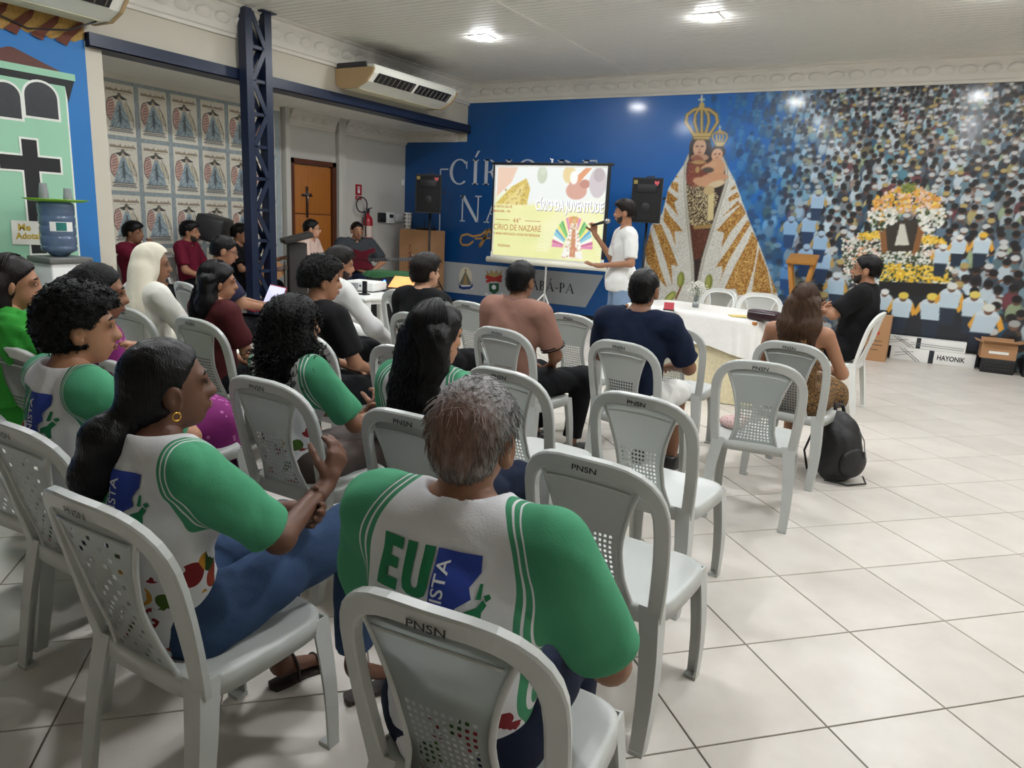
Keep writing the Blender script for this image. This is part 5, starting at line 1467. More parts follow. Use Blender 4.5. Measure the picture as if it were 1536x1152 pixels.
# ------------------------------------------------------------------ clothes
def fab(name, col, rough=.85, var=.10, bump=.25, bscale=260, sheen=.0): return mat('cloth_'+name, col, rough, var=var, vscale=5, bump=bump, bscale=bscale, spec=.2, sheen=sheen, wr=.45)
def mth(nt, op, a, b=None, c=None):
    n = nd(nt, 'ShaderNodeMath', operation=op)
    for i, v in enumerate((a, b, c)):
        if v is None: continue
        if isinstance(v, (int, float)): n.inputs[i].default_value = v
        else: nt.links.new(v, n.inputs[i])
    return n.outputs[0]
def tee_mat():
    """white shirt with green side panels and sleeves, piping lines, fruit print near the hem"""
    m = bpy.data.materials.new('cloth_green_white_tee'); m.use_nodes = True
    nt = m.node_tree; b = nt.nodes['Principled BSDF']; b.inputs['Roughness'].default_value = .85; b.inputs['Specular IOR Level'].default_value = .25
    tc = nd(nt, 'ShaderNodeTexCoord'); sp = nd(nt, 'ShaderNodeSeparateXYZ'); nt.links.new(tc.outputs['Object'], sp.inputs[0])
    x, z = mth(nt, 'ABSOLUTE', sp.outputs[0]), sp.outputs[2]
    fc = nd(nt, 'ShaderNodeFloatCurve')
    cu = fc.mapping.curves[0]; pts = [(0, .42), (.30, .43), (.55, .42), (.78, .41), (.90, .34), (1, .21)]
    cu.points[0].location = pts[0]; cu.points[1].location = pts[-1]
    for p in pts[1:-1]: cu.points.new(*p)
    fc.mapping.update()
    t = mth(nt, 'MULTIPLY_ADD', z, 1/.55, -.48/.55); nt.links.new(t, fc.inputs['Value'])
    xb = mth(nt, 'MULTIPLY', fc.outputs[0], .36)
    s = mth(nt, 'SUBTRACT', x, xb)
    def band(a, w): return mth(nt, 'LESS_THAN', mth(nt, 'ABSOLUTE', mth(nt, 'SUBTRACT', s, a)), w/2)
    green = mth(nt, 'GREATER_THAN', s, 0.0)
    wl = mth(nt, 'MAXIMUM', band(.013, .0045), band(.027, .0035))
    g2 = mth(nt, 'MULTIPLY', green, mth(nt, 'SUBTRACT', 1.0, wl))
    nz = nd(nt, 'ShaderNodeTexNoise'); nz.inputs['Scale'].default_value = 8; nt.links.new(tc.outputs['Object'], nz.inputs[0])
    def mixc(f, a, c):
        n = nd(nt, 'ShaderNodeMix', data_type='RGBA'); nt.links.new(f, n.inputs[0])
        for i, v in ((6, a), (7, c)):
            if isinstance(v, tuple): n.inputs[i].default_value = (*lin(v), 1)
            else: nt.links.new(v, n.inputs[i])
        return n.outputs[2]
    wh = mixc(nz.outputs[0], (206, 206, 210), (224, 224, 226)); gr = mixc(nz.outputs[0], (62, 134, 98), (76, 152, 114))
    base = mixc(g2, wh, gr)
    vo = nd(nt, 'ShaderNodeTexVoronoi'); vo.inputs['Scale'].default_value = 17; nt.links.new(tc.outputs['Object'], vo.inputs[0])
    cr = nd(nt, 'ShaderNodeValToRGB'); cr.color_ramp.interpolation = 'CONSTANT'
    e = cr.color_ramp.elements; e[0].color = (*lin((130, 40, 44)), 1); e[1].position = .3; e[1].color = (*lin((70, 96, 40)), 1)
    for p, c in ((.5, (196, 140, 50)), (.68, (150, 60, 40)), (.85, (52, 80, 36))):
        n = e.new(p); n.color = (*lin(c), 1)
    sr = nd(nt, 'ShaderNodeSeparateColor'); nt.links.new(vo.outputs['Color'], sr.inputs[0]); nt.links.new(sr.outputs[0], cr.inputs[0])
    n2 = nd(nt, 'ShaderNodeTexNoise'); n2.inputs['Scale'].default_value = 9; n2.inputs['Detail'].default_value = 3; nt.links.new(tc.outputs['Object'], n2.inputs[0])
    mk = mth(nt, 'MULTIPLY', mth(nt, 'GREATER_THAN', n2.outputs[0], .54), mth(nt, 'LESS_THAN', z, .70))
    mk = mth(nt, 'MULTIPLY', mk, mth(nt, 'SUBTRACT', 1.0, green)); mk = mth(nt, 'MULTIPLY', mk, mth(nt, 'LESS_THAN', vo.outputs['Distance'], .055*10))
    nt.links.new(mixc(mk, base, cr.outputs[0]), b.inputs['Base Color'])
    bz = nd(nt, 'ShaderNodeTexNoise'); bz.inputs['Scale'].default_value = 240; nt.links.new(tc.outputs['Object'], bz.inputs[0])
    wz = nd(nt, 'ShaderNodeTexNoise'); wz.inputs['Scale'].default_value = 7; wz.inputs['Detail'].default_value = 1.5; wz.inputs['Distortion'].default_value = .7; nt.links.new(tc.outputs['Object'], wz.inputs[0])
    b2 = nd(nt, 'ShaderNodeBump'); b2.inputs['Strength'].default_value = .45; b2.inputs['Distance'].default_value = .03; nt.links.new(wz.outputs[0], b2.inputs['Height'])
    bp = nd(nt, 'ShaderNodeBump'); nt.links.new(b2.outputs[0], bp.inputs['Normal']); bp.inputs['Strength'].default_value = .2; bp.inputs['Distance'].default_value = .003; nt.links.new(bz.outputs[0], bp.inputs['Height']); nt.links.new(bp.outputs[0], b.inputs['Normal'])
    return m
TEE = tee_mat()
JEANS = mat('cloth_denim', (50, 70, 100), .85, var=.3, vscale=9, bump=.4, bscale=300, spec=.2, wr=.5)
DJEANS = mat('cloth_dark_denim', (26, 34, 54), .85, var=.2, vscale=9, bump=.4, bscale=300, spec=.2, wr=.5)
LJEANS = mat('cloth_light_denim', (128, 150, 176), .85, var=.25, vscale=7, bump=.4, bscale=300, spec=.2)
BLK, NAVY, MAR, GRN, WHT, DGY = fab('black', (20, 20, 22)), fab('navy', (20, 30, 52)), fab('maroon', (104, 22, 44)), fab('bright_green', (54, 150, 56)), fab('white', (224, 224, 220)), fab('charcoal', (56, 60, 64))
PNK, DPK, DMA, HAB, VEI, TRO = fab('pale_pink', (206, 180, 168)), fab('dusty_pink', (150, 112, 98)), fab('dark_maroon', (72, 26, 28)), fab('habit_white', (226, 224, 214)), fab('cream_veil', (226, 220, 200)), fab('black_trousers', (16, 17, 20))
def pattern_mat(name, ca, cb, scale, thr, feature='F1'):
    m = bpy.data.materials.new('cloth_'+name); m.use_nodes = True; nt = m.node_tree; b = nt.nodes['Principled BSDF']; b.inputs['Roughness'].default_value = .85
    tc = nd(nt, 'ShaderNodeTexCoord'); vo = nd(nt, 'ShaderNodeTexVoronoi', feature=feature); vo.inputs['Scale'].default_value = scale; nt.links.new(tc.outputs['Object'], vo.inputs[0])
    f = mth(nt, 'LESS_THAN', vo.outputs['Distance'], thr)
    n = nd(nt, 'ShaderNodeMix', data_type='RGBA'); nt.links.new(f, n.inputs[0]); n.inputs[6].default_value = (*lin(ca), 1); n.inputs[7].default_value = (*lin(cb), 1)
    nt.links.new(n.outputs[2], b.inputs['Base Color']); return m
MAG = pattern_mat('magenta_print', (118, 18, 98), (176, 96, 152), 26, .22)
BRW = pattern_mat('brown_print', (120, 88, 44), (44, 30, 20), 40, .07, 'DISTANCE_TO_EDGE')
SHOE, SANDAL, SNEAK = mat('black_leather', (20, 19, 19), .35), mat('sandal_dark', (40, 28, 22), .6), mat('sneaker_white', (206, 204, 200), .6)
GREY = bpy.data.materials.new('hair_grey_thin'); GREY.use_nodes = True
def _grey():
    nt = GREY.node_tree; b = nt.nodes['Principled BSDF']; b.inputs['Roughness'].default_value = .5
    tc = nd(nt, 'ShaderNodeTexCoord'); mp = nd(nt, 'ShaderNodeMapping'); mp.inputs['Scale'].default_value = (3, 2.2, .5); nt.links.new(tc.outputs['Object'], mp.inputs[0])
    nz = nd(nt, 'ShaderNodeTexNoise'); nz.inputs['Scale'].default_value = 60; nz.inputs['Detail'].default_value = 4; nt.links.new(mp.outputs[0], nz.inputs[0])
    cr = nd(nt, 'ShaderNodeValToRGB'); e = cr.color_ramp.elements
    e[0].position = .32; e[0].color = (*lin((48, 45, 44)), 1); e[1].position = .72; e[1].color = (*lin((150, 148, 146)), 1)
    nt.links.new(nz.outputs[0], cr.inputs[0])
    vm = nd(nt, 'ShaderNodeVectorMath', operation='DISTANCE'); nt.links.new(tc.outputs['Object'], vm.inputs[0]); vm.inputs[1].default_value = (.0, -.145, 1.125)
    f = mth(nt, 'ADD', mth(nt, 'MULTIPLY', vm.outputs['Value'], 14.0), mth(nt, 'MULTIPLY', nz.outputs[0], 1.1))
    f = mth(nt, 'SUBTRACT', f, 1.05); f = mth(nt, 'MINIMUM', mth(nt, 'MAXIMUM', f, .12), 1.0)
    n = nd(nt, 'ShaderNodeMix', data_type='RGBA'); nt.links.new(f, n.inputs[0]); n.inputs[6].default_value = (*lin((116, 84, 70)), 1); nt.links.new(cr.outputs[0], n.inputs[7])
    nt.links.new(n.outputs[2], b.inputs['Base Color'])
    bp = nd(nt, 'ShaderNodeBump'); bp.inputs['Strength'].default_value = .6; bp.inputs['Distance'].default_value = .003; nt.links.new(nz.outputs[0], bp.inputs['Height']); nt.links.new(bp.outputs[0], b.inputs['Normal'])
_grey()
P_EU = [mat('print_green', (30, 122, 78), .8), mat('print_blue', (38, 62, 150), .8), mat('print_white', (226, 228, 232), .8), mat('print_pink', (206, 40, 96), .8)]
def tee_print(o):
    """EU ... NISTA back print: green letters, blue torn block with a climbing figure"""
    ue = [[(0, 0), (.026, 0), (.026, 1), (0, 1)], [(.024, .78), (.055, .78), (.055, 1), (.024, 1)], [(.024, .40), (.05, .40), (.05, .60), (.024, .60)], [(.024, 0), (.055, 0), (.055, .22), (.024, .22)],
          [(.066, .26), (.090, .26), (.090, 1), (.066, 1)], [(.108, .26), (.132, .26), (.132, 1), (.108, 1)],
          [(.066, .28), (.070, .10), (.082, .02), (.099, 0), (.116, .02), (.128, .10), (.132, .28), (.108, .28), (.106, .21), (.099, .18), (.092, .21), (.090, .28)]]
    pl = [([(a-.098, b*.105-.052) for a, b in p], 0) for p in ue]
    pl.append(([(.040, -.10), (.040, .052), (.135, .052), (.138, .02), (.120, -.01), (.128, -.03), (.100, -.05), (.105, -.075), (.085, -.08), (.082, -.10)], 1))
    pl += [([(a*.75+.060, b*.80-.024) for a, b in p], 2) for p in text_polys('NISTA', .052, .0005, 0, math.pi/2)]
    fig = [[(.118, -.055), (.140, -.045), (.150, -.030), (.158, -.040), (.146, -.062), (.150, -.085), (.142, -.088), (.132, -.070), (.112, -.072)], [(.136, -.030), (.140, .000), (.146, .0), (.146, -.03)], [(.112, -.072), (.100, -.105), (.108, -.107), (.122, -.075)], [(.150, -.022), (.160, -.018), (.165, -.026), (.156, -.034)]]
    pl += [(p, 0) for p in fig]
    pl += [([(a-.06, b-.085) for a, b in p], 3) for p in text_polys('COMU', .034, .002)]
    S = o['S']
    return on_surface(o['shirt'], pl, P_EU, 'back_print', -.030*S, .935*S, S*.92, S*.92)
def glasses(o, col=(20, 20, 20)):
    H, b = o['H'], o['body']; g = MB()
    for s in (-1, 1):
        g.tube([H((s*.033+.022*math.cos(t), .099, .004+.017*math.sin(t))) for t in np.linspace(0, 2*math.pi, 14)], .0022, 5)
        g.tube([H((s*.055, .098, .008)), H((s*.084, .05, .008)), H((s*.086, -.01, .0))], .0022, 5)
    g.tube([H((-.011, .101, .008)), H((.011, .101, .008))], .0022, 5)
    g.build('glasses', mat('black_frame', col, .3), b)

# ------------------------------------------------------------------ the audience
A = {}
HL = dict(lw=(-.035, .17, .60), rw=(.045, .185, .60))
A['old'] = person('grey-haired man with thinning crown in a green and white EU shirt', -.715, 1.17, 6, .008, J=dict(re=(.30, .02, .70), le=(-.28, .0, .72), rw=(.12, .24, .60), lw=(-.10, .24, .60)), head=(2, 2, 3), skin='brown', build=1.16, fat=.02, scale=.945,
    shirt=TEE, sleeve=.86, pants=DJEANS, shoes=SHOE, hair=('grey', GREY), hair_kw=dict(nape=-.085, line=.07), hh=.007, neckcut=.068)
A['pony'] = person('woman with a low black ponytail in a green and white shirt and jeans', -1.53, 1.10, -6, .0085, J=dict(re=(.235, .10, .76), rw=(.15, .33, .83), le=(-.20, .06, .72), lw=(.085, .255, .755), rk=(.146, .44, .66), ra=(.12, .47, .15), rt=(.16, .60, .05), lk=(-.18, .41, .57), la=(-.14, .36, .1)), head=(-14, -4, 0), skin='deep', build=1.0, scale=.925, fem=True,
    shirt=TEE, sleeve=.86, pants=JEANS, shoes=SANDAL, hair=('pony', HB), hair_kw=dict(length=.30, line=.06, n=260), hh=.007, hem=.12,
    hands=(dict(fwd=(.95, .12, .02), palm=(0, -.75, .5), thumb=(0, .3, .9), curl=48), dict(fwd=(.05, .45, .9), palm=(-1, .1, .2), thumb=(-.3, -.8, .3), curl=62)))
A['eu'] = person('curly-topped boy in a green and white EU shirt, hand raised to his mouth', -2.20, 1.28, -8, .009, J=dict(re=(.20, .17, .80), rw=(.075, .125, .985), le=(-.24, .05, .74), lw=(-.02, .26, .66)), head=(-18, 2, 0), skin='tan', scale=.965, shirt=TEE, sleeve=.86, pants=DJEANS, shoes=SNEAK,
    hair=('curlyshort', HC), hair_kw=dict(nape=-.075, seed=2), hands=(None, dict(fwd=(-.25, -.15, .95), palm=(-.5, -.8, 0), thumb=(-.5, .2, .5), curl=55)))
A['wet'] = person('girl with long wet black hair in a green and white shirt', -1.46, 2.09, -4, .011, head=(-6, 4, 0), skin='tan', scale=.94, fem=True, shirt=TEE, sleeve=.84, pants=DJEANS, shoes=SNEAK, J=HL, hair=('wavy', HB), hair_kw=dict(length=.44, width=1.25, vol=1.08, line=.055, n=420))
A['curly'] = person('woman with big black curls in a green and white shirt, hands clasped', -2.17, 2.11, -6, .011, head=(-8, 0, 0), skin='brown', scale=.90, fem=True, shirt=TEE, sleeve=.84, pants=mat('cloth_brown_skirt', (58, 46, 40), .6), shoes=SHOE,
    J=dict(re=(.26, .06, .74), rw=(.14, .30, .72), le=(-.22, .06, .72), lw=(.06, .30, .70)), hair=('bigcurly', HC), hair_kw=dict(n=1250, line=.075, vol=1.02),
    hands=(dict(fwd=(.6, .5, .5), palm=(.6, -.3, -.4), thumb=(0, 0, 1), curl=55), dict(fwd=(-.3, .5, .75), palm=(-.8, .1, -.2), thumb=(0, -.3, 1), curl=55)))
A['purple'] = person('woman with pulled-back curly hair wearing a magenta printed top and long skirt', -2.97, 1.80, -14, .013, head=(-12, 6, 0), skin='brown', scale=.965, fem=True, shirt=MAG, sleeve=.7, skirt=(MAG, .02, 1.25), shoes=SANDAL, J=HL, hair=('bun', HC), hair_kw=dict(n=0, line=.055))
A['green'] = person('girl in a bright green dress with puffed sleeves and straight dark hair', -3.47, 1.72, -16, .013, head=(-14, 6, 0), skin='tan', scale=.965, fem=True, shirt=GRN, sleeve=.55, skirt=(GRN, .35, 1.1), shoes=SANDAL, J=HL, hair=('bob', HDB), hair_kw=dict(length=.20, n=160, line=.05))
A['blackT'] = person('youth with curly black hair and a plain black shirt', -2.86, 2.96, -8, .012, head=(-20, 2, 0), skin='tan', scale=.97, shirt=BLK, sleeve=.82, pants=TRO, shoes=SNEAK, J=dict(rw=(.10, .24, .62), lw=(-.02, .22, .62)), hair=('curlyshort', HC), hair_kw=dict(nape=-.035, vol=1.1))
A['maroon'] = person('girl with long dark curly hair in a dark maroon shirt', -3.58, 2.86, -8, .013, head=(-22, 4, 0), skin='tan', scale=.915, fem=True, shirt=DMA, sleeve=.8, pants=TRO, shoes=SHOE, J=HL, hair=('wavy', HB), hair_kw=dict(length=.30, width=1.2, n=300, vol=1.06))
A['navy'] = person('man with cropped hair in a navy shirt and white shorts', -1.40, 3.99, -4, .012, head=(6, 2, 0), skin='brown', build=1.16, fat=.008, scale=.99, shirt=NAVY, sleeve=.84, pants=WHT, hem=.94, shoes=SHOE, J=dict(re=(.28, .03, .74), le=(-.28, .03, .74), rw=(.12, .20, .70), lw=(-.12, .2, .70)), hair=('crop', HB), hair_kw=dict(nape=-.075))
A['pinkp'] = person('man in a dusty pink polo with striped collar and black trousers', -2.14, 3.89, -6, .012, head=(4, 0, 0), skin='brown', build=1.08, scale=.985, shirt=DPK, sleeve=.84, pants=TRO, shoes=SHOE, collar=mat('cloth_polo_collar', (120, 84, 76), .8), hair=('crop', HB), hair_kw=dict(nape=-.06), J=dict(rk=(.22, .40, .52), ra=(.22, .30, .085), rt=(.26, .46, .03)))
A['bT2'] = person('short-haired boy in a black round-neck shirt beside the laptop table', -2.94, 4.00, -4, .013, head=(-10, 0, 0), skin='fair', scale=.97, shirt=BLK, sleeve=.84, pants=TRO, shoes=SNEAK, J=HL, hair=('short', HDB), hair_kw=dict(nape=-.065, vol=1.15), neckcut=.072)
A['white'] = person('bearded man in a white long-sleeved shirt leaning forward', -3.68, 3.84, -14, .013, head=(-14, 8, 0), skin='tan', scale=.98, shirt=WHT, longsleeve=True, pants=TRO, shoes=SHOE, lean=10, J=dict(re=(.30, .14, .72), rw=(.22, .40, .56), le=(-.24, .14, .72), lw=(-.10, .38, .58)), hair=('short', HDB), hair_kw=dict(nape=-.06))
A['brown'] = person('woman with long straight brown hair in a brown patterned dress', -.64, 4.75, -8, .012, head=(4, 2, 0), skin='tan', scale=.94, fem=True, shirt=BRW, sleeve=0, neckcut=.085, tank=True, skirt=(BRW, .42, 1.0), shoes=SANDAL, J=dict(re=(.26, .05, .73), le=(-.27, .05, .73), rw=(.10, .22, .72), lw=(-.10, .24, .72)), hair=('straight', HBR), hair_kw=dict(length=.30, width=1.2, n=360, vol=1.04, line=.06))
A['laptop'] = person('man in glasses and a dark navy shirt bent over a laptop', -5.10, 4.02, -30, .013, head=(-4, 14, 0), skin='tan', build=1.12, fat=.012, scale=.98, lean=8, shirt=fab('dusk_navy', (40, 40, 62)), sleeve=.84, pants=TRO, shoes=SHOE, J=dict(re=(.25, .12, .74), rw=(.12, .38, .68), le=(-.25, .10, .74), lw=(-.10, .38, .68)), hair=('crop', HB), hair_kw=dict(nape=-.06, vol=1.3))
glasses(A['laptop'])
A['m1'] = person('young man in a maroon shirt resting his hand on his mouth by the poster wall', -7.73, 5.02, -62, .015, head=(8, 4, 0), skin='brown', scale=.985, shirt=MAR, sleeve=.8, pants=TRO, shoes=SHOE, collar=MAR, J=dict(re=(.18, .20, .80), rw=(.02, .12, .99)), hair=('short', HB), hair_kw=dict(nape=-.05), hands=(None, dict(fwd=(-.4, .1, .9), palm=(-.3, -.9, 0), thumb=(-.5, .2, .5), curl=70)))
A['m2'] = person('dark-bearded man in a maroon polo by the poster wall', -7.73, 5.74, -60, .015, head=(10, 2, 0), skin='tan', build=1.08, fat=.01, scale=1.0, shirt=MAR, sleeve=.82, pants=TRO, shoes=SHOE, collar=MAR, hair=('short', HB), hair_kw=dict(nape=-.05, vol=1.1))
A['pinkg'] = person('man in glasses and a pale pink shirt seated before the wooden door', -7.45, 7.45, -68, .015, head=(18, 0, 0), skin='fair', build=1.02, scale=1.06, shirt=PNK, sleeve=.84, pants=DJEANS, shoes=SNEAK, hair=('crop', HB), hair_kw=dict(nape=-.03, vol=1.3))
glasses(A['pinkg'])
A['bass'] = person('heavy man in a charcoal polo holding a bass guitar on his lap', -7.42, 8.28, -112, .015, head=(-8, 2, 0), skin='tan', build=1.28, fat=.055, scale=1.05, shirt=DGY, sleeve=.86, pants=DJEANS, shoes=SHOE, collar=DGY, J=dict(re=(.34, .06, .74), le=(-.34, .06, .74), rw=(.06, .32, .62), lw=(-.05, .32, .62)), hair=('crop', HB), hair_kw=dict(nape=-.03, vol=1.2))
A['priest'] = person('bearded man in a black clerical shirt seated with arms crossed', -.64, 6.98, 84, .013, head=(4, -2, 0), skin='tan', build=1.10, fat=.014, scale=1.06, shirt=BLK, sleeve=.84, pants=TRO, shoes=SHOE, collar=BLK, neckcut=.066, lean=-6, J=dict(re=(.27, .02, .80), le=(-.27, .02, .80), rw=(-.08, .16, .80), lw=(.09, .19, .77), lk=(-.11, .33, .515), rk=(.11, .33, .515), la=(-.11, .28, .085), ra=(.11, .28, .085), lt=(-.12, .40, .03), rt=(.12, .40, .03)), hair=('crop', HB), hair_kw=dict(nape=-.05, vol=1.4),
    hands=(dict(fwd=(.9, -.1, .2), palm=(0, -1, 0), thumb=(0, 0, 1), curl=20), dict(fwd=(-.9, -.1, .1), palm=(0, -1, 0), thumb=(0, 0, 1), curl=20)))
A['pres'] = person('presenter in a white shirt and light jeans speaking into a microphone', -2.80, 7.12, 128, .012, pose='stand', head=(-22, 4, 0), skin='tan', scale=.985, shirt=WHT, sleeve=.84, waist=.83, pants=LJEANS, shoes=SNEAK, hair=('short', HDB), hair_kw=dict(nape=-.05, vol=1.1),
    J=dict(re=(.27, .04, 1.16), rw=(.24, .26, 1.42), le=(-.27, -.01, 1.15), lw=(-.02, .26, 1.10)), hands=(dict(fwd=(.75, .65, .05), palm=(0, 0, 1), thumb=(0, 1, .3), curl=12), dict(fwd=(-.2, .2, .9), palm=(-.7, .5, 0), thumb=(-.5, .6, .4), curl=70)))
# the nun: habit, veil
A['nun'] = person('nun in a white habit and cream veil', -4.16, 2.84, -10, .012, head=(-18, 4, 0), skin='brown', scale=.965, shirt=HAB, longsleeve=True, skirt=(HAB, .06, 1.2), shoes=SHOE, J=dict(re=(.25, .04, .74), rw=(.12, .26, .64), lw=(-.08, .26, .64)), hair=None)
def nun_veil(o):
    H, HR, S = o['H'], o['HR'], o['S']; bk = HR @ np.array((0, -1, 0)); sd = HR @ np.array((1, 0, 0)); dn = np.array((0, 0, -1.))
    pr = [EL(H((0, -.012, .034)), np.array((.088, .106, .100))*S, HR), EL(H((0, -.045, -.06)), np.array((.088, .080, .10))*S, HR)]
    for s in (-1, -.35, .35, 1):
        a = H((s*.06, -.06, -.04)); b = a+dn*.36*S+bk*(.10 if abs(s) < .5 else .06)*S+sd*s*.075*S
        pr.append(RC(a, b, .05*S, .058*S))
    def cut(P, F):
        x, y, z = P[0]-o['q']['hed'][0], P[1]-o['q']['hed'][1], P[2]-o['q']['hed'][2]
        ly = x*HR[0, 1]+y*HR[1, 1]+z*HR[2, 1]; lz = x*HR[0, 2]+y*HR[1, 2]+z*HR[2, 2]
        return np.maximum(F, np.minimum(ly-.035-.7*np.maximum(lz-.04, 0), .085-lz))
    v, q = solid(pr, .010, .04, .006, [folds(.006, 34, 3, False), cut, lambda P, F: np.maximum(F, (H((0, 0, 0))[2]-.37*S)-P[2])])
    me = np_mesh('veil', v, q); me.materials.append(VEI); link('veil', me, None, o['body'])
    b = MB(); p = o['q']['abd']
    b.tube([p+np.array((.158*math.cos(t), .132*math.sin(t), -.04)) for t in np.linspace(0, 2*math.pi, 26)], .015, 6, flat=.5); b.build('belt', BLK, o['body'])
nun_veil(A['nun'])
for k in ('old', 'eu', 'wet', 'curly', 'pony'): tee_print(A[k])
HBD = mat('beard_brown', (44, 32, 27), .7, var=.3, vscale=60)
def beard(o, m=HBD):
    H, S, HR = o['H'], o['S'], o['HR']
    pr = [EL(H((0, .024, -.046)), np.array((.054, .062, .070))*S, HR), EL(H((0, .050, -.089)), np.array((.030, .028, .022))*S, HR)]
    def cut(P, F):
        x, y, z = P[0]-o['q']['hed'][0], P[1]-o['q']['hed'][1], P[2]-o['q']['hed'][2]
        lx = x*HR[0, 0]+y*HR[1, 0]+z*HR[2, 0]; ly = x*HR[0, 1]+y*HR[1, 1]+z*HR[2, 1]; lz = x*HR[0, 2]+y*HR[1, 2]+z*HR[2, 2]
        F = np.maximum(F, lz+.050*S-.55*np.maximum(.055*S-ly, 0)); F = np.maximum(F, .012*S-ly)
        return np.maximum(F, -(np.sqrt((lx/1.6)**2+(lz+.064*S)**2+(np.maximum(.07*S-ly, 0))**2)-.016*S))
    v, q = solid(pr, .006, .018, .0018, [cut])
    me = np_mesh('beard', v, q); me.materials.append(m); link('beard', me, None, o['body'])
for k in ('pres', 'priest', 'm2', 'white'): beard(A[k])
# ruffled sleeves of the green dress
o = A['green']
for s in 'lr':
    sh, el = o['q'][s+'s'], o['q'][s+'e']; c = sh+(el-sh)*.35
    v, q = solid([EL(c+(0, 0, .02), (.085, .085, .08)), RC(sh, sh+(el-sh)*.5, .07, .08)], .012, .03, .004, [folds(.010, 60, 4), cut_plane(sh+(el-sh)*.55, el-sh)])
    me = np_mesh('puff_sleeve', v, q); me.materials.append(GRN); link('puff_sleeve', me, None, o['body'])
# clerical collar tab, watch, ear-ring, hair tie
o = A['priest']; MB().box(o['q']['nek']+np.array((0, .062, .03)), (.03, .008, .022), bev=.003).build('collar_tab', WHT, o['body'])
w = o['q']['lw']+(o['q']['le']-o['q']['lw'])*.12; d = Vector(nrm(o['q']['le']-o['q']['lw']))
MB().tube([Vector(w)-d*.012, Vector(w)+d*.012], .036, 14).build('wristwatch', m_steel, o['body'])
o = A['pony']; e = o['H']((.083, -.012, -.052)); er = MB()
er.tube([e+np.array((.002, .010*math.cos(t), .010*math.sin(t)-.006)) for t in np.linspace(0, 2*math.pi, 14)], .0025, 5); er.build('earring', mat('gold_metal', (206, 160, 72), .3, metal=1), o['body'])
t0 = o['H']((0, -.118, -.062)); MB().tube([t0+np.array((.038*math.cos(t), .006, .034*math.sin(t))) for t in np.linspace(0, 2*math.pi, 16)], .012, 6).build('hair_tie', BLK, o['body'])
# polo collar and cuff stripes of the dusty pink shirt
o = A['pinkp']; q_ = o['q']; st = MB()
for s in 'lr':
    for fr in (.76, .81):
        c = q_[s+'s']+(q_[s+'e']-q_[s+'s'])*fr; d = Vector(nrm(q_[s+'e']-q_[s+'s']))
        st.tube([Vector(c)-d*.004, Vector(c)+d*.004], .0755, 16, caps=False)
st.build('cuff_stripes', BLK, o['shirt'])
# ------------------------------------------------------------------ projection screen
scr = thing('projection_screen', 'white tripod projection screen showing a yellow and white slide', 'projection screen', (-4.90, 9.42, 0))
SX0, SX1, SZ0, SZ1 = -.935, .93, .93, 2.30
m_scrw = mat('screen_fabric', (226, 226, 220), .7, var=.02)
MB().box(((SX0+SX1)/2, 0, (SZ0+SZ1)/2), (SX1-SX0-.02, .006, SZ1-SZ0)).build('fabric', m_scrw, scr)
bd = MB(); bd.box((SX0+.012, -.005, (SZ0+SZ1)/2+.05), (.025, .006, SZ1-SZ0-.08)); bd.box((SX1-.025, -.005, (SZ0+SZ1)/2+.05), (.05, .006, SZ1-SZ0-.08)); bd.build('border', m_black, scr)
MB().box((0, -.002, SZ1-.012), (SX1-SX0+.06, .022, .034), bev=.004).build('top_bar', m_black, scr)
MB().tube([(SX0-.05, 0, SZ0-.03), (SX1+.03, 0, SZ0-.03)], .042, 14).build('roller_case', mat('cream_metal', (222, 218, 202), .4), scr)
sp = MB().tube([(0, .05, .28), (0, .05, 2.36)], .014, 10); sp.tube([(.0, .05, 2.33), (.0, -.01, 2.36)], .008, 6); sp.build('pole', m_white, scr)
for a in (90, 215, 325):
    a = math.radians(a); MB().tube([(0, .05, .46), (.42*math.cos(a), .05+.42*math.sin(a)*.9, .02)], .011, 8).build('leg', m_white, scr)
    MB().tube([(.16*math.cos(a), .05+.15*math.sin(a), .29), (0, .05, .22)], .006, 6).build('brace', m_white, scr)
MB().tube([(0, .05, .20), (0, .05, .31)], .022, 10).build('collar', m_white, scr)
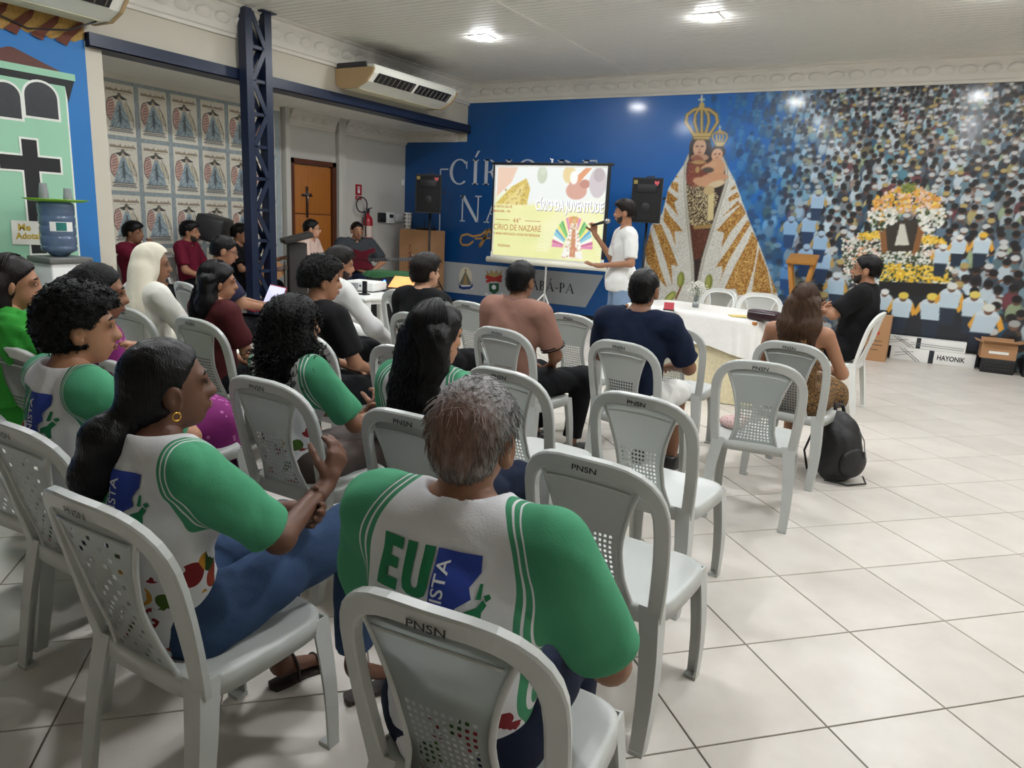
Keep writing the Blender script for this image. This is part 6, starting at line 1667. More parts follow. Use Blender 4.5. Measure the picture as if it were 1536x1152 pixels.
def paint_slide():
    R = random.Random(9); w, h = 1.755, 1.27
    c = Canvas(0, 0, w, h, .0105, (243, 240, 172)); k = lambda x, y: ((x-590)/720*w, (1-(y-195)/620)*h)
    XX, ZZ = np.meshgrid(c.X, c.Z)
    c.a[:] = np.where((ZZ > k(0, 452)[1])[..., None], np.array((240., 244, 240)), c.a)
    for _ in range(60): c.ell(R.uniform(0, w), R.uniform(0, .72), R.uniform(.1, .3), R.uniform(.05, .2), R.choice([(246, 244, 190), (226, 232, 150), (236, 238, 160)]), .35, 0, 1.0)
    c.poly([k(600, 195), (k(740, 195)), k(700, 300), k(600, 400)], (236, 190, 160), .8)
    c.poly([k(595, 450), k(700, 330), k(800, 270), k(830, 340), k(810, 450)], (214, 186, 70)); c.poly([k(640, 450), k(740, 350), k(790, 300), k(760, 450)], (240, 226, 160), .6)
    for _ in range(80):
        x, y = R.uniform(650, 820), R.uniform(300, 450)
        if y > 560-x*.32: c.ell(*k(x, y), .012, .012, R.choice([(180, 150, 60), (236, 216, 130)]))
    c.ell(*k(905, 245), .08, .12, (196, 206, 180), .9); c.ell(*k(910, 215), .05, .06, (210, 220, 196))
    c.ell(*k(1080, 240), .10, .12, (232, 206, 140), .9); c.poly([k(1080, 300), k(1180, 195), k(1220, 195), k(1130, 310)], (226, 150, 96)); c.ell(*k(1130, 345), .16, .12, (216, 160, 140)); c.ell(*k(1180, 300), .08, .06, (196, 130, 110))
    c.ell(*k(1260, 290), .13, .20, (206, 196, 200)); c.ell(*k(1265, 240), .08, .09, (186, 172, 176)); c.ell(*k(1110, 260), .06, .09, (250, 250, 244))
    cx, cy = 1125, 770
    for i in range(40):
        a = math.pi*(i+.5)/40; c.line([k(cx+150*math.cos(a)*1.0, cy-230*math.sin(a)), k(cx+200*math.cos(a)*1.15, cy-320*math.sin(a))], .012, (250, 250, 226), .8)
    cols = [(226, 120, 180), (206, 80, 150), (250, 250, 245), (120, 200, 230), (60, 160, 210), (244, 226, 120), (110, 200, 90), (60, 170, 80), (250, 240, 160), (220, 130, 190), (236, 140, 80), (226, 90, 70)]
    n = 24
    for i in range(n):
        a0, a1 = math.pi*(i+.08)/n, math.pi*(i+.92)/n; j = i if i < n/2 else n-1-i
        q = lambda r, a: k(cx+r*math.cos(a)*.95, cy-40-r*1.55*math.sin(a))
        c.poly([q(60, a0), q(138, a0), q(138, a1), q(60, a1)], cols[j % len(cols)])
    c.poly([k(1112, 560), k(1148, 560), k(1200, 800), k(1060, 800)], (246, 244, 236)); c.poly([k(1120, 600), k(1142, 600), k(1150, 790), k(1112, 790)], (206, 130, 90))
    for _ in range(90):
        t = R.random(); x = 1130+R.uniform(-1, 1)*(14+60*t); c.ell(*k(x, 570+230*t), .009, .009, R.choice([(190, 150, 70), (226, 206, 150), (206, 110, 90)]))
    c.ell(*k(1130, 545), .035, .05, (222, 180, 120)); c.poly([k(1112, 530), k(1120, 510), k(1130, 522), k(1140, 510), k(1150, 530)], (206, 170, 70))
    return c.a, w, h
sa, sw_, sh_ = paint_slide()
m_slide = print_mat('projected_slide', .9, emit=.92)
ink_grid('slide', sa, (-.885, -.0065, SZ1-.06-sh_), (1, 0, 0), (0, 0, 1), sw_, sh_, m_slide, scr)
def em_mat(n, c): return mat(n, c, .9, emit=.9, var=0)
kz = lambda x, y: (-.885+(x-590)/720*sw_, -.007, SZ1-.06-sh_+(1-(y-195)/620)*sh_)
txg = em_mat('slide_text_brown', (150, 96, 60)); txw = em_mat('slide_text_white', (250, 250, 246)); txd = em_mat('slide_text_grey', (120, 118, 128))
text_flat('slide_title', 'CÍRIO DA JUVENTUDE', kz(1091, 456), (1, 0, 0), (0, 0, 1), .20, txd, scr, .002, .007, width=1.06)
text_flat('slide_title', 'CÍRIO DA JUVENTUDE', kz(1088, 453), (1, 0, 0), (0, 0, 1), .20, txw, scr, .004, .0, width=1.05)
text_flat('slide_text', '44°', kz(750, 565), (1, 0, 0), (0, 0, 1), .10, txg, scr, .002)
text_flat('slide_text', 'CÍRIO DE NAZARÉ', kz(752, 615), (1, 0, 0), (0, 0, 1), .12, txg, scr, .002, .0, width=.80)
text_flat('slide_text', 'Ó MARIA FORTALECEI A NOSSA FRATERNIDADE', kz(752, 660), (1, 0, 0), (0, 0, 1), .045, txg, scr, .002, .001, width=.78)
text_flat('slide_text', 'A FESTA DA FÉ', kz(648, 470), (1, 0, 0), (0, 0, 1), .048, txg, scr, .002, .001)
text_flat('slide_text', 'MARABÁ - PA', kz(642, 502), (1, 0, 0), (0, 0, 1), .048, txg, scr, .002, .001)
text_flat('slide_text', 'PAZINHA', kz(668, 745), (1, 0, 0), (0, 0, 1), .05, txg, scr, .002, .001)
flat_polys('slide_rule', [([(-.86, 0), (-.62, 0), (-.62, .008), (-.86, .008)], 0), ([(-.36, 0), (-.10, 0), (-.10, .008), (-.36, .008)], 0)], (0, -.007, kz(0, 563)[2]), (1, 0, 0), (0, 0, 1), txg, scr, .002)

# ------------------------------------------------------------------ loudspeakers on stands
m_grille = mat('speaker_grille', (9, 9, 10), .75, var=.3, vscale=300)
m_sticker = mat('pink_sticker', (206, 90, 96), .5)
def loudspeaker(label, standlabel, loc, deg, zb):
    t = thing('loudspeaker', label, 'loudspeaker', (loc[0], loc[1], zb), math.radians(deg))
    b = MB(); b.prism([(-.21, -.17), (.21, -.17), (.15, .17), (-.15, .17)], (0, 0, 0), (1, 0, 0), (0, 1, 0), (0, 0, 1), .60); b.build('cabinet', m_black, t)
    MB().box((0, -.176, .30), (.37, .014, .55), bev=.006).build('grille', m_grille, t)
    MB().lathe([(.0, 0), (.03, .0), (.135, .018), (.15, .03)], (0, -.188, .21), 24, axis='y').build('woofer', m_black, t)
    MB().box((0, -.186, .46), (.26, .012, .11), bev=.004).build('horn', m_black, t)
    s = flat_polys('sticker', [([(0, -.045), (.032, .0), (.03, .03), (0, .02), (-.03, .03), (-.032, 0)], 0)], (.13, -.186, .53), (1, 0, 0), (0, 0, 1), m_sticker, t, .002)
    MB().box((-.16, -.1845, .54), (.05, .004, .05)).build('badge', mat('badge_gold', (150, 130, 70), .4), t)
    MB().tube([(-.06, 0, .60), (-.05, 0, .625), (.05, 0, .625), (.06, 0, .60)], .01, 6).build('handle', m_dark, t)
    for s_ in (-1, 1):
        MB().tube([(s_*.205, .0, .35), (s_*.225, .0, .33)], .022, 10).build('corner_knob', m_dark, t)
    st = thing('speaker_stand', standlabel, 'speaker stand', (loc[0], loc[1], 0), math.radians(deg))
    MB().tube([(0, 0, .22), (0, 0, zb)], .017, 10).build('pole', m_black, st)
    MB().tube([(0, 0, .70), (0, 0, .78)], .03, 10).build('collar', m_black, st); MB().tube([(0, -.02, .74), (0, -.07, .74)], .012, 8).build('knob', m_dark, st)
    for k in range(3):
        a = math.radians(30+120*k); MB().tube([(0, 0, .72), (.42*math.cos(a), .42*math.sin(a), .015)], .012, 8).build('leg', m_black, st)
        MB().tube([(0, 0, .26), (.22*math.cos(a), .22*math.sin(a), .36)], .008, 6).build('brace', m_black, st)
loudspeaker('black loudspeaker on a pole beside the tall cardboard carton', 'black tripod stand under the speaker beside the tall carton', (-7.22, 9.75), 25, 1.53)
loudspeaker('black loudspeaker on a pole beside the painted mantle', 'black tripod stand under the speaker beside the painted mantle', (-3.58, 9.9), 8, 1.545)

# ------------------------------------------------------------------ covered table and what stands on it
TB = (-1.82, 6.90); TR = math.radians(-14)
m_cream = mat('cream_brocade', (218, 206, 170), .8, var=.22, vscale=45, bump=.6, bscale=60)
m_satin = mat('white_satin', (236, 234, 228), .32, var=.06, vscale=9, bump=.5, bscale=26, spec=.6)
tb = thing('covered_table', 'long table under a floor-length cream brocade cloth', 'table', (*TB, 0), TR)
MB().box((0, 0, .735), (1.36, .74, .03), bev=.01).build('tabletop', m_oak, tb)
for sx in (-1, 1):
    for sy in (-1, 1): MB().box((sx*.6, sy*.3, .36), (.05, .05, .72)).build('leg', m_oak, tb)
def drape(hw, hd, z0, z1, m, name, parent, amp, nf, flare, e=.30, hang=None, top=True):
    n = 160; mb = MB(); vs = []; fs = []; K = 9
    prof = [(0.02, z0), (.6, z0), (.97, z0), (1.0, z0-.006)]
    for k in range(1, K+1): prof.append((1.0+.004*k, None))
    for i, (q, z) in enumerate(prof):
        for k in range(n):
            t = 2*math.pi*k/n; c, s = math.cos(t), math.sin(t)
            x, y = hw*q*math.copysign(abs(c)**e, c), hd*q*math.copysign(abs(s)**e, s)
            zz = z
            if z is None:
                f = (i-3)/K; zb = z1 if hang is None else z1+hang(x, y)
                zz = z0-.006+(zb-z0)*f; a = amp*f*(math.sin(t*nf)+.5*math.sin(t*nf*1.7+1)); d = math.hypot(x, y)
                x += (x/d)*(a+flare*f); y += (y/d)*(a+flare*f)
            vs.append((x, y, zz))
    for i in range(len(prof)-1):
        for k in range(n): fs.append((i*n+k, i*n+(k+1) % n, (i+1)*n+(k+1) % n, (i+1)*n+k))
    fs.append(tuple(range(n)))
    mb.add(vs, fs, 0, True); return mb.build(name, m, parent)
drape(.70, .39, .756, .012, m_cream, 'cloth', tb, .018, 22, .05)
ov = drape(.715, .405, .762, .44, m_satin, 'satin_overlay', None, .012, 30, .045, hang=lambda x, y: .06*math.sin(x*5+1)+.05*(x/.7))
ov.location = (*TB, 0); ov.rotation_euler = (0, 0, TR); tag(ov, 'white satin cloth laid over the cream table cloth', 'tablecloth')
ZT = .764
def on_table(px, py): p = onz(px, py, ZT); return (p[0], p[1], ZT)
vp = on_table(1043, 461)
vase = thing('flower_vase', 'small vase of white filler flowers on the satin cloth', 'flower vase', vp)
MB().lathe([(.0, 0), (.03, 0), (.034, .04), (.022, .09), (.028, .11), (.024, .11), (.018, .09)], (0, 0, 0), 16).build('vase', mat('clear_vase', (200, 206, 206), .1, trans=.8), vase)
R = random.Random(8); fl_m = MB(); stm = MB()
for k in range(120):
    a, e_, rr_ = R.uniform(0, 6.28), R.uniform(.1, 1.5), R.uniform(.08, .125)
    p = Vector((rr_*math.cos(a)*math.cos(e_), rr_*math.sin(a)*math.cos(e_), .13+rr_*math.sin(e_)))
    fl_m.lathe([(.0, .007), (.007, .003), (.0075, -.002), (0, -.006)], p, 6)
    if k % 6 == 0: stm.tube([(0, 0, .05), p*.5+Vector((0, 0, .06)), p], .0016, 3)
tag(fl_m.build('blossom', mat('white_blossom', (222, 222, 212), .7), vase), kind='stuff'); stm.build('stem', mat('green_stem', (70, 90, 50), .7), vase)
rp = on_table(1003, 465)
cd = thing('table_card', 'red and white folded card standing on the satin cloth', 'card', rp, .3)
cb = MB(); cb.prism([(-.045, 0), (.045, 0), (0, .07)], (-.045, 0, 0), (0, 1, 0), (0, 0, 1), (1, 0, 0), .09); cb.build('card_body', mat('card_red', (168, 34, 48), .5), cd)
MB().box((0, 0, .005), (.10, .11, .01)).build('card_base', m_black, cd)
bp = on_table(1145, 481)
MBc = thing('pencil_case', 'dark maroon zipped case lying on the satin cloth', 'case', bp, TR)
MB().box((0, 0, .045), (.27, .11, .088), bev=.025).build('case_body', mat('maroon_leather', (48, 20, 28), .4), MBc); MB().tube([(-.12, -.057, .065), (.12, -.057, .065)], .004, 5).build('zip', m_steel, MBc)
yp = on_table(1112, 475); tag(MB().box((yp[0], yp[1], ZT+.004), (.20, .14, .006), rz=.5).build('yellow_booklet', mat('yellow_paper', (206, 186, 110), .7)), 'thin yellow booklet lying on the satin cloth', 'booklet')
kp = on_table(1172, 483); tag(MB().box((kp[0], kp[1], ZT+.006), (.09, .045, .012), rz=-.6, bev=.004).build('phone', m_black), 'black phone lying at the corner of the satin cloth', 'phone')

# wooden folding lectern
lc = thing('wooden_lectern', 'narrow varnished wooden lectern standing against the crowd mural', 'lectern', (-1.50, 10.12, 0))
m_pine = mat('pine_wood', (172, 118, 48), .45, var=.2, vscale=4, stretch=(6, 6, .8))
MB().box((0, 0, 1.185), (.36, .30, .035), rx=.35, bev=.006).build('desk', m_pine, lc)
for s in (-1, 1):
    for y in (-.08, .08):
        MB().sweep([(s*.15, y, 1.17), (s*.035, y, .55), (s*.16, y, .03)], (0, 1, 0), [(-.024, -.015), (.024, -.015), (.024, .015), (-.024, .015)]).build('leg', m_pine, lc)
MB().box((0, 0, .022), (.40, .26, .035), bev=.005).build('base', m_pine, lc); MB().box((0, 0, .56), (.12, .20, .04), bev=.005).build('crosspiece', m_pine, lc)

# ------------------------------------------------------------------ boxes along the back wall
m_card = mat('cardboard', (168, 126, 88), .8, var=.08, vscale=5, bump=.1, bscale=40)
m_tape = mat('packing_tape', (186, 150, 104), .35)
def carton(label, c, d, rz=0.0, flaps=False):
    t = thing('cardboard_box', label, 'box', (c[0], c[1], c[2]), rz)
    MB().box((0, 0, d[2]/2), d).build('body', m_card, t)
    MB().box((0, 0, d[2]+.001), (d[0]+.002, .05, .002)).build('tape', m_tape, t)
    return t
t = carton('tall cardboard carton behind the black-shirted man\'s chair', (-.61, 10.17, 0), (.50, .34, .56), 0)
flat_polys('print_marks', [([(.02, .25), (.18, .25), (.18, .258), (.02, .258)], 0), ([(.02, .20), (.19, .20), (.19, .208), (.02, .208)], 0), ([(.05, .14), (.15, .14), (.15, .147), (.05, .147)], 0), ([(.08, .33), (.14, .33), (.14, .37), (.08, .37)], 1)], (0, -.17, 0), (1, 0, 0), (0, 0, 1), [m_ink, mat('print_red', (176, 56, 40), .7)], t, .002)
def long_box(label, x0, x1, y, z, h, txt, art):
    t = thing('long_white_box', label, 'box', ((x0+x1)/2, y, z))
    L = x1-x0; MB().box((0, 0, h/2), (L, .13, h-.002), bev=.003).build('body', m_white, t)
    p = [([(a, b), (a+w, b), (a+w, b+hh_), (a, b+hh_)], 0) for a, b, w, hh_ in art]
    flat_polys('print_marks', p, (-L/2, -.065, 0), (1, 0, 0), (0, 0, 1), m_ink, t, .002)
    dg = mat('line_grey', (120, 122, 124), .6)
    tr = ribbon([(.10, h*.95), (.30, h*.05)], .008)+ribbon([(.14, h*.95), (.34, h*.05)], .008)+ribbon([(.05, h*.55), (.26, h*.75)], .006)+ribbon([(.05, h*.30), (.20, h*.55)], .006)
    flat_polys('drawing', tr, (-L/2, -.065, 0), (1, 0, 0), (0, 0, 1), dg, t, .0025)
    if txt: text_flat('lettering', txt, (L*.22, -.065, h*.5), (1, 0, 0), (0, 0, 1), .085, m_ink, t, .002, .002, width=.30)
    return t
long_box('long white printed box with a bold name, flat on the floor', -.33, .60, 10.44, 0, .165, 'HAYONIK', [(.43, 0, .055, .163)])
L2 = long_box('long white printed box stacked on another by the crowd mural', -.42, .48, 10.46, .166, .135, None, [(.36, 0, .05, .134)])
flat_polys('drawing', ribbon([(.30, .07), (.88, .055)], .006)+ribbon([(.30, .045), (.88, .03)], .006), (-.45, -.065, 0), (1, 0, 0), (0, 0, 1), mat('line_grey', (120, 122, 124), .6), L2, .0025)
bb = thing('equipment_case', 'black ribbed equipment case beside the long white boxes', 'case', (.82, 10.36, 0))
MB().box((0, 0, .085), (.34, .30, .17), bev=.01).build('case_body', m_black, bb)
for r_ in range(3):
    for k in range(10): MB().box((-.12+k*.026, -.152, .05+r_*.04), (.012, .006, .024)).build('rib', m_dark, bb)
t = carton('open cardboard box resting on the black equipment case', (.80, 10.36, .171), (.36, .28, .17), .04)
for k, (c, d, rx, ry) in enumerate((((0, -.16, .19), (.34, .10, .006), -.5, 0), ((0, .16, .19), (.34, .10, .006), .5, 0), ((.20, 0, .20), (.10, .26, .006), 0, -.3), ((-.20, 0, .19), (.10, .26, .006), 0, .3))): MB().box(c, d, rx=rx, ry=ry).build('flap', m_card, t)
MB().box((0, -.142, .075), (.2, .004, .03)).build('label_strip', m_white, t)
b2 = thing('storage_crate', 'low black crate at the foot of the mural past the equipment case', 'crate', (1.32, 10.36, 0)); MB().box((0, 0, .10), (.50, .32, .20), bev=.015).build('crate_body', m_black, b2); MB().box((0, 0, .21), (.52, .34, .025), bev=.008).build('lid', m_dark, b2)
t = carton('tall cardboard carton with handwriting under the router', (-7.66, 10.14, 0), (.66, .40, 1.25), 0)
hw = MB(); R = random.Random(3)
pts = [(-.12+.03*math.sin(k*1.9)+.02*R.random(), .40+k*.024) for k in range(26)]
flat_polys('handwriting', ribbon(pts, .012)+ribbon([(-.08+.02*math.sin(k*2.3), .5+k*.02) for k in range(20)], .010), (0, -.20, 0), (1, 0, 0), (0, 0, 1), mat('red_marker', (120, 40, 34), .7), t, .002)
rt = thing('router', 'black wireless router on top of the tall carton', 'router', (-7.52, 10.06, 1.252))
MB().box((0, 0, .02), (.30, .18, .038), bev=.008).build('case_body', m_black, rt)
for k in (-.10, .0, .10): MB().tube([(k, .07, .03), (k, .08, .16)], .006, 6).build('antenna', m_black, rt)
cu = thing('patterned_canister', 'white patterned canister on top of the tall carton', 'canister', (-7.90, 10.05, 1.252))
MB().lathe([(0, 0), (.055, 0), (.065, .27), (.06, .275), (0, .275)], (0, 0, 0), 20).build('canister_body', m_white, cu)
dm = MB()
for r_ in range(4):
    for k in range(7):
        a = 2*math.pi*k/7; rr_ = .060+.01*r_/4
        dm.lathe([(0, .002), (.014, .0), (.012, -.004)], (rr_*math.cos(a), rr_*math.sin(a)-.0, .05+r_*.062), 8, axis='y' if abs(math.sin(a)) > .7 else 'x')
tag(dm.build('dot', m_dark, cu), kind='stuff')

# ------------------------------------------------------------------ things on the niche wall
fe = thing('fire_extinguisher', 'red fire extinguisher hung on the niche wall', 'fire extinguisher', (XN+.11, 9.47, .95))
m_red = mat('red_paint', (158, 20, 34), .3, var=.08)
MB().lathe([(0, 0), (.075, 0), (.082, .02), (.082, .40), (.07, .46), (.03, .50), (.022, .54), (0, .54)], (0, 0, 0), 22).build('cylinder', m_red, fe)
MB().box((0, 0, .57), (.03, .06, .07), bev=.006).build('valve', m_black, fe)
MB().tube([(0, .0, .60), (0, .10, .62)], .009, 6).build('lever', m_black, fe)
MB().tube([(0, -.02, .57)]+[(.0, -.15+.13*math.cos(t), .66+.12*math.sin(t)) for t in np.linspace(-.6, 5.4, 18)]+[(.03, -.09, .35), (.03, -.085, .15)], .011, 7).build('hose', m_black, fe)
MB().lathe([(.083, .14), (.0835, .145), (.0835, .32), (.083, .325)], (0, 0, 0), 22).build('label_band', mat('extinguisher_label', (206, 190, 180), .5), fe)
MB().box((-.095, 0, .40), (.02, .05, .12)).build('bracket', m_steel, fe)
sg = thing('extinguisher_sign', 'red and white extinguisher sign above the extinguisher', 'sign', (XN+.004, 9.36, 1.72))
MB().box((0, 0, .13), (.006, .145, .17)).build('plate', m_red, sg); MB().box((.0035, 0, .13), (.002, .05, .11)).build('pictogram', m_white, sg); MB().box((.004, 0, .155), (.002, .018, .07)).build('pictogram', m_red, sg)
MB().box((0, 0, 0), (.006, .145, .06)).build('plate', m_red, sg); text_flat('lettering', 'ABC', (.0035, 0, 0), (0, 1, 0), (0, 0, 1), .05, m_white, sg, .001)
def wallbox(name, label, cat, y, z, d, m, extra=None):
    t = thing(name, label, cat, (XN, y, z)); MB().box((d[0]/2, 0, 0), d, bev=.012).build('housing', m, t)
    if extra: MB().box((d[0]+.002, extra[0], extra[1]), (.004, extra[2], extra[3])).build('display', extra[4], t)
wallbox('card_terminal', 'black wall terminal beside the extinguisher', 'wall device', 9.92, 1.42, (.06, .16, .16), m_black, (0, .02, .11, .06, m_dark))
wallbox('alarm_panel', 'white alarm panel with a grey display on the niche wall', 'wall device', 10.15, 1.42, (.05, .20, .19), m_white, (0, .03, .10, .06, m_dark))
wallbox('junction_box', 'plain white junction box by the room corner', 'wall device', 10.39, 1.42, (.04, .18, .13), m_white)
wallbox('light_switch', 'small white switch high at the room corner', 'switch', 10.50, 2.04, (.025, .06, .10), m_white)

# ------------------------------------------------------------------ air conditioners
def aircon(label, y0, L):
    t = thing('air_conditioner', label, 'air conditioner', (XL, y0, 3.05))
    m_ac = mat('ac_white', (226, 226, 214), .4, var=.03); m_acs = mat('ac_yellowed_end', (176, 148, 108), .5, var=.08)
    prof = [(.02, .06), (.10, .0), (.36, .0), (.52, .07), (.62, .17), (.645, .235), (.62, .27), (.02, .30)]
    b = MB(); b.prism(prof, (0, .03, 0), (1, 0, 0), (0, 0, 1), (0, 1, 0), L-.06); b.build('casing', m_ac, t)
    for y in (0, L-.03):
        e = MB(); e.prism([(.01, .05), (.09, -.008), (.37, -.008), (.53, .062), (.63, .165), (.655, .22), (.60, .235), (.01, .235)], (0, y, 0), (1, 0, 0), (0, 0, 1), (0, 1, 0), .03); e.build('end_cap', m_acs, t)
        MB().box((.27, y+.015, .27), (.50, .026, .06)).build('bracket_plate', m_dark, t)
    for k in range(2):
        yc = .10+k*(L-.2)/2+(L-.2)/4
        v = MB(); c = Vector((.583, yc, .125)); v.box(c, (.135, (L-.2)/2-.07, .012), ry=-.79); v.build('outlet', m_black, t)
        for j in range(8): MB().box((.590, yc-(L-.2)/4+.08+j*((L-.2)/2-.16)/7, .120), (.11, .006, .016), ry=-.79).build('louvre', mat('louvre_grey', (120, 112, 100), .5), t)
    for k in range(2): MB().box((.23, L*(.26+.48*k), -.004), (.24, L*.44, .008), bev=.003).build('intake_panel', mat('intake_cream', (222, 216, 186), .5), t)
    return t
aircon('white ceiling-hung air conditioner above the beam by the blue mural', 7.46, 1.86)
aircon('white air conditioner above the painted church', 2.40, 1.86)
cb = MB().tube([(XL+.30, 4.15, 3.04), (XL+.2, 3.95, 2.93), (XL+.03, 3.7, 2.90), (XL+.03, 3.45, 2.96), (XL+.03, 3.3, 3.10)], .008, 6); tag(cb.build('hanging_cable', m_black), 'black cable sagging under the air conditioner above the church', 'cable')

# ------------------------------------------------------------------ water dispenser
wd = thing('water_dispenser', 'white water dispenser with grey top beside the painted church', 'water dispenser', (-6.66, 3.58, 0))
MB().box((0, 0, .47), (.33, .33, .94), bev=.015).build('cabinet', m_white, wd); MB().box((0, 0, .965), (.37, .37, .05), bev=.012).build('top', mat('dispenser_grey', (104, 104, 100), .5), wd)
MB().box((.168, -.06, .78), (.006, .08, .03)).build('badge', m_dark, wd)
for s in (-.05, .05): MB().tube([(.16, s, .70), (.20, s, .70), (.20, s, .67)], .011, 8).build('tap', m_dark, wd)
MB().box((.175, 0, .55), (.03, .22, .02), bev=.004).build('drip_tray', m_dark, wd)
wb = thing('water_bottle', 'blue twenty-litre water bottle on the dispenser', 'water bottle', (-6.66, 3.58, .99))
m_wat = mat('blue_bottle_plastic', (108, 128, 160), .18, var=.06, trans=.45, coat=.2)
pr = [(0, 0), (.06, 0), (.09, .03), (.132, .05), (.140, .07)]
for k in range(4): pr += [(.140, .08+k*.085), (.134, .09+k*.085), (.134, .10+k*.085), (.140, .11+k*.085), (.140, .155+k*.085)]
pr += [(.142, .43), (.135, .455), (.11, .465), (0, .465)]
MB().lathe(pr, (0, 0, 0), 32).build('bottle', m_wat, wb)
lb = MB(); a0, a1 = -.75, .75
for (b0, b1, z0, z1, mi, rr_) in ((-.55, .75, .22, .30, 0, .1425), (-.22, .35, .225, .295, 1, .1435)):
    N = 10; vs = []
    for k in range(N+1):
        a = b0+(b1-b0)*k/N-.35; vs += [(rr_*math.cos(a), rr_*math.sin(a), z0), (rr_*math.cos(a), rr_*math.sin(a), z1)]
    lb.add(vs, [(2*k, 2*k+2, 2*k+3, 2*k+1) for k in range(N)], mi)
lb.build('label_strip', [m_white, mat('label_teal', (26, 110, 104), .5)], wb)
tr = thing('tray', 'lime green plastic tray balanced on the water bottle', 'tray', (-6.66, 3.59, 1.456))
MB().lathe([(0, 0), (.20, 0), (.26, .018), (.262, .024), (.255, .024), (.20, .007), (0, .007)], (0, 0, 0), 32, sx=.75, sy=1.0).build('tray_body', mat('lime_plastic', (120, 176, 40), .4), tr)
m_cup = mat('clear_cup', (222, 226, 226), .15, trans=.75)
for k, (dy, n_, lab) in enumerate(((-.10, 6, 'tall stack of upturned plastic cups on the lime tray'), (.10, 3, 'shorter stack of clear plastic cups on the lime tray'))):
    c = thing('cup_stack', lab, 'cups', (-6.66, 3.59+dy, 1.464))
    for j in range(n_): MB().lathe([(.036, 0), (.027, .085), (0, .087), (0, .0875), (.0275, .0885), (.038, .0)], (0, 0, j*.011), 16).build('cup', m_cup, c)
sg = thing('paper_sign', 'handwritten white paper sign taped to the painted church', 'sign', (XL+.012, 3.55, 1.17))
MB().box((0, 0, 0), (.004, .27, .21), rx=-.03).build('paper', mat('paper_white', (222, 220, 210), .8), sg)
m_yel = mat('yellow_marker', (190, 160, 60), .6)
text_flat('lettering', 'Me', (.0025, -.03, .045), (0, 1, 0), (0, 0, 1), .085, m_yel, sg, .001, .003); text_flat('lettering', 'Adota!', (.0025, .0, -.03), (0, 1, 0), (0, 0, 1), .075, m_yel, sg, .001, .003)
oc = thing('office_chair', 'black padded office chair behind the water dispenser', 'office chair', (-6.72, 3.02, 0), -1.2)
MB().box((0, -.20, .78), (.46, .09, .52), bev=.044).build('backrest', m_black, oc); MB().box((0, .02, .46), (.48, .46, .09), bev=.04).build('seat', m_black, oc)
MB().tube([(0, 0, .10), (0, 0, .43)], .028, 10).build('stem', m_dark, oc); MB().box((0, -.22, .53), (.07, .03, .20)).build('back_bracket', m_dark, oc)
for k in range(5):
    a = 2*math.pi*k/5; MB().tube([(0, 0, .10), (.27*math.cos(a), .27*math.sin(a), .065)], .018, 6).tube([(.27*math.cos(a), .27*math.sin(a)-.012, .03), (.27*math.cos(a), .27*math.sin(a)+.012, .03)], .028, 10).build('foot', m_dark, oc)

# ------------------------------------------------------------------ laptop table with projector
pt = thing('plastic_table', 'small white plastic table carrying the laptop and projector', 'table', (-4.80, 5.58, 0), math.radians(-14))
MB().box((0, 0, .705), (.72, .72, .03), bev=.012).build('tabletop', m_chair2, pt); MB().box((0, 0, .675), (.66, .66, .04)).build('apron', m_chair2, pt)
for sx in (-1, 1):
    for sy in (-1, 1):
        l = MB(); l.box((sx*.30, sy*.30, .345), (.07, .07, .69), taper=.75, bev=.012); l.build('leg', m_chair2, pt)
def laptop(label, loc, rz, m_scr, m_body, tilt=1.95, w=.34, d=.23, extra=None):
    t = thing('laptop', label, 'laptop', loc, rz)
    MB().box((0, 0, .009), (w, d, .016), bev=.004).build('base', m_body, t)
    MB().box((0, -.02, .0175), (w*.88, d*.45, .002)).build('keyboard', m_black, t)
    hy, a = d/2, tilt-math.pi/2
    n = Vector((0, math.sin(a), math.cos(a)))
    lid = MB(); lid.box((0, hy+n.y*.10, .016+n.z*.10), (w, .008, .20), rx=-a, bev=.003); lid = lid.build('lid', m_body, t)
    MB().box((0, hy+n.y*.10-.0058*math.cos(a), .016+n.z*.10+.0058*math.sin(a)), (w-.02, .002, .178), rx=-a).build('display', m_scr, lid)
    return t
p = onz(590, 437, .721)
m_disp = mat('laptop_slide_screen', (236, 160, 96), .4, emit=.9, var=.35, vscale=14)
laptop('open laptop with an orange picture on the white plastic table', (p[0], p[1], .721), math.radians(8), m_disp, m_black, 2.5, .30)
p = (-4.98, 5.66)
pj = thing('projector', 'white projector on the plastic table behind the cup', 'projector', (p[0], p[1], .721), .15)
MB().box((0, 0, .055), (.34, .26, .09), bev=.015).build('case_body', m_white, pj)
for k in range(5): MB().box((-.12+k*.035, -.131, .06), (.022, .004, .018)).build('port', m_dark, pj)
MB().lathe([(.03, 0), (.04, .02), (.038, .03), (0, .03)], (.10, .13, .06), 16, axis='y').build('lens', m_dark, pj)
for s in (-1, 1): MB().box((s*.13, 0, .006), (.03, .2, .012)).build('foot', m_dark, pj)
p = onz(532, 440, .721); c = thing('plastic_cup', 'clear plastic cup on the corner of the plastic table', 'cup', (p[0], p[1], .721)); MB().lathe([(0, 0), (.028, 0), (.038, .10), (.036, .10), (.026, .004), (0, .004)], (0, 0, 0), 16).build('cup', m_cup, c)
p = onz(545, 442, .721); t = thing('phone_stand', 'small black device standing on the plastic table', 'device', (p[0], p[1], .721)); MB().box((0, 0, .006), (.10, .08, .012)).box((0, .02, .07), (.05, .02, .12), bev=.005).build('device_body', m_black, t)
am = thing('guitar_amplifier', 'black amplifier cabinet with a blue light behind the plastic table', 'amplifier', (-5.75, 7.02, 0), .3)
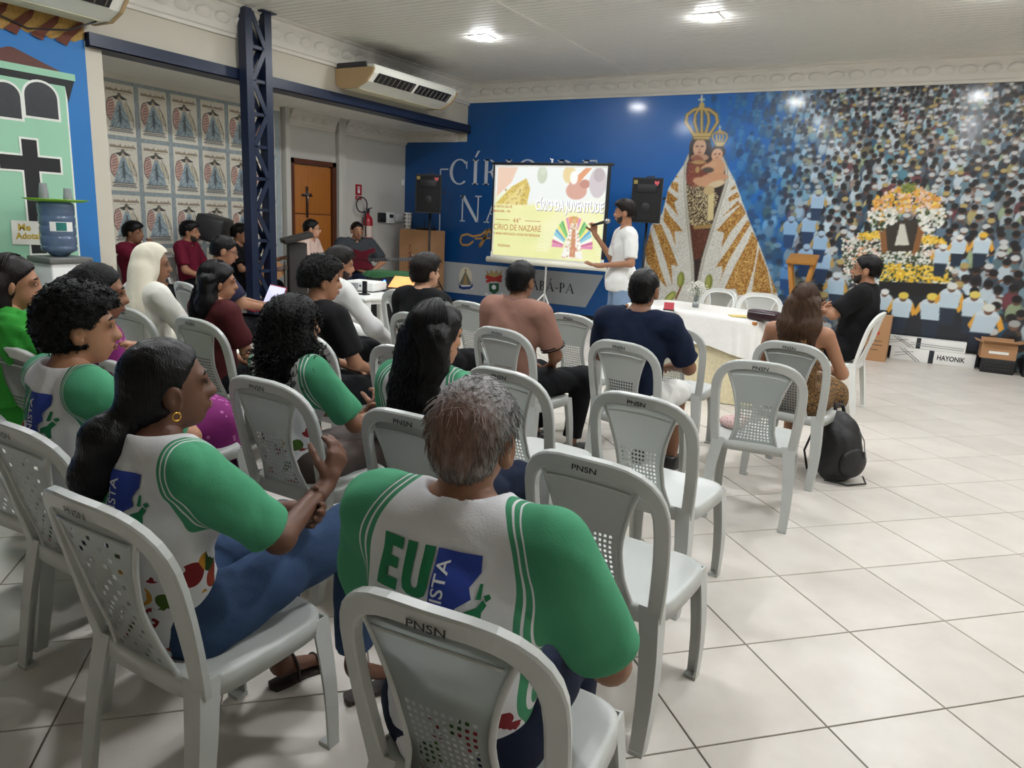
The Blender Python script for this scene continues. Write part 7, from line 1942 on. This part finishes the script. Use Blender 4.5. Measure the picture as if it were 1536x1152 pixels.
MB().box((0, 0, .40), (.54, .36, .78), bev=.02).build('cabinet', m_black, am); MB().box((0, -.185, .32), (.48, .01, .56)).build('grille', m_grille, am); MB().box((0, -.186, .70), (.48, .012, .12)).build('control_panel', m_dark, am)
MB().lathe([(0, -.012), (.012, -.008), (.014, 0)], (-.02, -.192, .70), 12, axis='y').build('indicator', mat('blue_led', (40, 90, 255), .4, emit=14, var=0), am)
for k in range(6): MB().tube([(-.20+k*.07, -.19, .66), (-.20+k*.07, -.205, .66)], .012, 8).build('knob', m_steel, am)
gc = drape(.29, .20, .815, .765, mat('green_felt', (36, 84, 46), .9), 'green_cloth', None, .014, 12, .03, hang=lambda x, y: .02*math.sin(x*14)); gc.location = (-5.75, 7.02, -.01); gc.rotation_euler = (0, 0, .3); tag(gc, 'green cloth thrown over the black amplifier', 'cloth')

# ------------------------------------------------------------------ instruments and gear at the left
m_gtop = mat('spruce_guitar_top', (176, 118, 56), .3, var=.15, vscale=5, stretch=(8, 1, 1))
def guitar(label, loc, rot, body_pts, depth, m_b, neck, m_n, bass=False):
    t = thing('guitar' if not bass else 'bass_guitar', label, 'guitar', loc); t.rotation_euler = rot
    b = MB(); b.prism(body_pts, (0, 0, -depth/2), (1, 0, 0), (0, 1, 0), (0, 0, 1), depth); b.build('body', m_b, t)
    MB().box((neck/2+.12, 0, depth/2+.006), (neck, .05, .02)).build('neck', m_n, t)
    for k in range(14): MB().box((.20+k*neck*.06, 0, depth/2+.018), (.003, .05, .004)).build('fret', m_steel, t)
    MB().box((neck+.20, 0, depth/2), (.18, .075, .018), bev=.005).build('headstock', m_n, t)
    for k in range(4):
        for s in ((-1, 1) if not bass else (1,)): MB().tube([(neck+.14+k*.035, s*.035, depth/2), (neck+.14+k*.035, s*.07, depth/2)], .009 if bass else .006, 6).build('tuner', m_steel, t)
    st = MB()
    for k in range(4): st.tube([(-.16, -.018+k*.012, depth/2+.012), (neck+.2, -.018+k*.012, depth/2+.022)], .0012, 3)
    st.build('string', m_steel, t); MB().box((-.16, 0, depth/2+.008), (.03, .14, .014)).build('bridge', m_dark, t)
    if not bass: MB().lathe([(0, .001), (.05, .001), (.052, 0)], (.06, 0, depth/2), 20).build('sound_hole', m_black, t)
    return t
gpts = [(-.27+.0, .0)]
gpts = [(.24*math.cos(t)*(1.0)-.02+.0, (.19 if math.cos(t) < 0 else .145)*math.sin(t)*(1-.28*math.exp(-((math.cos(t)-.15)/.28)**2))) for t in np.linspace(0, 2*math.pi, 40, endpoint=False)]
guitar('acoustic guitar with a pale wooden top behind the lattice column', (-7.28, 6.42, .70), (math.radians(80), math.radians(-14), math.radians(60)), gpts, .10, m_gtop, .40, m_oakd)
bpts = [(-.24, -.14), (-.27, 0), (-.24, .14), (-.10, .16), (.02, .12), (.20, .17), (.22, .12), (.10, .06), (.12, -.04), (.20, -.10), (.14, -.15), (.0, -.12), (-.12, -.16)]
guitar('dark red bass guitar lying across the charcoal-shirted man\'s lap', (-7.18, 8.06, .82), (math.radians(84), math.radians(-4), math.radians(24)), bpts, .045, mat('bass_red', (92, 16, 34), .3), .62, m_dark, True)
A['gtr'] = person('guitarist in black seated behind the lattice column', -7.60, 6.36, -66, .016, head=(16, 6, 0), skin='tan', scale=.99, shirt=BLK, sleeve=.8, pants=TRO, shoes=SHOE, J=dict(re=(.26, .08, .74), rw=(.02, .26, .74), le=(-.28, .10, .76), lw=(-.30, .34, .86)), hair=('short', HB), hair_kw=dict(nape=-.05))
place_chair('white', -7.62, 6.36, -66, 'white plastic chair under the guitarist behind the lattice column', 'white plastic chairs by the niche wall')
mo = thing('stage_monitor', 'dark grey stage monitor on a stand before the posters', 'loudspeaker', (-8.0, 6.22, 0), -1.0)
MB().box((0, 0, 1.20), (.46, .34, .32), rx=-.25, bev=.05).build('cabinet', m_dark, mo); MB().box((0, -.19, 1.16), (.05, .02, .22), rx=-.25).build('handle_slot', m_black, mo); MB().tube([(0, 0, .02), (0, 0, 1.05)], .02, 8).build('pole', m_black, mo); MB().box((0, 0, .012), (.44, .44, .024), bev=.006).build('foot_plate', m_black, mo)
po = thing('wooden_podium', 'dark grey slant-topped podium before the wooden door', 'podium', (-7.02, 6.68, 0), -.6)
m_pod = mat('dark_podium_wood', (40, 36, 32), .6, var=.2, vscale=4)
MB().box((0, 0, .55), (.22, .22, 1.06), bev=.006).build('column', m_pod, po); MB().box((0, 0, .02), (.46, .42, .04), bev=.006).build('base', m_pod, po); MB().box((0, 0, 1.14), (.42, .36, .06), rx=.28, bev=.008).build('desk', m_pod, po)
MB().box((0, -.155, .66), (.02, .012, .36)).box((0, -.155, .74), (.14, .012, .02)).build('cross_relief', mat('podium_inlay', (44, 34, 28), .5), po)
m_lapw = mat('laptop_page_screen', (206, 206, 232), .4, emit=.85, var=.06)
laptop('open laptop with a white page on the lap of the man in glasses', (-4.98, 4.28, .640), math.radians(-18), m_lapw, mat('red_laptop', (150, 44, 54), .4), 2.0, .33)

# microphone in the presenter's hand
o = A['pres']; hw_ = o['q']['rw']+np.array((-.035, .075, .075)); mic = thing('microphone', 'black handheld microphone at the presenter\'s mouth', 'microphone', (0, 0, 0))
Mw = Matrix.Translation(o['body'].location) @ Matrix.Rotation(o['body'].rotation_euler.z, 4, 'Z')
hd_ = o['H']((-.005, .135, -.075)); w0 = Mw @ Vector(hw_); w1 = Mw @ Vector(hd_); dr = (w1-w0).normalized(); w0 = w1-dr*.22
mic.location = w0
MB().tube([(0, 0, 0), dr*.15], [.011, .017], 12).build('handle', m_black, mic); MB().tube([dr*.15, dr*.165, dr*.19, dr*.21], [.018, .025, .025, .012], 12).build('mesh_head', m_steel, mic)
text_flat('chest_lettering', 'sementes', (0, .118, 1.31), (-1, 0, 0), (0, 0, 1), .04, mat('pale_blue_ink', (150, 160, 196), .8), o['shirt'], .01)

# ------------------------------------------------------------------ bags
bk_ = thing('backpack', 'black backpack standing on the floor by the brown-dressed woman\'s chair', 'backpack', (-.345, 4.84, 0), math.radians(48))
v, q = solid([EL((0, 0, .20), (.13, .09, .20)), EL((0, .0, .10), (.14, .095, .11)), EL((0, -.05, .18), (.11, .07, .14)), EL((-.02, .03, .33), (.09, .06, .10))], .010, .06, 0, [folds(.006, 36, 6), lambda P, F: np.maximum(F, .004-P[2])])
m_bag = mat('black_nylon', (20, 20, 22), .5, var=.15, bump=.4, bscale=90)
me = np_mesh('pack_body', v, q); me.materials.append(m_bag); link('pack_body', me, None, bk_)
v, q = solid([EL((.01, -.11, .14), (.10, .035, .10))], .009, .02, 0, [folds(.003, 40, 2)]); me = np_mesh('front_pocket', v, q); me.materials.append(m_bag); link('front_pocket', me, None, bk_)
MB().tube([(.04, -.098, .34), (.07, -.115, .28), (.08, -.125, .19)], .004, 5).build('zip', m_steel, bk_); MB().tube([(.06, -.145, .22), (.09, -.13, .16), (.095, -.12, .12)], .004, 5).build('zip', m_steel, bk_)
MB().tube([(-.03, .05, .42), (-.02, .07, .47), (.04, .07, .46), (.04, .05, .41)], .012, 6).build('grab_handle', m_bag, bk_)
for s in (-1, 1): MB().tube([(s*.06, .09, .38), (s*.09, .15, .28), (s*.12, .17, .14), (s*.13, .11, .03)], .016, 6, flat=.35).build('shoulder_strap', m_bag, bk_)
MB().tube([(-.14, -.06, .02), (-.04, -.15, .012), (.10, -.15, .012), (.14, -.08, .03)], .006, 5).build('loose_strap', m_bag, bk_)
pb = thing('pink_pouch', 'small pink patterned pouch on the empty chair behind the brown dress', 'pouch', (-.84, 4.02, .428), .5)
v, q = solid([EL((0, 0, .035), (.08, .055, .035)), EL((.04, .01, .05), (.04, .04, .03))], .008, .02, 0, [folds(.005, 60, 3), lambda P, F: np.maximum(F, .001-P[2])]); me = np_mesh('pouch_body', v, q); me.materials.append(pattern_mat('pouch_print', (206, 176, 172), (150, 110, 112), 60, .25)); link('pouch_body', me, None, pb)
hb = thing('handbag', 'shiny brown studded handbag on the curly-haired woman\'s lap', 'handbag', (-1.93, 2.42, .58), .3)
v, q = solid([EL((0, 0, .08), (.14, .075, .10)), EL((0, 0, .03), (.15, .085, .05))], .010, .03, 0, [folds(.005, 34, 8)]); me = np_mesh('bag_body', v, q); me.materials.append(mat('brown_leather', (60, 44, 36), .3, var=.2, vscale=8, coat=.3)); link('bag_body', me, None, hb)
sd_ = MB()
for k in range(22):
    a = math.pi*(k+.5)/22; sd_.lathe([(0, .004), (.006, 0), (0, -.004)], (.135*math.cos(a), -.035, .085+.095*math.sin(a)), 6)
tag(sd_.build('stud', m_steel, hb), kind='stuff'); MB().tube([(.10, 0, .15), (.06, -.01, .26), (-.06, -.01, .26), (-.10, 0, .15)], .009, 6).build('handle', mat('dark_leather', (34, 26, 24), .4), hb)
cable = MB().tube([(-4.6, 5.35, .012), (-4.2, 5.7, .010), (-4.3, 6.3, .010), (-4.9, 6.9, .010), (-5.5, 6.7, .012)], .008, 5); tag(cable.build('power_cord', m_black), 'black power cord lying on the floor under the plastic table', 'cord')
